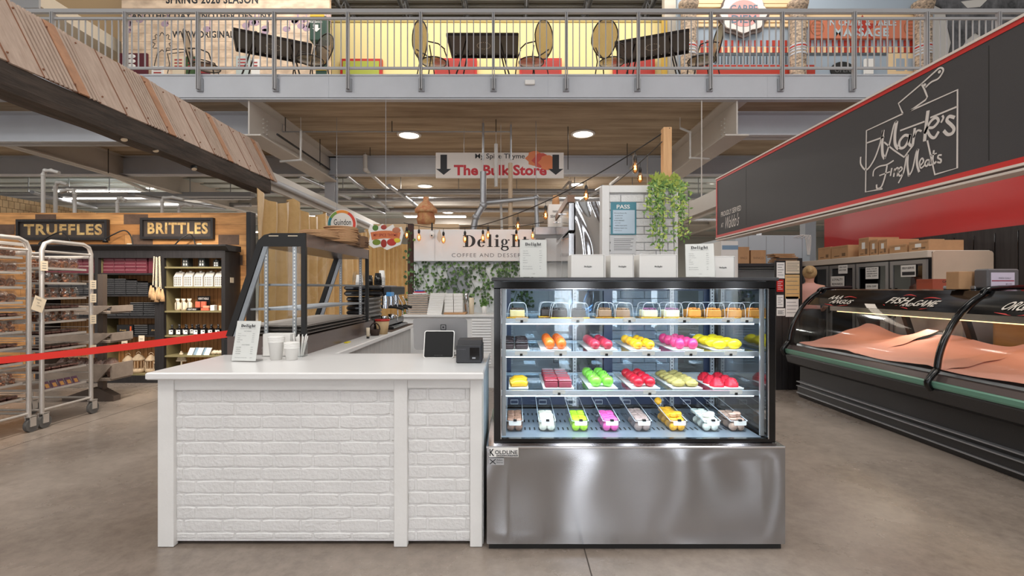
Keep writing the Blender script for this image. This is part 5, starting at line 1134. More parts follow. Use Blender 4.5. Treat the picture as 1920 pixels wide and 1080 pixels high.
def goose(px0, px1, py_top, py_b, lab, lamp_left=True):
    Y = YT-.12; a = P(px0, py_b, Y); b_ = P(px1, py_b+6, Y); m_ = P((px0+px1)/2, py_top, Y)
    t = thing('picture_light', lab, 'lamp', tuple(b_), 'gooseneck lamps on the sweet shelves'); g = MB(); g.sweep(spline([b_, P(px1-4, (py_top+py_b)/2, Y), P((px0+px1)/2+4, py_top, Y-.05), P(px0+3, py_top+8, Y-.1), a+Vector((0, -.1, .02))], 6), .009, 6); mk('neck', g, M['blackm'], t)
    g = MB(); c = a+Vector((0, -.1, .0)); g.lathe([(.035, -.03), (.03, .0), (.012, .03)], c, 12); mk('shade', g, M['black'], t)
goose(90, 133, 435, 458, 'gooseneck lamp in front of the truffles board'); goose(209, 249, 432, 452, 'gooseneck lamp between the two lettered boards'); goose(337, 368, 439, 463, 'gooseneck lamp below the brittles board')
for px, py, l in ((124, 463, 'left of the three'), (243, 463, 'middle of the three'), (374, 463, 'right of the three')):
    g = MB(); x = PX(px, YT); z = PZ(py, YT); g.box(x-.035, x+.035, YT-.008, YT-.0005, z-.01, z+.05); single('socket_plate', g, M['cream'], 'small cream socket plate low on the plank wall, %s' % l, 'socket', 'socket plates')
# reed screen further back on the left
g = MB(); g.box(-9.06, -9.0, 7.06, 12.5, 0, 2.93); reed = brickmat('reed_screen', (232, 204, 160), (220, 190, 146), (120, 92, 62), .1, .13, axes='yz', rough=.8, mortar=.004, stretch=1); single('reed_screen', g, reed, 'tall beige reed screen behind the plank wall at the far left', 'screen')
# shelving
SF = 6.57; SB = 6.93
def sx(px): return PX(px, SF)
xa, xb = sx(66), sx(422); zt = PZ(470, SF)
t = thing('shelf_unit', 'black wooden shelf unit with pine backs full of boxes and gifts under the lettered boards', 'shelf', ((xa+xb)/2, 6.75, 0))
g = MB()
for (a, b) in ((66, 73), (177, 184), (290, 307), (415, 422)): g.box(sx(a), sx(b), SF, SF+.05, .1, zt-.1)
g.box(xa, xb, SF, SF+.05, zt-.1, zt); g.box(xa, xb, SF, SF+.06, 0, .1); mk('face_frame', g, M['dkwood'], t)
g = MB(); g.box(xb-.03, xb, SF+.05, SB, 0, zt); mk('side_panel', g, M['dkwood'], t)
g = MB(); g.box(xa, xa+.03, SF+.05, SB, 0, zt); mk('side_panel', g, M['dkwood'], t)
g = MB(); g.prism([(0, 0), (-.07, .06), (-.07, .08), (.3, .08), (.3, 0)], (xa-.05, SF, zt), (0, 1, 0), UZ, (xb-xa+.1, 0, 0)); mk('cornice', g, M['dkwood'], t)
g = MB()
for (a, b) in ((73, 177), (184, 290), (307, 415)): g.box(sx(a)-.03, sx(b)+.03, SB-.02, SB, .06, zt)
g.mat(1)
for k in range(46): x = xa+.05+k*.056; g.box(x-.003, x+.003, SB-.021, SB-.0195, .1, zt)
mk('beadboard_back', g, [M['pine'], mat('bead_groove', (110, 66, 34), .7)], t)
for a in (184, 307): g = MB(); g.box(sx(a)-.02, sx(a)+.0, SF+.05, SB-.02, .06, zt); mk('bay_divider', g, M['olive'], t)
LZ = [PZ(y, SF) for y in (512, 553, 594, 629)]; RZ = [PZ(y, SF) for y in (500, 537, 583, 629, 667)]; BZ = .1
for (a, b, zs, m_) in ((73, 177, LZ, 'dkwood'), (184, 290, LZ, 'dkwood'), (307, 415, RZ, 'olive')):
    for z in zs: g = MB(); g.box(sx(a)-(.0), sx(b), SF+.02, SB-.021, z-.022, z); mk('shelf', g, M[m_], t)
    g = MB(); g.box(sx(a)-.02, sx(b)+.02, SF+.02, SB-.021, BZ, BZ+.02); mk('shelf', g, M['olive'], t)
BZ += .0205
Wn = 'first second third fourth fifth sixth seventh eighth ninth tenth'.split()
def boxgrid(px0, px1, z, zs_h, cols, rows, col, lab, grp, y0=SF+.06, depth=.2, mname=None, lip=None, gap=.003):
    w = (sx(px1)-sx(px0))/cols
    for c in range(cols):
        rr = rows if isinstance(rows, int) else rows[c]
        for r in range(rr):
            g = MB(); jx = random.uniform(0, .004); g.bbox(sx(px0)+c*w+jx, sx(px0)+(c+1)*w-gap, y0+random.uniform(0, .01), y0+depth, z+.0006+r*(zs_h+.0008), z+.0006+r*(zs_h+.0008)+zs_h, .002)
            if lip: g.mat(1); g.box(sx(px0)+c*w+.004, sx(px0)+(c+1)*w-gap-.004, y0-.002, y0, z+r*(zs_h+.0008)+zs_h-.006, z+r*(zs_h+.0008)+zs_h-.001)
            single('chocolate_box', g, [mname, lip] if lip else mname, '%s, %s column from left, %s from bottom' % (lab, Wn[c], Wn[r]), 'box', grp)
shine = mat('box_edge_grey', (120, 120, 122), .3); shinem = mat('box_edge_pink', (196, 140, 146), .3)
random.seed(4)
boxgrid(186, 269, LZ[0], .047, 4, 5, None, 'maroon chocolate box on the top middle shelf', 'maroon chocolate boxes', mname=M['maroon'], lip=shinem)
g = MB(); g.bbox(sx(271), sx(289), SF+.07, SF+.2, LZ[0]+.0006, LZ[0]+.24, .003); single('chocolate_box', g, M['maroon'], 'upright maroon box beside the columns of maroon boxes', 'box', 'maroon chocolate boxes')
boxgrid(77, 170, LZ[0], .047, 4, 5, None, 'maroon chocolate box on the shelf behind the racks', 'maroon boxes behind the racks', mname=M['maroon'], lip=shinem)
blkb = mat('black_card', (24, 24, 26), .3)
boxgrid(187, 272, LZ[1], .027, 4, [8, 8, 7, 6], None, 'black chocolate box on the second middle shelf', 'black boxes on the second shelf', mname=blkb, lip=shine)
boxgrid(186, 288, LZ[2], .027, 4, [5, 5, 7, 7], None, 'black chocolate box on the third middle shelf', 'black boxes on the third shelf', mname=blkb, lip=shine)
boxgrid(245, 271, LZ[3], .027, 1, 5, None, 'black chocolate box on the fourth middle shelf', 'black boxes on the fourth shelf', mname=blkb, lip=shine)
for i, (a, b) in enumerate(((212, 242), (272, 289))):
    t2 = thing('gift_box', 'black gift box with gold script on the fourth shelf, %s' % ('wide left one' if i == 0 else 'right one beside the post'), 'box', (sx(a), SF+.1, LZ[3])); g = MB(); g.bbox(sx(a), sx(b), SF+.06, SF+.12, LZ[3]+.0006, LZ[3]+.14, .003); mk('box_body', g, blkb, t2)
    g = MB(); text(g, 'Brandy', (sx(a)+.04, SF+.06, LZ[3]+.05), UX, UZ, .09, .03, NY, shear=.3); g.mat(1); g.box(sx(b)-.035, sx(b)-.015, SF+.058, SF+.06, LZ[3]+.02, LZ[3]+.12) if i == 0 else None; mk('lettering', g, [MATS['worn_gold_paint'], mat('orange_ribbon', (200, 84, 40), .5)], t2)
boxgrid(80, 172, LZ[1], .027, 4, 6, None, 'black box on the second shelf behind the racks', 'black boxes behind the racks', mname=blkb, lip=shine)
boxgrid(80, 172, LZ[2], .03, 4, 5, None, 'black box on the third shelf behind the racks', 'more black boxes behind the racks', mname=blkb, lip=shine)
g = MB(); g.prism([(0, 0), (.12, 0), (.2, .13), (.06, .19)], (sx(272), SF+.08, LZ[1]+.001), UX, UZ, (0, .05, 0)); single('gift_box', g, blkb, 'tilted dark picture box leaning on the second shelf beside the garland', 'box')
# black and white little houses
def house(x, z, w, d, h, m_, wins, lab, name, grp, chim=False):
    t2 = thing(name, lab, 'ornament', (x, SF+.1, z), grp); y = SF+.08
    g = MB()
    if chim: g.prism([(0, 0), (d, 0), (d, h*.68), (d*.5, h), (0, h*.68)], (x, y, z+.0006), (0, 1, 0), UZ, (w, 0, 0)); g.box(x+w*.45, x+w*.7, y+d*.35, y+d*.55, z+h*.85, z+h*1.08)
    else: g.prism([(0, 0), (w, 0), (w, h*.68), (w*.5, h), (0, h*.68)], (x, y, z+.0006), UX, UZ, (0, d, 0))
    mk('house_body', g, m_[0], t2); g = MB()
    for (a, b, c, e) in wins: g.box(x+w*a, x+w*b, y-.0015, y-.0003, z+h*c, z+h*e)
    mk('window_openings', g, m_[1], t2)
w4 = [(a, a+.22, c, c+.17) for a in (.18, .58) for c in (.12, .38)]+[(.42, .6, .72, .82)]
for i, (a, w, h) in enumerate(((334, .085, .17), (365, .085, .17), (393, .075, .115))): house(sx(a), RZ[0], w, .1, h, (mat('dark_ceramic', (54, 58, 60), .5), M['paper']), w4, 'dark ceramic house with white windows on the top right shelf, %s' % ('leftmost', 'middle', 'small right one')[i], 'house_ornament', 'dark ceramic houses')
ww = [(.1+c*.21, .1+c*.21+.1, .08+r*.125, .08+r*.125+.08) for c in range(4) for r in range(5)]
for i in range(5): house(sx(318+19.4*i), RZ[1], .115, .1, .2, (mat('white_ceramic', (222, 216, 208), .5), mat('opening_dark', (70, 60, 54), .8)), ww, 'white ceramic house with chimney and rows of openings, %s from the left' % Wn[i], 'house_ornament', 'white ceramic houses', True)
# third right shelf: paper sacks, display tray, tins
for i in range(3):
    t2 = thing('fabric_sack', 'small beige sack with a dark cord on the third right shelf, %s of three' % ('left', 'middle', 'right')[i], 'sack', (sx(322+11*i), SF+.12, RZ[2]), 'beige sacks'); x = sx(322+11*i); g = MB(); g.lathe([(.028, 0), (.04, .02), (.038, .1), (.018, .13), (.034, .165)], (x, SF+.12, RZ[2]+.0006), 14, sy=.7); mk('sack_body', g, M['cream'], t2)
    g = MB(); g.lathe([(.019, .126), (.022, .13), (.019, .134)], (x, SF+.12, RZ[2]+.0006), 12, sy=.7, caps=False); g.box(x-.004, x+.004, SF+.09, SF+.095, RZ[2]+.02, RZ[2]+.12); mk('cord', g, M['blackm'], t2)
t2 = thing('counter_display', 'small black display tray of red chocolate bars with a lettered header', 'display', (sx(358), SF+.1, RZ[2])); g = MB(); g.bbox(sx(345), sx(367), SF+.05, SF+.16, RZ[2]+.0006, RZ[2]+.04, .002); g.prism([(sx(355), 0.13), (sx(379), .13), (sx(379), .2), (sx(355), .2)], (0, SF+.17, RZ[2]), UX, UZ, (0, .01, 0)); g.box(sx(355), sx(379), SF+.17, SF+.18, RZ[2]+.04, RZ[2]+.13); mk('tray', g, blkb, t2)
g = MB(); text(g, 'VERITABLE', (sx(356), SF+.17, RZ[2]+.15), UX, UZ, .15, .03, NY, offset=.01); text(g, 'VERITABLE', (sx(347), SF+.05, RZ[2]+.01), UX, UZ, .12, .02, NY); mk('lettering', g, M['paper'], t2)
for k in range(2): g = MB(); g.bbox(sx(355)+k*.08, sx(355)+.065+k*.08, SF+.12, SF+.15, RZ[2]+.041, RZ[2]+.125, .003); mk('chocolate_bar', g, mat('coral_wrapper', (206, 106, 82), .4), t2)
for i, (a, w, h, c) in enumerate(((370, .11, .035, 'coral'), (374, .085, .03, 'coral2'), (388, .055, .075, 'paper'), (404, .045, .07, 'cream'))):
    g = MB(); z = RZ[2]+.0006+(.0365 if i == 1 else 0); g.bbox(sx(a), sx(a)+w, SF+.07, SF+.14, z, z+h, .003); single('gift_tin', g, {'coral': MATS['coral_wrapper'], 'coral2': mat('salmon_wrapper', (222, 156, 128), .4)}.get(c, M.get(c)), ('coral patterned tin lying on the third right shelf', 'salmon tin stacked on the coral one', 'white small carton at the right of the tins', 'cream small carton at the right end of the third right shelf')[i], 'tin')
# syrup bottles
SY_ = thing('syrup_bottle', 'x', 'bottle', (0, 0, 0), 'syrup bottles with white labels'); g = MB(); g.bbox(-.034, .034, -.025, .025, 0, .085, .008); g.lathe([(.02, .085), (.011, .1), (.011, .12)], (0, 0, 0), 10); mk('bottle_body', g, mat('black_glass', (24, 22, 24), .15), SY_)
g = MB(); g.lathe([(.014, .118), (.014, .14)], (0, 0, 0), 10); mk('cap', g, M['charcoal'], SY_); g = MB(); g.box(-.027, .027, -.0265, -.0255, .012, .07); g.mat(1); g.box(-.002, .02, -.0275, -.0265, .045, .058); mk('bottle_label', g, [M['paper'], M['ink']], SY_)
for i in range(7): place(SY_, USED, (sx(316+13.8*i+(5 if i > 2 else 0)), SF+.07, RZ[3]+.0006), 0, 'black white-labelled bottle, front row of the fourth right shelf, %s from left' % Wn[i])
for i in range(7): place(SY_, USED, (sx(320+12.5*i), SF+.17, RZ[3]+.0006), 0, 'black bottle in the back row on the fourth right shelf, %s from the left' % Wn[i])
# booklets, knotted cloths, tree
for i, a in enumerate((345, 354, 362, 370, 377)):
    g = MB(); g.prism([(0, 0), (.07, 0), (.1, .1), (.03, .1)], (sx(a), SF+.06+.02*(i % 2), RZ[4]+.0006), UX, (0, .2, .98), (0, .012, 0)); single('soap_packet', g, (M['paper'], mat('pale_blue_card', (150, 176, 196), .6))[i % 2], 'leaning pale card packet on the fifth right shelf, %s from the left' % Wn[i], 'packet', 'leaning packets')
for i, a in enumerate((382, 394, 406)):
    g = MB(); g.ball((sx(a), SF+.12, RZ[4]+.03), .06, .04, .03, 14, 8, lambda d: 1+.25*math.sin(8*d.x+3*d.z+i)); single('folded_cloth', g, M['cream'], 'crumpled cream cloth on the fifth right shelf, %s of three' % ('left', 'middle', 'right')[i], 'cloth', 'crumpled cream cloths')
g = MB()
for k in range(3): g.prism([(-.075+.02*k, .002+.045*k), (.075-.02*k, .002+.045*k), (0.0, .09+.045*k)], (sx(330), SF+.1, BZ), UX, UZ, (0, .02, 0)) if False else None
for k in range(6): g.box(sx(330)-.07+k*.012, sx(330)+.07-k*.012, SF+.1, SF+.12, BZ+.16+k*.024, BZ+.18+k*.024)
g.box(sx(330)-.01, sx(330)+.01, SF+.105, SF+.115, BZ, BZ+.3); g.box(sx(330)-.05, sx(330)+.05, SF+.08, SF+.14, BZ, BZ+.016); single('wooden_tree', g, M['cream'], 'small pale slatted wooden tree ornament at the bottom right of the shelves', 'ornament')
# wicker lanterns
for i, (a, r, h) in enumerate(((226, .062, .24), (246, .075, .26), (270, .065, .25), (283, .05, .19))):
    x = sx(a); y = SF+.13; t2 = thing('wicker_lantern', 'round wicker lantern on the bottom middle shelf, %s from the left' % Wn[i], 'lantern', (x, y, BZ), 'wicker lanterns'); wk = mat('bleached_wicker', (196, 172, 142), .8, var=.2, vs=30)
    g = MB(); g.lathe([(r, 0), (r*1.06, .03), (r, .055), (r*.9, .056)], (x, y, BZ), 16); mk('base', g, wk, t2); g = MB()
    for k in range(12): q = 2*PI*k/12; g.cyl((x+r*.97*math.cos(q), y+r*.97*math.sin(q), BZ+.05), (x+r*.97*math.cos(q), y+r*.97*math.sin(q), BZ+h*.68), .004, 5)
    mk('bars', g, wk, t2); g = MB(); g.lathe([(r*1.05, h*.66), (r*1.08, h*.72), (r*.6, h*.9), (.01, h)], (x, y, BZ), 16); g.sweep([(x+.03*math.cos(PI*k/8), y, BZ+h+.03*math.sin(PI*k/8)) for k in range(9)], .004, 5); mk('lid', g, wk, t2)
# bead garland
t2 = thing('bead_garland', 'wooden bead garland with long tassels hanging on the shelf post', 'garland', (sx(297), SF-.03, 1.0), None)
for k in range(5):
    x0 = sx(292+2.6*k); g = MB(); zt2, zb2 = PZ(484-abs(k-2), SF), PZ(535+4*k % 9, SF); q = 0; z = zt2
    while z > zb2: g.ball((x0+(k-2)*.006*(zt2-z)/.3, SF-.03+.012*(k % 2), z), .0085, .0085, .0085, 8, 5); z -= .0165
    mk('beads', g, M['cream'], t2); g = MB(); xx = x0+(k-2)*.02; g.lathe([(.034, -.17), (.03, -.1), (.014, -.02), (.008, 0)], (xx, SF-.035-.012*(k % 2), zb2), 12, sy=.6); mk('tassel', g, mat('jute_tassel', (206, 166, 122), .9, var=.25, vs=60), t2)
for px, py, l in ((233, 640, 'left'), (265, 637, 'right')):
    g = MB(); Yq = SF-.012; g.box(PX(px-5, Yq), PX(px+6, Yq), Yq-.002, Yq, PZ(py+14, Yq), PZ(py-8, Yq)); g.mat(1)
    for k in range(3): g.box(PX(px-3, Yq), PX(px+3, Yq), Yq-.003, Yq-.002, PZ(py+9-5*k, Yq), PZ(py+8-5*k, Yq))
    single('shelf_tag', g, [M['cream'], M['inkg']], 'hanging cream price card below the fourth shelf, %s one' % l, 'price tag', 'hanging price cards')
g = MB(); g.box(sx(422)+.0006, sx(422)+.004, SF+.12, SF+.2, PZ(530, SF), PZ(520, SF)); single('wall_card', g, M['cream'], 'small cream card fixed to the dark side of the shelf unit', 'card')
# ---------------------------------------------------------------- trays on wheeled racks
random.seed(17)
def caster(g2, p, r=.06):
    x, y = p; g2.cyl((x-.016, y, r), (x+.016, y, r), r, 20); return g2
def rack(y0, y1, X1, lab, trays, nm):
    X0_ = X1-.62; zt = 1.74; t = thing('tray_rack', lab, 'rack', ((X0_+X1)/2, (y0+y1)/2, 0), 'wheeled tray racks')
    for X in (X0_, X1):
        g = MB(); r = .09; pts = [(X, y0, .14), (X, y0, zt-r), (X, y0+r*.3, zt-r*.3), (X, y0+r, zt), (X, y1-r, zt), (X, y1-r*.3, zt-r*.3), (X, y1, zt-r), (X, y1, .14)]
        g.sweep(pts, .019, 8); mk('bent_upright', g, M['alu'], t)
    for a_, b_ in [((X, y0, .17), (X, y1, .17)) for X in (X0_, X1)]+[((X0_, y, .17), (X1, y, .17)) for y in (y0, y1)]+[((X0_, y, zt-.12), (X1, y, zt-.12)) for y in (y0, y1)]+[((X1, y0, zt-.1), (X1, y1, zt-.1))]:
        g = MB(); g.cyl(a_, b_, .012, 8); mk('cross_bar', g, M['alu'], t)
    for k in range(18):
        z = .28+k*.078
        for y in (y0+.02, y1-.02): g = MB(); g.box(X0_, X1-.01, y-.012, y+.012, z-.004, z); mk('runner', g, M['alu'], t)
    for X in (X0_, X1):
        for y in (y0, y1):
            g = MB(); caster(g, (X, y+.02)); w_ = mk('caster_wheel', g, mat('grey_rubber', (92, 90, 88), .6), t); g = MB(); g.box(X-.026, X-.018, y-.01, y+.045, .05, .14); g.box(X+.018, X+.026, y-.01, y+.045, .05, .14); g.box(X-.026, X+.026, y-.015, y+.05, .135, .145); mk('caster_fork', g, M['alu'], w_)
    for i, (z, kind) in enumerate(trays):
        g = MB(); a, b = y0+.035, y1-.035; xx0, xx1 = X0_+.03, X1-.015; tl = 0
        g.box(xx0, xx1, a, b, z+.0, z+.003)
        for (p, q, r_, s_) in ((xx0, xx1, a, a+.003), (xx0, xx1, b-.003, b), (xx0, xx0+.003, a, b), (xx1-.003, xx1, a, b)): g.box(p, q, r_, s_, z+.003, z+.02)
        single('sheet_tray', g, M['alu'], 'aluminium tray in the %s rack, %s from the top' % (nm, Wn[i]), 'tray', 'sheet trays in the racks')
    return t
# bagged sweets: prototypes
def bagproto(kind):
    t = thing('sweet_bag', 'x', 'bag', (0, 0, 0)); g = MB()
    if kind == 'pretzel':
        g.sweep([(.004*math.sin(3*a), .036*math.cos(a), .045+.032*math.sin(a)) for a in [2*PI*i/18 for i in range(18)]], .011, 7, closed=True); g.sweep([(-.004, -.03, .03), (.006, 0, .05), (-.004, .028, .034)], .01, 7)
        c = (104, 66, 44)
    else:
        for k in range(7): g.ball((random.uniform(-.01, .012), random.uniform(-.032, .032), .018+.012*k), .016, .016, .013, 8, 6)
        c = (96, 60, 52)
    mk('sweets', g, mat('sweet_'+kind, c, .4, c2=(178, 120, 84), vs=60), t)
    g = MB(); g.grid(lambda u, v: ((.024*math.sin(PI*v)*(1-.3*v)+.004*math.sin(u*19+v*7))*(1), (u-.5)*.1*(1-.12*math.sin(v*9)), v*.115), 8, 8); g.grid(lambda u, v: (-(.022*math.sin(PI*v)+.004*math.sin(u*17+v*9)), (u-.5)*.1*(1-.12*math.sin(v*9)), v*.115), 8, 8); mk('film_bag', g, M['film'], t)
    return t
BG = {k: bagproto(k) for k in ('pretzel', 'bits')}; BG['pretzel']['group'] = 'bagged pretzels on the racks'; BG['bits']['group'] = 'bagged bites on the racks'
FL = thing('flat_pack', 'x', 'packet', (0, 0, 0), 'flat packets of bark on the racks'); g = MB(); g.bbox(-.08, .08, -.045, .045, 0, .016, .006); mk('chocolate_bark', g, mat('bark', (84, 56, 50), .4, c2=(150, 110, 100), vs=40), FL)
g = MB(); g.grid(lambda u, v: ((u-.5)*.19, (v-.5)*.11, .019+.005*math.sin(u*14)*math.sin(v*11)), 8, 6); mk('film_wrap', g, M['film'], FL)
X1r = -4.35
trA = [(1.56, 'p'), (1.425, 'p'), (1.295, 'p'), (1.16, 'p'), (1.03, 'f'), (.90, 'b'), (.76, 'f'), (.62, 'f'), (.44, 'b'), (.30, 'f')]
trB = [(1.475, 'p'), (1.335, 'b'), (1.19, 'b'), (1.08, 'f'), (.965, 'b'), (.84, 'f'), (.70, 'f'), (.50, 'f'), (.33, 'c')]
rack(3.84, 4.32, X1r, 'wheeled aluminium tray rack of bagged pretzels at the far left edge, nearer one', trA, 'nearer')
rack(4.44, 4.96, X1r, 'wheeled aluminium tray rack of bagged sweets left of the red belt, farther one', trB, 'farther')
for (y0, y1, trs, nm) in ((3.84, 4.32, trA, 'nearer'), (4.44, 4.96, trB, 'farther')):
    for i, (z, k) in enumerate(trs):
        if k in 'pb':
            for q in range(4): place(BG['pretzel' if k == 'p' else 'bits'], USED, (X1r-.06-.02*(q % 2), y0+.085+q*.105, z+.004), random.uniform(-.25, .25), 'bagged %s on the %s tray of the %s rack, %s from its left' % ('pretzels' if k == 'p' else 'bites', Wn[i], nm, Wn[q]))
            for q in range(4): place(BG['pretzel' if k == 'p' else 'bits'], USED, (X1r-.17-.02*(q % 2), y0+.09+q*.1, z+.004), random.uniform(-.25, .25), 'bagged %s, back row, %s tray of the %s rack, %s from its left' % ('pretzels' if k == 'p' else 'bites', Wn[i], nm, Wn[q]))
        elif k == 'f':
            for q in range(4):
                for h in range(2): place(FL, USED, (X1r-.12, y0+.09+q*.098, z+.0045+h*.025), random.uniform(-.04, .04), 'flat bark packet on the %s tray of the %s rack, %s from left, %s layer' % (Wn[i], nm, Wn[q], ('lower', 'upper')[h]))
for q in range(5):
    g = MB(); y = 4.52+q*.075; g.prism([(0, 0), (.06, 0), (.06, .085), (0, .085)], (X1r-.04, y, .335), (0, 1, 0), (-.45, 0, .89), (-.006, 0, 0)); g.mat(1); g.prism([(.012, .02), (.048, .02), (.048, .06), (.012, .06)], (X1r-.038, y, .335), (0, 1, 0), (-.45, 0, .89), (-.002, 0, 0)); single('chocolate_card', g, [mat('purple_card', (96, 60, 84), .5), mat('orange_print', (196, 140, 70), .5)], 'purple chocolate card on the lowest tray of the farther rack, %s from left' % Wn[q], 'packet', 'purple chocolate cards')
for i, (y, z, ps) in enumerate(((4.44, 1.50, 0), (4.96, 1.33, 0), (4.96, 1.19, 0), (4.96, .97, 0), (4.96, .66, 0))):
    g = MB(); g.box(X1r+.0215, X1r+.024, y-.035, y+.035, z-.04, z+.05); g.mat(1)
    for k in range(3): g.box(X1r+.024, X1r+.0245, y-.02, y+.02, z+.025-k*.022, z+.03-k*.022)
    single('rack_card', g, [M['cream'], M['inkg']], 'small cream price card clipped to the farther rack, %s' % ('on its near post', 'topmost on the far post', 'second on the far post', 'third on the far post', 'lowest on the far post')[i], 'price tag', 'cream cards on the racks')
g = MB(); g.prism([(-.07, -.05), (.03, -.09), (.075, .03), (-.03, .075)], (X1r+.03, 4.38, 1.16), (0, 1, 0), UZ, (.002, 0, 0)); t2 = single('hand_written_card', g, M['cream'], 'tilted cream card with handwriting hung between the two racks', 'card'); g = MB()
for k, s in enumerate(('Thanks', 'for', 'visiting')): text(g, s, (X1r+.033, 4.375, 1.19-.03*k), (0, 1, -.3), (0, .3, 1), None, .014, (1, 0, 0), centre=True)
mk('lettering', g, M['inkg'], t2)
# gondola stand behind the racks
t = thing('gondola_stand', 'dark steel gondola stand with angled wooden bins behind the farther rack', 'stand', (-4.9, 5.55, 0)); gx = PX(192, 5.55)
g = MB(); g.box(gx-.03, gx+.03, 5.52, 5.58, .1, PZ(514, 5.55)); mk('post', g, mat('dull_dark_steel', (96, 84, 76), .5, .5), t)
g = MB(); g.prism([(-.42, 0), (.17, 0), (.17, .06), (0, .15), (-.1, .15), (-.42, .04)], (gx, 5.50, 0), UX, UZ, (0, .1, 0)); mk('foot', g, MATS['dull_dark_steel'], t)
for k, (zz) in enumerate((1.0, .67, .24)):
    g = MB(); h_ = (.1, .12, .2)[k]; g.prism([(-.55, 0), (.06, 0), (.22, h_*.9), (.22, h_), (-.55, h_)], (gx, 5.40, zz), UX, UZ, (0, .02, 0)); g.box(gx-.55, gx+.2, 5.42, 5.72, zz+.01, zz+.03); g.box(gx+.2, gx+.22, 5.42, 5.72, zz+.03, zz+h_); mk('wooden_bin', g, mat('grey_wood', (142, 128, 116), .7, var=.2, vs=8), t)
for k in range(6): g = MB(); x = gx-.45+.11*k; g.ball((x, 5.56, .24+.14), .07, .08, .11, 12, 8, lambda d: 1+.12*math.sin(9*d.x+5*d.z)); single('sweet_sack', g, M['film'] if False else mat('clear_sack', (150, 124, 112), .3, c2=(96, 66, 56), vs=40), 'lumpy bag of sweets in the lowest wooden bin of the gondola, %s from the left' % Wn[k], 'bag', 'lumpy bags in the wooden bin')
# red belt
g = MB()
A = Vector((-3.9, 3.35, .764)); B = Vector((-1.84, 3.2, 1.3-84*3.2/900))
g.grid(lambda u, v: (A.x+(B.x-A.x)*u, A.y+(B.y-A.y)*u, A.z+(B.z-A.z)*u-.012*math.sin(PI*u)+(v-.5)*.047), 24, 1, False); g.grid(lambda u, v: (A.x+(B.x-A.x)*u, A.y+(B.y-A.y)*u+.0015, A.z+(B.z-A.z)*u-.012*math.sin(PI*u)+(v-.5)*.047), 24, 1, False)
belt = single('barrier_belt', g, mat('belt_red', (236, 52, 40), .55), 'bright red barrier belt stretched across the racks to the white counter', 'belt')
t = thing('belt_post', 'belt barrier post standing in front of the racks at the far left', 'post', (-3.93, 3.35, 0)); g = MB(); g.lathe([(.17, 0), (.17, .015), (.03, .04)], (-3.95, 3.35, 0), 24); mk('foot', g, M['blackm'], t); g = MB(); g.cyl((-3.95, 3.35, .02), (-3.95, 3.35, .82), .03, 16); mk('pole', g, M['blackm'], t)
g = MB(); g.box(-1.84, -1.8-.002, 3.18, 3.22, .97, 1.03); single('belt_clip', g, M['blackm'], 'small black belt clip on the slanted end of the bakery case', 'clip')
# ================================================================ slanted timber-clad fascia on the left
FX0, FX1 = -4.12, -3.80; FZ0, FZ1 = 3.0, 3.64; fy0, fy1 = 2.2, 7.75
t = thing('timber_canopy', 'long slanted canopy of pinkish ribbed boards over a dark rough timber beam', 'canopy', (-3.9, 5, 2.8))
rb = mat('weathered_pink_board', (206, 184, 168), .8, c2=(180, 156, 140), vs=5, vstretch=(1, 6, 1), bump=.2, bs=50); og = mat('rust_orange_strip', (190, 142, 110), .75, var=.2, vs=8); gv = mat('board_joint', (140, 96, 72), .8)
g = MB(); y = fy0; k = 0; random.seed(6); dn = Vector((FX1-FX0, 0, FZ0-FZ1)).normalized(); nn = Vector((-dn.z, 0, dn.x)); Ls = math.hypot(FX1-FX0, FZ1-FZ0)
if nn.x < 0: nn = -nn
def plank(y0, y1, lift, m_): g.mat(m_); o = Vector((FX0, y0, FZ1))+nn*lift; g.prism([(0, 0), (Ls+.01*random.random(), 0), (Ls, y1-y0), (0, y1-y0)], o, dn, (0, 1, 0), nn*.014)
pattern = [('b', .30), ('b', .28), ('r', .30), ('o', .11), ('r', .12)]
while y < fy1:
    kind, w = pattern[k % 5]; w = min(w, fy1-y+.001)
    if w < .02: break
    if kind == 'b': plank(y+.006, y+w-.006, 0, 0)
    elif kind == 'o': plank(y+.004, y+w-.004, .012, 1)
    else:
        q = y
        while q < y+w-.02: plank(q+.003, q+.029, .008, 0); q += .043
    plank(y-.006, y+.006, .004, 2); y += w; k += 1
mk('board_cladding', g, [rb, og, gv], t)
g = MB(); g.add([(FX0, fy0, FZ1), (FX0, fy1, FZ1), (FX1, fy1, FZ0), (FX1, fy0, FZ0)], [(0, 1, 2, 3)], False); g.box(FX0-.1, FX0, fy0, fy1, FZ1-.1, FZ1+.01); mk('backing', g, gv, t)
g = MB()
def bm(u, v):
    a = 2*PI*u; y = fy0+(fy1-.2-fy0)*v; r = 1+.04*math.sin(9*v+3*a)+.04*math.sin(31*v+a)
    return (FX1-.1+.11*r*max(-1, min(1, 1.3*math.cos(a))), y, FZ0-.105+.12*r*max(-1, min(1, 1.3*math.sin(a)))) 
g.grid(bm, 16, 60, False); mk('timber_beam', g, mat('dark_rough_timber', (84, 72, 64), .85, c2=(48, 42, 38), vs=4, vstretch=(5, .6, 5), bump=.5, bs=20), t)
g = MB(); g.mat(0)
yy = fy0+.3
while yy < fy1:
    for f_ in (.12, .9): o = Vector((FX0, yy, FZ1))+dn*Ls*f_+nn*.03; g.ball(o, .009, .009, .009, 6, 4)
    yy += .28
mk('screws', g, gv, t)
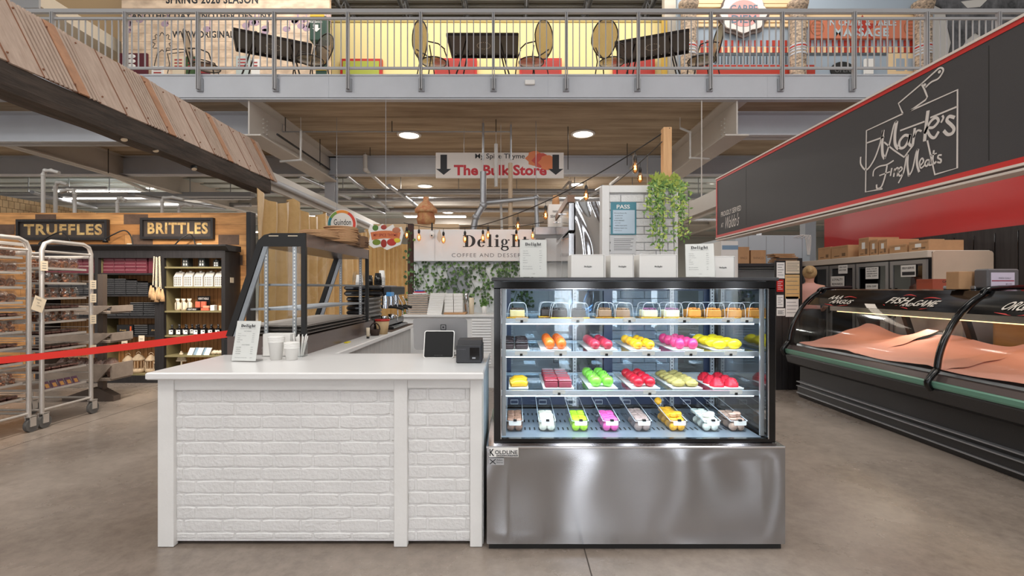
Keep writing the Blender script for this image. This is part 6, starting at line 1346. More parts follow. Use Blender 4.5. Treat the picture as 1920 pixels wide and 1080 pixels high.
for i, py in enumerate((175, 213, 257, 278, 313)):
    px = (37, 135, 232, 291, 363)[i]; Y = 3.85*F/(960-px); z = PZ(py, Y); tt = thing('track_spot', 'small dark spot lamp under the rough timber beam, %s from the left' % Wn[i], 'spot lamp', (-3.85, Y, z), 'spot lamps under the timber beam')
    g = MB(); g.cyl((-3.86, Y, z+.05), (-3.83, Y-.02, z-.03), .035, 14); mk('lamp_head', g, M['blackm'], tt); g = MB(); g.cyl((-3.88, Y, z+.04), (-3.88, Y, FZ0-.2), .008, 6); mk('bracket', g, M['blackm'], tt); g = MB(); g.cyl((-3.829, Y-.0205, z-.031), (-3.8275, Y-.0215, z-.035), .028, 14); mk('lens', g, M['cream'], tt)
    d = bpy.data.lights.new('spot_glow', 'SPOT'); d.energy = 95; d.color = (1, .9, .78); d.spot_size = 1.5; d.spot_blend = .6; d.shadow_soft_size = .05; lo = bpy.data.objects.new('spot_glow', d); COL.objects.link(lo); lo.location = (-3.9, Y-.04, z-.09); lo.rotation_euler = (Vector((-5.2, 6.5, 1.0) if i > 1 else (-4.9, 4.9, .9))-lo.location).to_track_quat('-Z', 'Y').to_euler()
# ================================================================ gold curtains on their rails
def curtain(fn, w, z0, z1, lab, folds, amp, droop=.0, name='curtain'):
    g = MB(); nu = int(folds*10); nv = 10
    def f(u, v, off=0):
        a = amp*(math.sin(2*PI*folds*u+.8*math.sin(3*v+5*u))+.3*math.sin(2*PI*folds*2.3*u+1+v)+.12*math.sin(14*v+9*u)); top = z1-droop*abs(math.sin(PI*folds*.28*u+.4))
        z = z0+(top-z0)*v; q = fn(u, a*(1-.25*v)+off); return (q[0], q[1], z)
    g.grid(lambda u, v: f(u, v), nu, nv); g.grid(lambda u, v: f(u, v, .004), nu, nv)
    return single(name, g, M['gold'], lab, 'curtain')
curtain(lambda u, a: (-3.80+a, 7.1+u*6.0, 0), 6, .02, 2.86, 'tall gold satin curtain hanging behind the bakery case beside the plank wall', 15, .07, .2)
curtain(lambda u, a: (PX(688, 8.6)+u*(PX(766, 8.6)-PX(688, 8.6)), 8.6+a, 0), 1, .02, PZ(456, 8.6), 'narrower gold curtain hanging left of the ivy partition', 9, .03, .02)
g = MB(); g.cyl((-3.86, 7.2, 3.02), (-3.86, 15, 3.02), .045, 10); single('steel_rail', g, M['beam'], 'long pale steel rail above the tall gold curtain', 'rail')
g = MB(); g.box(-3.97, -3.92, 7.8, 15, 2.9, 3.2); single('rail_fascia', g, M['beamw'], 'pale long channel running beside the curtain rail', 'channel')
# ================================================================ hanging sign over the meat counter
SX_ = 3.0
def onS(px, py, off=0.0):
    Y = SX_*F/(px-960); return Vector((SX_-off, Y, EYE+(540-py)*Y/F))
sy0, sy1 = 1.5, 7.05; sz0, sz1 = 2.02, 2.905
t = thing('hanging_shop_sign', 'long dark grey hanging sign with red border and white script lettering over the meat case', 'sign', (3.05, 4.3, sz0))
face = mat('sign_charcoal', (62, 60, 62), .55, bump=.15, bs=220); redb = mat('sign_red', (204, 46, 42), .4); wtr = mat('sign_trim', (226, 214, 204), .4)
g = MB(); g.box(SX_+.006, SX_+.12, sy0, sy1, 2.034, 2.886); mk('sign_box', g, M['blackm'], t)
g = MB(); g.box(SX_, SX_+.005, sy0, sy1-.035, 2.07, 2.858)
for y in (6.0, 4.9, 3.1, 2.05): pass
mk('sign_face', g, face, t)
g = MB(); g.box(SX_-.004, SX_+.005, sy0, sy1, 2.858, 2.888); g.box(SX_-.004, SX_+.005, sy0, sy1, 2.034, 2.07); g.box(SX_-.004, SX_+.005, sy1-.035, sy1, 2.07, 2.858); mk('red_border', g, redb, t)
g = MB(); g.box(SX_-.012, SX_+.13, sy0, sy1+.01, 2.888, sz1); g.box(SX_-.012, SX_+.04, sy0, sy1+.01, 2.018, 2.034); g.box(SX_+.0, SX_+.13, sy0, sy1+.01, 1.99, 2.006); mk('white_trim', g, wtr, t)
g = MB()
for y in (6.15, 3.02): g.box(SX_-.0008, SX_, y-.003, y+.003, sz0+.08, sz1-.08)
mk('panel_seams', g, M['blackm'], t)
def zt3(x, y): return (1280+x/3, y/3)
def stroke(g, pts, w, smooth=True, k=6, th=.002):
    P3 = [onS(*zt3(x, y)) for x, y in pts]
    if smooth: P3 = spline(P3, k)
    g.ribbon([p+Vector((-.001, 0, 0)) for p in P3], w, (-1, 0, 0), th)
lw = mat('sign_letter_white', (220, 212, 206), .45)
g = MB(); W = .012
stroke(g, [(1240, 640), (1215, 582), (1345, 472), (1440, 386)], W, False); stroke(g, [(1440, 386), (1455, 381), (1467, 390), (1464, 408), (1440, 442), (1400, 462), (1368, 492)], W)
stroke(g, [(1345, 472), (1360, 500), (1378, 545), (1368, 562), (1280, 624)], W, False); stroke(g, [(1280, 624), (1548, 505), (1546, 945), (1420, 982), (1400, 890), (1378, 790)], W, False)
stroke(g, [(1240, 640), (1035, 735), (1030, 1080), (1125, 1062)], W, False); stroke(g, [(1035, 805), (1135, 770)], W, False); stroke(g, [(1225, 735), (1362, 684)], W, False); stroke(g, [(1395, 662), (1546, 600)], W, False)
stroke(g, [(1135, 800), (1190, 845), (1247, 884), (1300, 815)], W, False)
for x, y in ((1446, 404), (1362, 478)): c = onS(*zt3(x, y)); g.cyl(c, c+Vector((-.003, 0, 0)), .011, 10)
mk('cleaver_emblem', g, lw, t)
g = MB(); B_ = .026; C_ = .014
for pts, w in (([(1003, 882), (1004, 925), (1035, 955), (1075, 905), (1108, 820), (1130, 732)], C_), ([(1130, 732), (1124, 800), (1126, 865), (1138, 892)], B_), ([(1138, 892), (1165, 810), (1190, 705), (1207, 682)], C_), ([(1207, 682), (1196, 750), (1197, 810), (1215, 838)], B_),
        ([(1278, 765), (1250, 762), (1222, 795), (1222, 830), (1248, 828), (1272, 790), (1282, 755), (1274, 805), (1290, 822)], B_*.8), ([(1308, 720), (1302, 770), (1296, 815)], B_*.8), ([(1300, 775), (1322, 735), (1345, 738)], C_),
        ([(1382, 622), (1372, 700), (1362, 795)], B_), ([(1362, 752), (1392, 690), (1425, 662), (1440, 682), (1412, 716), (1378, 722), (1392, 762), (1418, 775), (1442, 740)], B_*.75), ([(1462, 650), (1468, 664), (1455, 690)], C_),
        ([(1532, 662), (1502, 655), (1488, 678), (1512, 702), (1528, 725), (1518, 750), (1492, 756), (1470, 735)], B_*.85)): stroke(g, pts, w)
for pts, w in (([(1072, 992), (1078, 958), (1108, 936), (1150, 926), (1188, 903)], C_*.8), ([(1152, 930), (1138, 1000), (1118, 1052), (1095, 1060), (1092, 1038)], C_), ([(1108, 988), (1168, 966)], C_*.7), ([(1178, 945), (1170, 990)], C_*.9), ([(1195, 948), (1188, 995)], C_*.9), ([(1190, 972), (1205, 946), (1214, 950), (1208, 992)], C_*.8),
        ([(1216, 972), (1236, 952), (1228, 940), (1214, 962), (1222, 990), (1242, 976)], C_*.8), ([(1215, 1030), (1244, 970), (1260, 885), (1268, 870)], C_*.8), ([(1268, 870), (1266, 930), (1274, 992)], C_*1.2), ([(1274, 992), (1295, 950), (1315, 860), (1326, 838)], C_*.8), ([(1326, 838), (1319, 915), (1332, 968)], C_*1.2),
        ([(1338, 932), (1356, 908), (1348, 890), (1334, 915), (1342, 945), (1362, 930)], C_*.8), ([(1390, 900), (1374, 902), (1364, 925), (1376, 934), (1390, 905), (1388, 928), (1402, 926)], C_*.85), ([(1415, 845), (1408, 900), (1416, 920), (1428, 908)], C_*.9), ([(1396, 876), (1430, 862)], C_*.6), ([(1458, 872), (1442, 874), (1438, 888), (1454, 898), (1452, 914), (1434, 912)], C_*.85)): stroke(g, pts, w)
mk('script_lettering', g, lw, t)
g = MB(); u = (0, -1, 0)
text(g, 'PROUDLY SERVED', onS(1352, 407), u, UZ, .6, .07, (-1, 0, 0), offset=.01); text(g, 'AT', onS(1352, 427), u, UZ, .08, .06, (-1, 0, 0), offset=.01); text(g, "Waldo's", onS(1358, 430), u, UZ, .42, .17, (-1, 0, 0), shear=.3); mk('lettering', g, lw, t)
for y in (2.4, 4.4, 6.8): g = MB(); g.box(SX_+.12, 5.92, y, y+.05, sz1-.06, sz1-.02); mk('wall_arm', g, M['blackm'], t)
g = MB(); g.box(SX_+.12, SX_+.2, 7.3, 12, 2.55, 2.8); g.box(SX_+.2, SX_+.22, 7.3, 12, 2.5, 2.85); g.cyl((SX_+.16, 8, 2.8), (SX_+.16, 8, ZS-.05), .01, 6); g.cyl((SX_+.16, 11.2, 2.8), (SX_+.16, 11.2, ZS-.05), .01, 6); single('pale_channel', g, M['beamw'], 'pale steel channel running back from the far end of the black hanging sign', 'channel')
# ================================================================ red and black side wall
g = MB(); g.box(5.92, 6.05, .8, 9.1, 2.02, 3.35); rw = struct('wall_shop', g, mat('glossy_red_panel', (200, 36, 34), .3))
g = MB(); g.box(5.90, 5.92, .8, 9.1, 1.97, 2.03); g.box(5.90, 6.05, .8, 9.1, 0, 1.97); g.mat(1)
for k in range(30): g.box(5.894, 5.9, 1+k*.27, 1.006+k*.27, .1, 1.97)
struct('wall_shop', g, [mat('black_plank_wall', (58, 54, 54), .6, c2=(40, 37, 38), vs=4, vstretch=(1, 7, .6)), M['black']])
# ================================================================ upright glass-door coolers
CX, CY0, CY1, CZ = 5.1, 5.87, 8.6, 1.765
t = thing('glass_door_cooler', 'row of upright grey glass-door coolers with pale header behind the meat case', 'cooler', (5.45, 7.2, 0))
g = MB(); g.box(CX+.05, 5.86, CY0+.02, CY1, .02, CZ-.02); mk('cabinet', g, M['charcoal'], t)
g = MB(); g.bbox(CX, 5.87, CY0+.02, CY1, CZ-.09, CZ, .006); mk('header', g, M['cream'] if False else mat('cooler_header', (214, 202, 188), .4), t)
g = MB(); g.prism([(a, b) for a, b in rrect(.74, CZ-.06, .04)], (CX+.42, CY0, .05), UX, UZ, (0, .018, 0)); mk('end_panel', g, mat('beige_panel', (214, 190, 168), .4, var=.08, vs=2), t)
dy = [5.89, 6.33, 7.0, 7.62, 8.2]
dy = [CX*F/(x-960) for x in (1738, 1667, 1604, 1554, 1503)]
for i in range(4):
    a, b = dy[i]+.015, dy[i+1]-.015; g = MB(); fr = .05; za, zb = .12, CZ-.11
    g.box(CX, CX+.03, a, a+fr, za, zb); g.box(CX, CX+.03, b-fr, b, za, zb); g.box(CX, CX+.03, a+fr, b-fr, za, za+fr); g.box(CX, CX+.03, a+fr, b-fr, zb-fr, zb); d_ = mk('door', g, mat('door_grey', (150, 148, 146), .35, .5), t)
    g = MB(); g.box(CX+.01, CX+.016, a+fr, b-fr, za+fr, zb-fr); mk('door_pane', g, glassmat('dark_glass', (150, 154, 160), 2.0, .02, .1), d_)
    g = MB(); g.box(CX-.04, CX-.02, b-.05, b-.03, .9, 1.3); g.box(CX-.02, CX, b-.05, b-.03, .92, .94); g.box(CX-.02, CX, b-.05, b-.03, 1.26, 1.28); mk('handle', g, M['blackm'], d_)
for i, (a, b, pt, pb, lines, l) in enumerate(((1572, 1589, 497, 513, ['OPEN 7 DAYS', 'EACH WEEK'], 'small white notice high on a cooler door, second from the far end'), (1558, 1583, 518, 543, ['LOYALTY', 'REWARDS'], 'white LOYALTY REWARDS sheet standing before the cooler doors'), (1623, 1647, 501, 523, ['FOR YOUR', 'FROZEN MEAT', 'ORDERS SAVE', '10% OFF'], 'white printed notice on the third cooler door'), (1623, 1646, 532, 545, ['25% OFF'], 'small white sheet low on the third cooler door'), (1689, 1717, 497, 519, ['SELF-SERVE', '*'], 'black and white SELF-SERVE notice on the nearest cooler door'))):
    ya = (CX-.003)*F/(a-960); yb = (CX-.003)*F/(b-960); Ym = (ya+yb)/2; z0, z1 = EYE+(540-pb)*Ym/F, EYE+(540-pt)*Ym/F; g = MB(); g.box(CX-.004, CX-.002, yb, ya, z0, z1); tt = single('door_notice', g, M['paper'], l, 'notice')
    g = MB(); hh = (z1-z0)/(len(lines)+1)
    for k, s in enumerate(lines):
        if s == '*':
            for q in range(4): g.box(CX-.0055, CX-.004, ya-(ya-yb)*(.1+.21*q)-.05, ya-(ya-yb)*(.1+.21*q), z0+.02, z0+hh*1.3)
        else: text(g, s, (CX-.004, Ym, z1-hh*(k+1)), (0, -1, 0), UZ, (ya-yb)*.8, hh*.5, (-1, 0, 0), centre=True, offset=.02)
    mk('lettering', g, M['ink'], tt)
# cartons on top of the coolers
kl = mat('carton_print', (120, 92, 66), .7)
def carton(px0, px1, pyt, x0, x1, zb, lab, X=None, label=False):
    X = X or x0; ya = X*F/(px1-960); yb = X*F/(px0-960); Ym = (ya+yb)/2; zt = EYE+(540-pyt)*Ym/F; t2 = thing('cardboard_carton', lab, 'box', ((x0+x1)/2, Ym, zb)); g = MB(); g.bbox(x0, x1, ya, yb-.01, zb+.0006, zt, .003); mk('carton_body', g, M['kraft'], t2)
    g = MB(); g.box(x0-.001, x0, ya+.02, yb-.03, zt-.03, zt-.027); h = zt-zb
    if h > .12:
        g.box(x0-.001, x0, ya+(yb-ya)*.15, ya+(yb-ya)*.35, zb+.03, zb+h*.4); g.box(x0-.001, x0, ya+(yb-ya)*.5, ya+(yb-ya)*.8, zb+.03, zb+.045)
    mk('print', g, kl, t2)
    if label: g = MB(); g.box(x0-.0015, x0-.0003, ya+(yb-ya)*.35, ya+(yb-ya)*.65, zb+h*.4, zb+h*.75); mk('paper_label', g, M['paper'], t2)
for (a, b, pt, l, lb) in ((1533, 1557, 464, 'brown carton on the coolers beside the folded card', 0), (1558, 1590, 461, 'brown carton with black print left of the tall carton', 0), (1604, 1624, 446, 'tall brown carton on the coolers, left of three with white labels', 1), (1625, 1640, 449, 'brown carton with white label, middle of three', 1), (1641, 1658, 449, 'brown carton with white label, right of three', 1), (1661, 1694, 459, 'low brown carton with paper label right of the three', 1), (1697, 1735, 452, 'flat carton stack nearest on the coolers', 1)):
    carton(a, b, pt, 5.14+(.04 if lb else 0), 5.62, CZ, l, X=5.14, label=bool(lb))
g = MB(); g.bbox(5.3, 5.75, 6.9, 7.5, CZ+.0006, CZ+.10, .003) if False else g.bbox(5.66, 5.86, 6.5, 7.4, CZ+.0006, CZ+.2, .003); single('long_carton', g, M['kraft'], 'long low brown carton behind the labelled ones', 'box')
# cold room, chest unit and cartons further left
g = MB(); g.box(4.35, 5.8, 9.35, 11.2, 0, PZ(441, 9.35)); 
cr = tag(mk('cold_room', g, mat('cold_room_white', (196, 208, 216), .4)), 'pale blue-white cold room box behind the cardboard cartons', 'cold room'); g = MB()
for k in range(4): g.box(4.6+k*.35, 4.604+k*.35, 9.346, 9.35, 0, PZ(443, 9.35))
mk('panel_joints', g, M['inkg'], cr)
t = thing('open_chiller', 'low dark-framed chiller with bright interior below the two small cartons', 'chiller', (4.35, 8.5, 0)); g = MB(); a, b = PX(1378, 8.3), PX(1500, 8.3); zt = PZ(494, 8.3)
g.box(a, b, 8.3, 8.95, 0, PZ(540, 8.3)); g.box(a, b, 8.3, 8.95, zt-.05, zt); g.box(a, a+.04, 8.3, 8.95, 0, zt); g.box(b-.04, b, 8.3, 8.95, 0, zt); g.box(a, b, 8.92, 8.95, 0, zt); mk('cabinet', g, M['charcoal'], t); g = MB(); g.box(a+.05, b-.05, 8.88, 8.91, PZ(538, 8.3), zt-.08); mk('back_liner', g, M['paper'], t); g = MB(); g.box(a+.1, b-.1, 8.4, 8.44, zt-.08, zt-.07); mk('lamp_tube', g, M['paper'], t)
for i, (a, b, pt) in enumerate(((1384, 1405, 463), (1408, 1436, 469))):
    t2 = thing('cardboard_carton', 'small brown printed carton on the low chiller, %s one' % ('left', 'right')[i], 'box', (PX(a, 8.4), 8.5, PZ(494, 8.3))); g = MB(); z0 = PZ(494, 8.3)+.0006; g.bbox(PX(a, 8.4), PX(b, 8.4), 8.4, 8.7, z0, PZ(pt, 8.4), .003); mk('carton_body', g, M['kraft'], t2)
    g = MB(); text(g, 'WINCO', (PX(a+4, 8.4), 8.4, z0+.08), UX, UZ, PX(b-4, 8.4)-PX(a+4, 8.4), .04, NY); mk('lettering', g, kl, t2)
g = MB(); t2 = thing('folded_card_pile', 'untidy pile of folded brown cardboard beside the cartons', 'cardboard', (4.85, 8.5, PZ(494, 8.3)))
for k in range(6): g = MB(); j = random.uniform(-.05, .05); g.box(PX(1462, 8.4)+j, PX(1499, 8.4)+j*.5, 8.4+.02*k, 8.75, PZ(494, 8.3)+.0006+k*.032, PZ(494, 8.3)+k*.032+.024); mk('flat_card', g, M['kraft'], t2)
t2 = thing('foam_carton', 'white and blue carton left of the small brown cartons', 'box', (PX(1368, 8.0), 8.0, 1.3)); g = MB(); g.bbox(PX(1352, 7.6), PX(1384, 7.6), 7.6, 8.0, 1.0, PZ(452, 7.6), .004); mk('carton_body', g, M['paper'], t2); g = MB(); g.box(PX(1354, 7.6), PX(1384, 7.6), 7.598, 7.6, PZ(468, 7.6), PZ(460, 7.6)); mk('blue_band', g, mat('blue_band', (130, 160, 186), .5), t2)
g = MB(); g.box(PX(1345, 7.6), PX(1392, 7.6), 7.58, 8.05, 0, .9995); single('side_cabinet', g, M['grey'], 'plain grey cabinet under the white and blue carton', 'cabinet')
# notice partition at the far end of the meat case
Y = 6.12; t = thing('notice_partition', 'narrow partition of black planks covered with pinned papers beside the meat case', 'partition', (PX(1478, Y), Y, 0))
g = MB(); xa, xb = PX(1455, Y), PX(1502, Y)
for k in range(4): w_ = (xb-xa)/4; g.box(xa+k*w_, xa+(k+1)*w_-.005, Y, Y+.04, .005, PZ(598, Y)+.1)
g.box(xa, xb, Y+.01, Y+.04, PZ(598, Y)+.1, PZ(488, Y)); mk('plank_panel', g, M['dkwood'], t); g = MB(); g.box(xb-.02, xb+.01, Y-.01, Y+.05, .4, PZ(484, Y)); g.box(xa, xb, Y-.008, Y, PZ(487, Y), PZ(484, Y)); mk('frame', g, M['blackm'], t)
for i, (a, b, pt, pb, c, l) in enumerate(((1456, 1471, 492, 522, 'paper', 'top left white'), (1473, 1500, 489, 513, 'cream', 'top right cream'), (1456, 1469, 524, 547, 'red', 'red and white'), (1472, 1500, 515, 560, 'gold', 'yellow-bordered'), (1456, 1469, 553, 576, 'paper', 'small white lower left'), (1473, 1497, 556, 594, 'paper', 'long white lower right'), (1456, 1472, 578, 592, 'paper', 'bottom left white'))):
    g = MB(); g.box(PX(a, Y), PX(b, Y), Y-.003, Y-.0005, PZ(pb, Y), PZ(pt, Y)); g.mat(1)
    for k in range(5): z_ = PZ(pt+4+k*(pb-pt-6)/5, Y); g.box(PX(a+2, Y), PX(b-2-(k % 2)*3, Y), Y-.004, Y-.003, z_-.006, z_)
    single('pinned_paper', g, [M[c], M['inkg'] if c != 'red' else M['paper']], '%s sheet pinned on the black partition by the meat case' % l, 'notice', 'papers pinned on the partition')
# ================================================================ curved glass meat case
GC = thing('meat_display_case', 'long black curved-glass meat display case with green bumper strip on the right', 'display case', (3.8, 3.6, 0))
gy0, gy1 = 1.1, 5.80; YD = [5.80, 3.78, 1.72]
def ext(poly, y0, y1, g): return g.prism(poly, (0, y0, 0), UX, UZ, (0, y1-y0, 0))
g = MB(); ext([(3.44, 0.0), (3.42, .05), (3.42, .13), (3.45, .14), (3.45, .36), (4.3, .36), (4.3, 0.0)], gy0, gy1-.05, g); mk('base', g, mat('case_black', (40, 39, 40), .4, bump=.1, bs=150), GC)
g = MB()
for z in (.055, .135, .185): g.box(3.405, 3.45, gy0, gy1-.05, z-.005, z+.005)
mk('base_trim', g, M['galv'], GC)
g = MB(); ext([(3.45, .361), (3.33, .41), (3.305, .50), (3.31, .515), (3.45, .515)], gy0, gy1, g); mk('lower_fascia', g, MATS['case_black'], GC)
g = MB(); ext([(3.30, .517), (3.295, .53), (3.295, .56), (3.31, .568), (3.42, .568), (3.42, .517)], gy0, gy1, g); mk('green_bumper', g, mat('sage_green_strip', (98, 140, 122), .4), GC)
g = MB(); ext([(3.32, .569), (3.35, .612), (3.40, .615), (3.42, .569)], gy0, gy1, g); mk('sill', g, mat('case_bronze', (88, 78, 76), .3, .4), GC)
gp = [(3.355, .612), (3.365, .72), (3.40, .85), (3.46, .98), (3.54, 1.10), (3.63, 1.19), (3.72, 1.25)]
gp = [(p.x, p.y) for p in spline([Vector((a, b, 0)) for a, b in gp], 4)]
top = [(3.72, 1.25), (3.76, 1.277), (3.82, 1.288), (4.10, 1.288), (4.10, 1.25), (3.76, 1.245)]
def curved(g, prof, y0, y1, th=0):
    k = len(prof); g.add([(x, y0, z) for x, z in prof]+[(x, y1, z) for x, z in prof], [(i, k+i, k+i+1, i+1) for i in range(k-1)], True)
for i in range(2):
    a, b = YD[i+1]+.04, YD[i]-.04; g = MB(); curved(g, gp[:17], a, b); curved(g, [(x+.006, z) for x, z in gp[:17]], a, b); fg = mk('curved_glass', g, M['clearfront'], GC)
    g = MB(); curved(g, [(x-.001, z) for x, z in gp[16:]], a, b); curved(g, [(x+.007, z) for x, z in gp[16:]], a, b); ext([(x, z) for x, z in top], a-.04, b+.04, g); mk('header_band', g, M['black'], GC)
for yd in YD:
    g = MB(); pts = [(3.30, yd, .50), (3.27, yd, .56), (3.33, yd, .64)]+[(x-.012, yd, z) for x, z in gp[2::3]]+[(3.76, yd, 1.29), (4.1, yd, 1.3)]; g.sweep(spline(pts, 4), .024, 8); mk('curved_post', g, M['black'], GC)
g = MB(); ext([(3.45, .37), (3.305, .52), (3.355, .612)]+gp[4::4]+[(3.80, 1.28), (4.1, 1.28), (4.3, 1.0), (4.3, .37)], gy1-.012, gy1-.004, g) if False else None
g = MB(); ext([(3.42, .58), (3.44, .63), (4.24, .70), (4.30, .70), (4.30, .36), (3.46, .36)], gy0, gy1-.01, g); mk('inner_deck', g, M['galv'], GC)
g = MB()
for yy in [gy1-.06-k*.68 for k in range(7)]: g.prism([(0, 0), (.05, 0), (-.13, .55), (-.18, .55)], (4.24, yy, .70), UX, UZ, (0, .05, 0))
g.box(4.2, 4.27, gy0, gy1, .70, .74); mk('rear_door_frames', g, M['blackm'], GC)
g = MB(); g.add([(4.25, gy0, .74), (4.25, gy1, .74), (4.09, gy1, 1.25), (4.09, gy0, 1.25)], [(0, 1, 2, 3)], False); mk('rear_glass', g, M['glass'], GC)
g = MB(); ext([(3.83, 1.245), (3.83, 1.03), (3.84, 1.03), (4.0, 1.12), (4.0, 1.245)], gy0, gy1-.02, g); mk('canopy', g, mat('canopy_steel', (176, 168, 158), .2, .9), GC)
g = MB(); g.box(3.86, 3.96, gy0+.1, gy1-.1, 1.02, 1.03); mk('canopy_lamp', g, mat('warm_case_lamp', (255, 214, 150), emit=2.5), GC)
for yc in (4.8, 2.8): area('meat_case_lamp', (3.91, yc, 1.012), (3.75, yc, .6), .14, 1.7, 4.5, (1, .86, .72))
def glaze(px, lab): pass
def hdr(s, px0, px1, zz, h, mt='paper', sh=.3, k=0):
    g = MB(); p0 = Vector((3.585, 3.585*F/(px0-960), 0)); p0 = Vector((0, 3.61*F/(px0-960), 0)); yb_ = 3.61*F/(px1-960); up = Vector((.085, 0, .075)).normalized(); n_ = Vector((-up.z, 0, up.x))
    text(g, s, Vector((3.572+(zz-1.135)*1.15, p0.y, zz))+n_*.006, (0, -1, 0), up, p0.y-yb_, h, n_, shear=sh, offset=.015); return g
g = hdr('AAA', 1553, 1576, 1.17, .062); g.join(hdr('ANGUS', 1563, 1601, 1.125, .064)); g.join(hdr('FISH', 1664, 1704, 1.15, .085)); g.join(hdr('AND', 1696, 1716, 1.13, .045)); g.join(hdr('GAME', 1716, 1758, 1.135, .08)); g.join(hdr('ORGANIC', 1883, 1975, 1.135, .095)); mk('lettering', g, mat('header_white', (228, 218, 206), .4), GC)
g = MB()
for (a, b, z) in ((1556, 1600, 1.12), (1578, 1602, 1.195), (1663, 1690, 1.14), (1700, 1750, 1.125), (1682, 1706, 1.225), (1724, 1757, 1.205), (1880, 1960, 1.12), (1905, 1960, 1.23)):
    ya, yb = 3.61*F/(a-960), 3.61*F/(b-960); x = 3.572+(z-1.135)*1.15; g.ribbon([(x-.006, ya+(yb-ya)*k/6, z+.012*math.sin(PI*k/6)*(1 if z > 1.18 else -1)) for k in range(7)], [.002, .008, .012, .012, .01, .006, .002], (-.66, 0, .75), .001)
mk('red_swashes', g, mat('swash_red', (206, 40, 34), .4), GC)
# pink butcher paper sheets in the case
pkp = mat('pink_butcher_paper', (222, 158, 142), .7, var=.05, vs=4)
random.seed(2)
for i in range(5):
    ya = 5.70-i*.94; yb = ya-.97; ph = random.uniform(0, 6); rd = .03+.02*random.random()
    def fn(u, v, o=0): return (3.405+.80*u, yb+(ya-yb)*v, .645+.10*u*u+.05*u+rd*(1+math.sin(6.5*v+ph+2.4*u))*(.12+.75*u)+.03*math.exp(-((v-.15)/.07)**2)*(.3+u*.5)+.006*math.sin(19*u+7*v)+o+i*.0015)
    g = MB(); g.grid(lambda u, v: fn(u, v), 20, 30); g.grid(lambda u, v: fn(u, v, .0012), 20, 30)
    single('butcher_paper_sheet', g, pkp, 'wavy pink butcher paper sheet inside the meat case, %s from its far end' % Wn[i], 'paper', 'pink paper sheets in the meat case')
g = MB()
for k in range(3):
    pass
# things standing on the meat case
def onC(px, X): return X*F/(px-960)
g = MB(); zC = 1.2885
y = onC(1792, 3.95); t = thing('brown_carton', 'plain brown carton standing on the meat case left of the scale', 'box', (3.95, y, zC)); g = MB(); g.bbox(PX(1798, 4.0), PX(1838, 4.0), 4.0, 4.12, zC, PZ(509, 4.0), .003); mk('carton_body', g, M['kraft'], t)
t = thing('weighing_scale', 'grey weighing scale with lit customer screen on top of the meat case', 'scale', (3.9, 3.98, zC)); Yc = 3.86; g = MB(); g.bbox(PX(1852, Yc), PX(1912, Yc), Yc, Yc+.12, zC+.008, PZ(504, Yc), .01); mk('scale_head', g, mat('scale_grey', (104, 102, 104), .4), t)
g = MB(); g.box(PX(1858, Yc), PX(1902, Yc), Yc-.002, Yc, PZ(537, Yc), PZ(511, Yc)); sc = mk('screen', g, mat('lit_screen', (176, 166, 180), .3, emit=.35), t); g = MB(); g.box(PX(1859, Yc), PX(1901, Yc), Yc-.003, Yc-.002, PZ(527.5, Yc), PZ(525.5, Yc)); g.mat(1); text(g, 'FRESH DAILY', (PX(1872, Yc), Yc-.002, PZ(523, Yc)), UX, UZ, .1, .012, NY); text(g, '$0.00', (PX(1885, Yc), Yc-.002, PZ(534, Yc)), UX, UZ, .05, .012, NY); mk('lettering', g, [mat('dark_red_bar', (150, 40, 60), .4), M['ink']], sc)
g = MB(); g.bbox(3.82, 4.08, Yc+.1, Yc+.4, zC, zC+.03, .006); mk('platform', g, M['galv'], t)
t = thing('counter_screen', 'dark boxy unit left of the scale screen on the meat case', 'machine', (3.9, 4.1, zC)); g = MB(); g.bbox(PX(1836, 4.02), PX(1856, 4.02), 4.02, 4.2, zC, PZ(508, 4.02), .008); mk('housing', g, M['charcoal'], t)
t = thing('produce_carton', 'red-brown carton with CANADIAN lettering and green label behind the meat case', 'box', (4.3, 4.9, 1.0)); Yq = 4.86; g = MB(); g.bbox(PX(1749, Yq), PX(1797, Yq), Yq, Yq+.2, zC-.09, PZ(523, Yq), .003); mk('carton_body', g, mat('red_brown_carton', (154, 78, 58), .7), t)
g = MB(); text(g, 'CANADIAN', (PX(1767, Yq), Yq, PZ(530, Yq)), UX, UZ, .17, .022, NY, offset=.02); g.mat(1); g.box(PX(1775, Yq), PX(1797, Yq), Yq-.002, Yq, PZ(545, Yq), PZ(535, Yq)); mk('lettering', g, [M['ink'], mat('label_green', (30, 120, 66), .5)], t)
g = MB(); g.box(4.32, 4.9, 4.6, 5.4, 0, zC-.0905); t2 = single('rear_worktable', g, M['galv'], 'steel work table behind the meat case under the red-brown carton', 'table')
t = thing('wooden_cabinet', 'honey-coloured wooden cabinet seen through the meat case glass', 'cabinet', (4.7, 3.2, 0)); g = MB(); g.box(4.46, 4.95, 1.9, 4.45, 0, 1.02); mk('cabinet_body', g, M['woodlt'], t)
for k in range(4): g = MB(); g.bbox(4.44, 4.459, 1.93+k*.63, 2.53+k*.63, .1, .98, .004); dd = mk('door', g, mat('honey_wood', (206, 150, 92), .45, c2=(180, 122, 70), vs=3, vstretch=(1, .6, 5)), t); g = MB(); g.cyl((4.43, 2.0+k*.63, .85), (4.44, 2.0+k*.63, .85), .015, 10); mk('knob', g, M['galv'], dd)
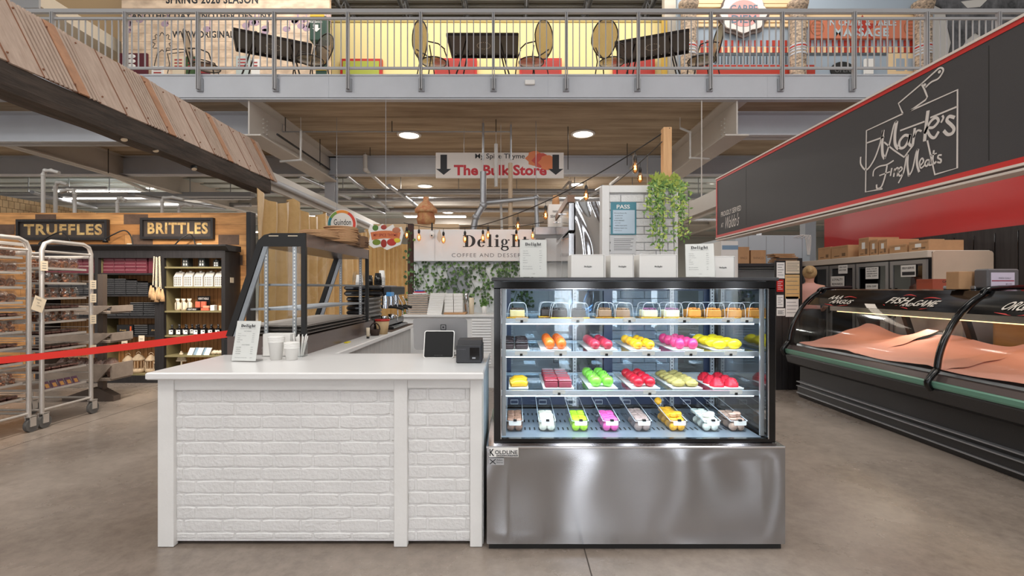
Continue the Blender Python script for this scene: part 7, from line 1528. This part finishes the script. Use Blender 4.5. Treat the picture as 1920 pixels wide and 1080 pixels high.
# ================================================================ person behind the meat case
def person(loc, rz):
    t = thing('person', 'person with tied blond hair and pale pink top standing behind the meat case', 'person', loc); t.rotation_euler = (0, 0, rz)
    me = bpy.data.meshes.new('body'); J = {'pel': (0, 0, .88), 'wst': (0, 0, 1.05), 'chs': (0, -.01, 1.25), 'nck': (0, 0, 1.36), 'hd0': (0, .0, 1.42), 'hd': (0, -.01, 1.5), 'hdt': (0, -.005, 1.56), 'sl': (-.16, 0, 1.3), 'el': (-.2, .0, 1.05), 'wl': (-.17, -.16, .98), 'hl': (-.16, -.23, .98), 'sr': (.16, 0, 1.3), 'er': (.2, .0, 1.05), 'wr': (.17, -.16, .98), 'hr': (.16, -.23, .98), 'kl': (-.09, 0, .47), 'al': (-.1, .02, .09), 'fl': (-.1, -.12, .04), 'kr': (.09, 0, .47), 'ar': (.1, .02, .09), 'fr': (.1, -.12, .04), 'il': (-.08, 0, .8), 'ir': (.08, 0, .8)}
    R = {'pel': .13, 'wst': .11, 'chs': .125, 'nck': .05, 'hd0': .06, 'hd': .085, 'hdt': .07, 'sl': .055, 'el': .038, 'wl': .026, 'hl': .03, 'sr': .055, 'er': .038, 'wr': .026, 'hr': .03, 'kl': .055, 'al': .04, 'fl': .035, 'kr': .055, 'ar': .04, 'fr': .035, 'il': .085, 'ir': .085}
    E = [('pel', 'wst'), ('wst', 'chs'), ('chs', 'nck'), ('nck', 'hd0'), ('hd0', 'hd'), ('hd', 'hdt'), ('chs', 'sl'), ('sl', 'el'), ('el', 'wl'), ('wl', 'hl'), ('chs', 'sr'), ('sr', 'er'), ('er', 'wr'), ('wr', 'hr'), ('pel', 'il'), ('il', 'kl'), ('kl', 'al'), ('al', 'fl'), ('pel', 'ir'), ('ir', 'kr'), ('kr', 'ar'), ('ar', 'fr')]
    for s, h in ((-1, 'hl'), (1, 'hr')):
        b = Vector(J[h])
        for f in range(4): k = 'f%s%d' % (h, f); J[k+'a'] = tuple(b+Vector(((f-1.5)*.018, -.05, 0))); J[k+'b'] = tuple(b+Vector(((f-1.5)*.019, -.085+.006*abs(f-1.5), -.015))); R[k+'a'] = .009; R[k+'b'] = .007; E += [(h, k+'a'), (k+'a', k+'b')]
        k = 'th'+h; J[k] = tuple(b+Vector((-s*.045, -.025, 0))); R[k] = .009; E.append((h, k))
    ks = list(J); me.from_pydata([J[k] for k in ks], [(ks.index(a), ks.index(c)) for a, c in E], []); o = bpy.data.objects.new('body', me); COL.objects.link(o); o.parent = t
    m_ = o.modifiers.new('s', 'SKIN'); m_.use_smooth_shade = True
    lay = me.skin_vertices[0].data if me.skin_vertices else None
    if lay is None:
        me.attributes  # layer is created with the modifier
    for i, k in enumerate(ks): me.skin_vertices[0].data[i].radius = (R[k], R[k]*.85 if k in ('pel', 'wst', 'chs') else R[k]); me.skin_vertices[0].data[i].use_root = (k == 'pel')
    o.modifiers.new('d', 'SUBSURF').levels = 2; o.modifiers['d'].render_levels = 2; me.materials.append(mat('skin', (214, 160, 136), .5))
    g = MB(); g.lathe([(.09, .98), (.135, 1.0), (.125, 1.1), (.15, 1.25), (.14, 1.32), (.06, 1.375)], (0, 0, 0), 20, sy=.85, caps=False); g.xf(Matrix.Translation(loc)); mk('top', g, mat('pale_pink_fabric', (222, 168, 156), .8), t)
    g = MB(); g.lathe([(.135, .62), (.15, .8), (.14, .98), (.12, 1.02)], (0, 0, 0), 20, sy=.9, caps=False)
    for s in (-1, 1): g.lathe([(.055, .1), (.07, .45), (.1, .8), (.09, .86)], (s*.09, 0, 0), 14, caps=False)
    g.xf(Matrix.Translation(loc)); mk('trousers', g, M['blackm'], t)
    g = MB(); g.ball((0, .018, 1.525), .092, .1, .1, 18, 12, lambda d: 1 if (d.y > -.35 or d.z > .45) else .8); g.ball((0, .11, 1.55), .045, .045, .05, 12, 8); g.xf(Matrix.Translation(loc)); mk('hair', g, mat('blond_hair', (206, 176, 128), .6, c2=(166, 132, 86), vs=30, vstretch=(4, 4, 1)), t)
    g = MB(); g.prism([(-.008, -.02), (.008, -.02), (.004, .02), (-.004, .02)], (0, -.1, 1.49), UX, UZ, (0, .02, 0)); g.xf(Matrix.Translation(loc)); mk('nose', g, MATS['skin'], t)
    for s in (-1, 1): g = MB(); g.ball((s*.03, -.088, 1.51), .012, .006, .007, 10, 6); g.xf(Matrix.Translation(loc)); mk('eye', g, M['ink'], t)
    g = MB(); g.ball((0, -.09, 1.455), .022, .006, .006, 10, 6); g.xf(Matrix.Translation(loc)); mk('mouth', g, mat('lips', (176, 96, 90), .5), t)
    return t
person((PX(1518, 6.95), 6.95, 0), PI-.5)
# ================================================================ brick-faced partition behind the pastry case
Y = 4.05; xa, xb = PX(1129, Y), PX(1266, Y); zt = PZ(347, Y); random.seed(31)
t = thing('white_partition', 'tall white partition with painted brick facing and board frame behind the pastry case', 'partition', ((xa+xb)/2, Y, 0))
g = MB(); g.box(xa, xb, Y+.03, Y+.12, .002, zt-.002); mk('core', g, M['brick'], t)
g = MB(); c_ = .068; z = PZ(364, Y)
while z > .1:
    x = xa+.06-(.1 if int(round(z/c_)) % 2 else 0)
    while x < xb:
        a, b = max(xa+.062, x), min(xb-.003, x+.2)
        if b-a > .02: g.bbox(a+.003, b-.003, Y+.012, Y+.032, max(.08, z-c_)+.003, z-.003, .004)
        x += .2
    z -= c_
mk('brick_facing', g, M['brick'], t)
g = MB(); g.bbox(xa, xa+.062, Y, Y+.03, .002, zt-.002, .003); mk('upright_board', g, M['white'], t); g = MB(); g.bbox(xa+.0625, xb, Y, Y+.03, PZ(361, Y), zt-.002, .003); mk('top_board', g, M['white'], t)
g = MB(); g.box(xb+.001, xb+.03, Y+.02, Y+.5, .002, zt-.01); mk('side_board', g, M['white'], t)
Yc = Y+.0105
t = thing('inspection_certificate', 'teal and pale blue PASS inspection certificate on the white brick partition', 'certificate', (PX(1169, Yc), Yc, PZ(440, Yc)))
g = MB(); g.box(PX(1145, Yc), PX(1193, Yc), Yc-.003, Yc-.0005, PZ(440, Yc), PZ(379, Yc)); mk('border', g, mat('teal_print', (72, 134, 150), .4), t)
g = MB(); g.box(PX(1149, Yc), PX(1190, Yc), Yc-.004, Yc-.003, PZ(438, Yc), PZ(394, Yc)); mk('sheet', g, mat('pale_blue_paper', (190, 208, 222), .5), t)
g = MB(); text(g, 'PASS', (PX(1156, Yc), Yc-.003, PZ(391.5, Yc)), UX, UZ, .112, .034, NY, offset=.02); mk('heading', g, M['paper'], t)
g = MB()
for k, s in enumerate(('Gourmet Dessert Bar', 'to serve at', 'London Ont.', 'FOOD PREMISES', 'April 4, 2024', 'INSPECTION DATE', 'Middlesex Health Unit', 'Health Inspector')): text(g, s, (PX(1151+(k % 3), Yc), Yc-.004, PZ(400.5+k*4.7, Yc)), UX, UZ, None, .0085, NY, shear=.3 if k < 5 else 0)
mk('lettering', g, M['ink'], t)
g = MB(); g.box(PX(1145, Yc), PX(1192, Yc), Yc-.003, Yc-.0005, PZ(476, Yc), PZ(441.5, Yc)); g.mat(1)
for k in range(7): g.box(PX(1151, Yc), PX(1188-(k*5) % 9, Yc), Yc-.004, Yc-.003, PZ(448.5+k*3.4, Yc), PZ(447.6+k*3.4, Yc))
single('licence_sheet', g, [mat('pale_grey_paper', (206, 206, 206), .5), M['inkg']], 'grey printed licence sheet in a clear sleeve below the PASS certificate', 'notice')
# wood post carrying the lights
g = MB(); g.bbox(PX(1244, 4.35), PX(1260, 4.35), 4.35, 4.43, 0, PZ(238, 4.35), .004); single('timber_post', g, M['woodlt'], 'pale timber post rising behind the white partition with the light string', 'post')
# trailing plant in a wall pot
t = thing('trailing_plant', 'green trailing plant hanging down the right side of the white partition', 'plant', (PX(1246, 3.9), 3.9, 1.6)); random.seed(8)
g = MB(); cx, cy, cz = PX(1245, 3.95), 3.95, PZ(362, 3.95); g.lathe([(.05, -.06), (.07, .03)], (cx, cy, cz), 14); mk('pot', g, M['white'], t)
vs_ = MB(); lf = MB()
for s in range(30):
    x0 = cx+random.uniform(-.08, .08); a = random.uniform(-1, 1); L = random.uniform(.15, .56)*(1-.3*abs(a)); xo = .12*a; pts = [(cx, cy, cz+.03), (x0+xo*.5, cy-.05, cz+.07), (x0+xo, cy-.08, cz), (x0+xo*1.05+random.uniform(-.02, .02), cy-.08-random.uniform(0, .03), cz-L)]
    pp = spline(pts, 5); vs_.sweep(pp, .0016, 4)
    for p in pp[3:]:
        for _ in range(3):
            s_ = random.uniform(.013, .02); aa = random.uniform(0, 2*PI); u = Vector((math.cos(aa), random.uniform(-.4, .4), math.sin(aa))).normalized(); w = u.cross(Vector((random.uniform(-.4, .4), -1, random.uniform(-.2, .6)))).normalized()
            o = Vector(p)+Vector((random.uniform(-.015, .015), random.uniform(-.015, 0), random.uniform(-.02, .02))); lf.mat(0 if random.random() < .65 else 1)
            lf.add([o, o+u*s_*.8+w*s_*.5, o+u*s_*2.1, o+u*s_*.8-w*s_*.5], [(0, 1, 2, 3)], False)
for _ in range(70):
    o = Vector((cx+random.uniform(-.11, .11), cy-.03+random.uniform(-.06, .02), cz+.03+random.uniform(0, .09))); a = random.uniform(.3, 2.8); u = Vector((math.cos(a), -.3, math.sin(a))).normalized(); w = u.cross(Vector((0, 1, .3))).normalized(); lf.mat(1); lf.add([o, o+u*.02+w*.012, o+u*.05, o+u*.02-w*.012], [(0, 1, 2, 3)], False)
mk('stems', vs_, M['leafd'], t); mk('leaves', lf, [mat('plant_green', (104, 142, 66), .45), mat('plant_yellow_green', (168, 186, 84), .45)], t)
# ================================================================ steel fridge
Y = 4.75; t = thing('upright_steel_fridge', 'tall polished steel fridge with doors facing left behind the pastry case', 'fridge', (PX(1100, Y), 5.2, 0)); x1 = PX(1129, Y)+.1; xd, xf = PX(1066, Y), PX(1079, Y); zt = PZ(378, Y)
def wv(u, v): x = xf+(x1-xf)*u; z = .1+(zt-.1)*v; return (x, Y+.011*math.sin(8*u+3*math.sin(6*v))*math.sin(13*v+3*u), z)
g = MB(); g.grid(wv, 26, 60); g.box(xf, x1, Y+.012, 6.1, .1, zt-.002); g.box(xf+.05, x1-.05, Y+.08, 6.0, 0, .1); mk('fridge_body', g, M['chrome'] if False else mat('mirror_steel', (205, 206, 208), .09, 1), t)
for i in range(2):
    for k in range(2):
        g = MB(); ya, yb = Y+.0+i*.66, Y+.64+i*.66; za, zb = (.12, PZ(435, Y)-.01) if k == 0 else (PZ(432, Y), zt-.01); g.bbox(xd, xf-.008, ya, yb, za, zb, .006); d_ = mk('door', g, MATS['mirror_steel'], t); g = MB(); g.sweep([(xd, yb-.06, za+.25), (xd-.04, yb-.06, za+.25), (xd-.04, yb-.06, min(zb, za+.6)-.03), (xd, yb-.06, min(zb, za+.6)-.03)], .008, 6); mk('handle', g, M['chrome'], d_)
g = MB(); g.box(xd-.01, xf-.002, Y+.02, 6.1, zt, zt+.07); mk('top_grille', g, mat('bronze_grille', (126, 98, 80), .5, .3), t)
zt += .0706
t = thing('steel_vent_box', 'small steel box unit beside the fridge top above the shop sign', 'box', (PX(1033, 6.05), 6.05, PZ(440, 6.05))); g = MB(); g.bbox(PX(1003, 6.05), PX(1064, 6.05), 6.105, 6.5, PZ(440, 6.05), PZ(424, 6.05), .01); mk('housing', g, M['galv'], t); g = MB(); g.box(PX(1010, 6.05), PX(1030, 6.05), 6.5, 6.899, PZ(436, 6.05), PZ(430, 6.05)); mk('wall_arm', g, M['galv'], t)
zt = PZ(424, 6.05)+.0006; cx0, cx1 = PX(1029, 6.15), PX(1058, 6.15); ct = PZ(383, 6.15)
t = thing('salt_carton', 'white SEA-SALT printed carton standing on the steel box unit', 'box', ((cx0+cx1)/2, 6.25, zt)); g = MB(); g.bbox(cx0, cx1, 6.15, 6.35, zt, ct, .004); mk('carton_body', g, M['paper'], t)
g = MB(); text(g, 'SEA-SALT', (cx0+.02, 6.15, zt+.12), UX, UZ, cx1-cx0-.04, .035, NY, offset=.02)
for a_ in (0, 1, 2): g.ribbon([((cx0+cx1)/2-.05+.01*q, 6.1495, zt+.2+.012*math.sin(q+a_*2)) for q in range(11)], .004, NY, .001)
mk('lettering', g, M['ink'], t)
t = thing('kraft_cup_stack', 'stack of kraft paper cups upside down on the salt carton', 'cups', ((cx0+cx1)/2, 6.25, ct))
for k in range(3): g = MB(); g.lathe([(.05, 0), (.036, .09)], ((cx0+cx1)/2, 6.25, ct+.0006+k*.02), 16); mk('cup', g, mat('kraft_cup', (204, 152, 106), .6), t)
# ================================================================ hanging banners behind
Yb = 9.5; t = thing('store_banner', 'wide white hanging banner with red bold lettering and two black arrows', 'banner', (PX(937, Yb), Yb, PZ(333, Yb))); g = MB(); g.bbox(PX(817, Yb), PX(1057, Yb), Yb, Yb+.04, PZ(334, Yb), PZ(286, Yb), .004); mk('banner_panel', g, mat('banner_white', (226, 220, 214), .5), t)
g = MB(); text(g, 'My Spice Thyme', (PX(891, Yb), Yb, PZ(300, Yb)), UX, UZ, 93*Yb/F, 12*Yb/F, NY, offset=.012)
for px in (832, 1042): g.prism([(-.065, .4), (.065, .4), (.065, .12), (.15, .12), (0, 0), (-.15, .12), (-.065, .12)], (PX(px, Yb), Yb-.001, PZ(328, Yb)), UX, UZ, (0, -.002, 0))
mk('small_lettering', g, M['ink'], t); g = MB(); text(g, 'The Bulk Store', (PX(851, Yb), Yb, PZ(329, Yb)), UX, UZ, 174*Yb/F, 20*Yb/F, NY, offset=.035); mk('lettering', g, mat('banner_red', (196, 28, 44), .5), t)
g = MB()
for k in range(3): g.mat(k % 2); g.prism([(.17*math.cos(a*PI/7)*(1+.2*math.sin(3*a)), .15*math.sin(a*PI/7)) for a in range(14)], (PX(1003+k*12, Yb), Yb-.0005*(k+1), PZ(297+k*4, Yb)), UX, UZ, (0, -.0004, 0))
mk('spice_picture', g, [mat('spice_orange', (222, 130, 84), .6), mat('spice_red', (206, 86, 72), .6)], t); g = MB()
for px in (870, 1005): g.cyl((PX(px, Yb), Yb+.02, PZ(286, Yb)), (PX(px, Yb), Yb+.02, ZS-.01), .005, 6)
mk('hanging_wires', g, M['galv'], t)
Yg = 8.9; X = PX(641, Yg); Z = PZ(420, Yg); t = thing('round_sign', 'round white hanging sign with rainbow ring behind the card stacks', 'sign', (X, Yg, Z-.27)); R_ = .27
g = MB(); g.prism([(R_*math.cos(a*PI/20), R_*math.sin(a*PI/20)) for a in range(40)], (X, Yg, Z), UX, UZ, (0, .03, 0)); mk('disc', g, M['paper'], t)
for k, (c, a0, a1) in enumerate((((40, 130, 140), 200, 150), ((120, 160, 70), 150, 115), ((236, 150, 60), 115, 60), ((220, 70, 50), 60, -30))):
    g = MB(); g.ribbon([(X+R_*.86*math.cos(math.radians(a0+(a1-a0)*q/10)), Yg-.001, Z+R_*.86*math.sin(math.radians(a0+(a1-a0)*q/10))) for q in range(11)], .05, NY, .002); mk('rainbow_band', g, mat('ring_%d' % k, c, .5), t)
g = MB(); text(g, 'Guindon', (X-.15, Yg, Z-.02), UX, UZ, .32, .11, NY, offset=.01); text(g, 'Farms', (X-.02, Yg, Z-.15), UX, UZ, .17, .08, NY); mk('lettering', g, M['ink'], t); g = MB(); g.cyl((X-.1, Yg+.015, Z+R_*.9), (X-.1, Yg+.015, ZS-.01), .004, 6); mk('hanging_wire', g, M['galv'], t)
Yg = 8.0; X = PX(723, Yg); Z = PZ(443, Yg); t = thing('spice_shop_sign', 'cut-out hanging sign of spices with an orange lettered scroll', 'sign', (X, Yg, Z-.2)); pl = [(-.29, -.14), (-.2, -.2), (-.08, -.17), (.02, -.23), (.14, -.18), (.25, -.14), (.28, -.02), (.3, .06), (.26, .16), (.16, .12), (.12, .2), (.02, .14), (-.05, .21), (-.14, .15), (-.25, .2), (-.29, .1), (-.26, 0)]
g = MB(); g.prism(pl, (X, Yg, Z), UX, UZ, (0, .03, 0)); mk('cutout', g, M['paper'], t); g = MB(); g.ribbon([(X-.24+.06*q, Yg-.001, Z-.0+.03*math.sin(PI*q/8)) for q in range(9)], .13, NY, .002); mk('scroll', g, mat('scroll_orange', (214, 122, 76), .6), t)
g = MB(); text(g, 'MY SPICE THYME', (X-.2, Yg-.003, Z-.005), UX, UZ, .4, .05, NY, offset=.01); mk('lettering', g, mat('deep_red_letter', (150, 40, 40), .5), t)
for k, (dx, dz, rx, rz, c) in enumerate(((-.15, -.1, .07, .05, (120, 140, 50)), (-.03, -.12, .05, .07, (160, 50, 40)), (.1, -.1, .08, .06, (190, 60, 50)), (.19, -.07, .06, .04, (220, 200, 60)), (-.17, .14, .05, .05, (90, 130, 60)), (-.03, .15, .05, .04, (170, 70, 60)), (.18, .1, .07, .05, (190, 120, 90)))):
    g = MB(); g.ball((X+dx, Yg-.002, Z+dz), rx, .004, rz, 12, 6); mk('spice_heap', g, mat('spice_%d' % k, c, .7), t)
g = MB(); g.cyl((X, Yg+.015, Z+.14), (X, Yg+.015, 4.46), .004, 6); mk('hanging_wire', g, M['galv'], t)
# ornamental tagine-shaped basket on a beige beam
Yt = 8.6; g = MB(); g.box(PX(700, Yt), PX(860, Yt), Yt, Yt+.2, PZ(438, Yt), PZ(420, Yt)); single('beige_beam', g, mat('beige_beam', (206, 176, 140), .6), 'beige timber beam carrying the big patterned jar behind the shop sign', 'beam')
X = PX(797, Yt); z0 = PZ(420, Yt)+.0006; t = thing('patterned_jar', 'large straw jar with red patterned lid standing on the beige beam', 'jar', (X, Yt+.1, z0)); st = mat('straw', (206, 166, 112), .8, c2=(170, 90, 66), vs=9); g = MB(); g.lathe([(.15, 0), (.17, .1), (.15, .2), (.13, .24)], (X, Yt+.1, z0-.0), 20); mk('jar_body', g, st, t); g = MB(); g.lathe([(.2, .22), (.205, .27), (.12, .37), (.06, .42), (.05, .44), (.055, .5), (.0, .51)], (X, Yt+.1, z0), 20); mk('lid', g, mat('terracotta_straw', (204, 120, 84), .8, c2=(222, 190, 140), vs=14), t)
# ================================================================ string lights
BL = thing('filament_bulb', 'x', 'bulb', (0, 0, 0), 'filament bulbs on the light string'); g = MB(); g.lathe([(.014, -.05), (.018, -.02), (.014, 0), (.004, .01)], (0, 0, 0), 12); g.cyl((0, 0, 0), (0, 0, .05), .003, 6); mk('socket', g, M['blackm'], BL)
g = MB(); g.lathe([(.013, -.05), (.024, -.08), (.03, -.11), (.026, -.14), (.012, -.158), (0, -.162)], (0, 0, 0), 14, caps=False); mk('glass_globe', g, glassmat('amber_glass', (255, 224, 184), 1.2, .02, .05), BL); g = MB()
for k in range(4): a = k*PI/2; g.cyl((.008*math.cos(a), .008*math.sin(a), -.085), (.01*math.cos(a+1), .01*math.sin(a+1), -.125), .0028, 5)
mk('filament', g, M['bulb'], BL)
A = Vector((PX(1256, 4.35), 4.35, PZ(240, 4.35))); B = Vector((PX(895, 6.7), 6.7, PZ(424, 6.7))); C_ = Vector((PX(757, 6.75), 6.75, PZ(418, 6.75))); D_ = Vector((PX(1020, 6.75), 6.75, PZ(416, 6.75)))
def sag(a, b, s, n_=24): return [a.lerp(b, i/n_)-Vector((0, 0, s*4*(i/n_)*(1-i/n_))) for i in range(n_+1)]
c1 = sag(A, B, .12); c2 = sag(C_, B, .05); c3 = sag(B, D_, .04); g = MB(); g.sweep(c1, .006, 6); g.sweep(c2[::1], .005, 6); g.sweep(c3, .005, 6); single('light_string_cable', g, M['blackm'], 'black cable of the light string sagging from the timber post to the shop sign', 'cable')
A2 = Vector((PX(1241, 4.35), 4.35, PZ(266, 4.35))); B2 = Vector((PX(1110, 7.5), 7.5, PZ(370, 7.5))); c4 = sag(A2, B2, .05); g = MB(); g.sweep(c4, .005, 6); single('second_light_cable', g, M['blackm'], 'thinner black cable running back from the timber post below the first', 'cable')
def nearest(c, px): return min(c, key=lambda p: abs(960+p.x*F/p.y-px))
for i, (c, px) in enumerate(((c1, 1190), (c1, 1103), (c1, 1027), (c1, 968), (c1, 917), (c4, 1202), (c2, 783), (c2, 832), (c2, 872), (c3, 905), (c3, 968), (c2, 760), (c3, 1000))):
    q = nearest(c, px); place(BL, USED, (q.x, q.y-.0, q.z-.055), 0, 'amber filament bulb on the light string, %s' % ('highest one near the timber post', 'second from the timber post', 'left of the kraft cups', 'above the shop sign right part', 'right above the serif name', 'on the rear cable by the partition', 'above the left end of the shop sign', 'second from the left over the sign', 'third from the left over the sign', 'fourth from the left over the sign', 'fifth from the left over the sign', 'at the far left beside the jar', 'at the right end over the sign')[i])
    if i < 5:
        d = bpy.data.lights.new('bulb_glow', 'POINT'); d.energy = .6; d.color = (1, .66, .34); d.shadow_soft_size = .03; lo = bpy.data.objects.new('bulb_glow', d); COL.objects.link(lo); lo.location = (q.x, q.y-.07, q.z-.17)
g = MB(); Yk = 6.862; X = PX(810, Yk); t = thing('security_camera', 'small white camera hanging at the left end of the shop sign', 'camera', (X, Yk, PZ(445, Yk))); g.ball((X, Yk, PZ(440, Yk)), .035, .035, .045, 12, 8); mk('camera_body', g, M['paper'], t); g = MB(); g.cyl((X, Yk, PZ(432, Yk)), (X, Yk, PZ(418, Yk)), .012, 8); mk('mount', g, M['blackm'], t); g = MB(); g.ball((X, Yk-.03, PZ(442, Yk)), .012, .01, .012, 8, 6); mk('lens', g, M['black'], t)
# ================================================================ pipes, rods and ducts under the slab
def pipe(pts, r, lab, m_='paint', nm='pipe', cat='pipe', fl=True):
    pts = [Vector((p[0], p[1], min(p[2], ZS-.055-r*.2))) for p in pts]
    if nm == 'hanger_rod': pts[0].z = ZS-.008
    g = MB(); g.sweep(pts, r, 10)
    if nm == 'pipe' and max(Vector(p).z for p in pts) < ZS-.02:
        q = max((Vector(p) for p in pts), key=lambda p: p.z); g.cyl(q, (q.x, q.y, ZS-.055 if (q.y > 12 and abs(q.x) > 4.5) else ZS-.008), .006, 6)
    if fl:
        for p in pts[1:-1]: g.ball(Vector(p), r*1.25, r*1.25, r*1.25, 10, 6)
    return single(nm, g, {'paint': mat('pipe_white', (204, 202, 198), .4), 'galv': M['galv'], 'dark': M['blackm'], 'beige': mat('pipe_beige', (196, 172, 144), .5)}[m_], lab, cat)
pipe([P(175, 285, 11.2), P(175, 315, 11.2), (P(320, 375, 15.3))], .05, 'white pipe dropping and running back over the truffle wall')
pipe([P(685, 280, 11.2), P(685, 318, 11.2), P(735, 362, 14.5)], .05, 'white pipe dropping left of the hanging banner')
pipe([P(1190, 282, 11.2), P(1190, 310, 11.2), P(1145, 345, 14.0)], .05, 'white pipe dropping right of the hanging banner')
pipe([P(906, 225, 9.05), P(906, 300, 9.05)], .022, 'thin steel conduit hanging in front of the banner, left one', 'galv'); pipe([P(906, 322, 8.95), P(906, 385, 8.95), P(892, 408, 8.95), P(887, 432, 8.95)], .06, 'thick grey pipe with a bend above the shop sign', 'galv')
pipe([P(912, 380, 9.1), P(1005, 371, 9.1), P(1007, 432, 9.1)], .05, 'grey pipe running right then down behind the shop sign', 'galv'); pipe([P(930, 270, 9.2), P(930, 350, 9.2)], .035, 'pale conduit hanging before the word Bulk', 'paint'); pipe([P(939, 375, 9.3), P(941, 432, 9.3)], .025, 'thin pale conduit above the serif name', 'paint')
pipe([P(958, 228, 9.15), P(958, 300, 9.15)], .018, 'thin steel rod hanging right of centre', 'galv'); pipe([P(957, 306, 9.15), P(957, 432, 9.15)], .045, 'beige vertical pole crossing the banner lettering', 'beige', 'pole', 'pole', False)
pipe([P(1069, 340, 12.9), P(1069, 400, 12.9)], .04, 'pale vertical conduit right of the banner', 'paint'); pipe([P(1067, 341, 12.9), P(1046, 366, 13.0)], .03, 'pale sloping conduit right of the banner', 'paint')
pipe([P(530, 247, 9.2), P(960, 247, 9.2)], .012, 'thin dark sprinkler pipe crossing below the slab', 'galv'); pipe([P(520, 252, 8.6), P(618, 318, 11.5)], .02, 'thin dark pipe running back beside the left girder', 'dark')
pipe([P(564, 246, 8.9), P(564, 300, 8.9), P(525, 303, 8.9)], .022, 'white conduit with elbow below the left girder', 'paint'); pipe([P(1275, 240, 8.9), P(1294, 248, 8.9), P(1294, 296, 8.9), P(1330, 298, 8.9)], .022, 'white conduit with elbow below the right girder', 'paint')
for i, (px, py0, py1, Y) in enumerate(((535, 205, 246, 8.9), (735, 203, 247, 9.1), (930, 200, 247, 9.0), (600, 272, 310, 10.2), (694, 258, 292, 10.8), (1176, 256, 310, 10.5), (1065, 224, 318, 9.4), (203, 275, 325, 10.9))): pipe([P(px, py0, Y), P(px, py1, Y)], .008, 'thin ceiling hanger rod, %s' % ('left beside the left girder', 'left of the near ceiling light', 'centre above the banner', 'below the left girder', 'by the left white pipe', 'beside the right white pipe', 'right of the right ceiling light', 'by the white pipe over the truffle wall')[i], 'dark', 'hanger_rod', 'rod', False)
def span(px0, px1, py, Y, h, lab, m_, nm='cable_tray'):
    g = MB(); g.box(PX(px0, Y), PX(px1, Y), Y, Y+h*2, PZ(py, Y), PZ(py, Y)+h)
    for k in range(7): x = PX(px0+(px1-px0)*(k+.5)/7, Y); g.box(x-.008, x+.008, Y-.01, Y+.01, PZ(py, Y)+h, ZS-.055)
    return single(nm, g, m_, lab, 'duct')
span(480, 1240, 362, 13.5, .12, 'long grey cable tray crossing behind the banner', M['grey']); span(-60, 470, 368, 13.5, .12, 'long grey cable tray crossing above the truffle wall', M['grey'])
span(1290, 1560, 372, 13.5, .12, 'long grey cable tray crossing behind the black meat sign', M['grey'])
for i, (px0, px1, py, Y, r) in enumerate(((600, 1230, 358, 12.6, .03), (600, 1130, 374, 14.5, .06), (640, 1150, 394, 17, .08), (0, 470, 372, 14.2, .05), (140, 470, 384, 16, .07), (0, 200, 352, 12.9, .03), (0, 240, 362, 13.2, .03), (1260, 1345, 412, 17, .06), (1380, 1545, 400, 17, .08))): pipe([P(px0, py, Y), P(px1, py, Y)], r, 'horizontal pipe under the far slab, %s' % ('just before the tray behind the banner', 'below the tray behind the banner', 'lowest one above the shop sign', 'below the tray over the truffle wall', 'lowest over the truffle wall', 'upper left over the truffle wall', 'second upper left over the truffle wall', 'left of the black meat sign', 'below the black meat sign')[i], 'galv', fl=False)
for i, (a, b, Y0_, Y1_, py0, py1) in enumerate(((650, 730, 11.8, 17, 330, 395), (730, 800, 11.8, 17, 348, 400), (560, 720, 11.8, 17, 330, 400), (1130, 1060, 12, 17, 350, 395), (250, 420, 12, 16, 365, 392), (60, 180, 12.2, 16, 360, 390))):
    pipe([P(a, py0, Y0_), P(b, py1, Y1_)], .05, 'sloping pale duct strut running back, %s' % ('left of the far light', 'under the far light', 'beside the rail channel', 'right of the banner', 'over the brittles board', 'over the truffles board')[i], 'galv', fl=False)
for i, (px, pyt, pyb, dx) in enumerate(((81, 322, 378, 30), (104, 345, 378, 22), (140, 358, 385, -26), (220, 374, 397, 16), (304, 372, 397, 40), (336, 385, 397, 25))):
    Y = 8.2+.3*i; a = P(px, pyb+8, Y); a.z = .0; b = P(px, pyt+6, Y); r = .08*(1 if dx > 0 else -1)
    pipe([a, b, b+Vector((r*.4, 0, r*.9*(1 if dx > 0 else -1))), P(px+dx*.5, pyt-2, Y), P(px+dx, pyt+2, Y)], .03, 'curved white pipe rising above the plank partition, %s from the left' % Wn[i], 'paint', 'curved_pipe')
# left-over cables up behind the meat counter
g = MB()
for k in range(5): g.sweep(spline([P(1488+7*k, 445+k, 9.335), P(1508+3*k, 441, 9.335), P(1512+2*k, 460, 9.335), P(1514+k, 478, 9.335)], 5), .007, 6)
single('cable_bundle', g, M['paper'], 'bundle of white cables on top of the cold room', 'cables')
g = MB(); g.box(PX(1510, 10.5), PX(1530, 10.5), 10.5, 10.7, 0, 4.02); single('steel_column', g, M['grey'], 'grey steel column behind the cold room', 'column')
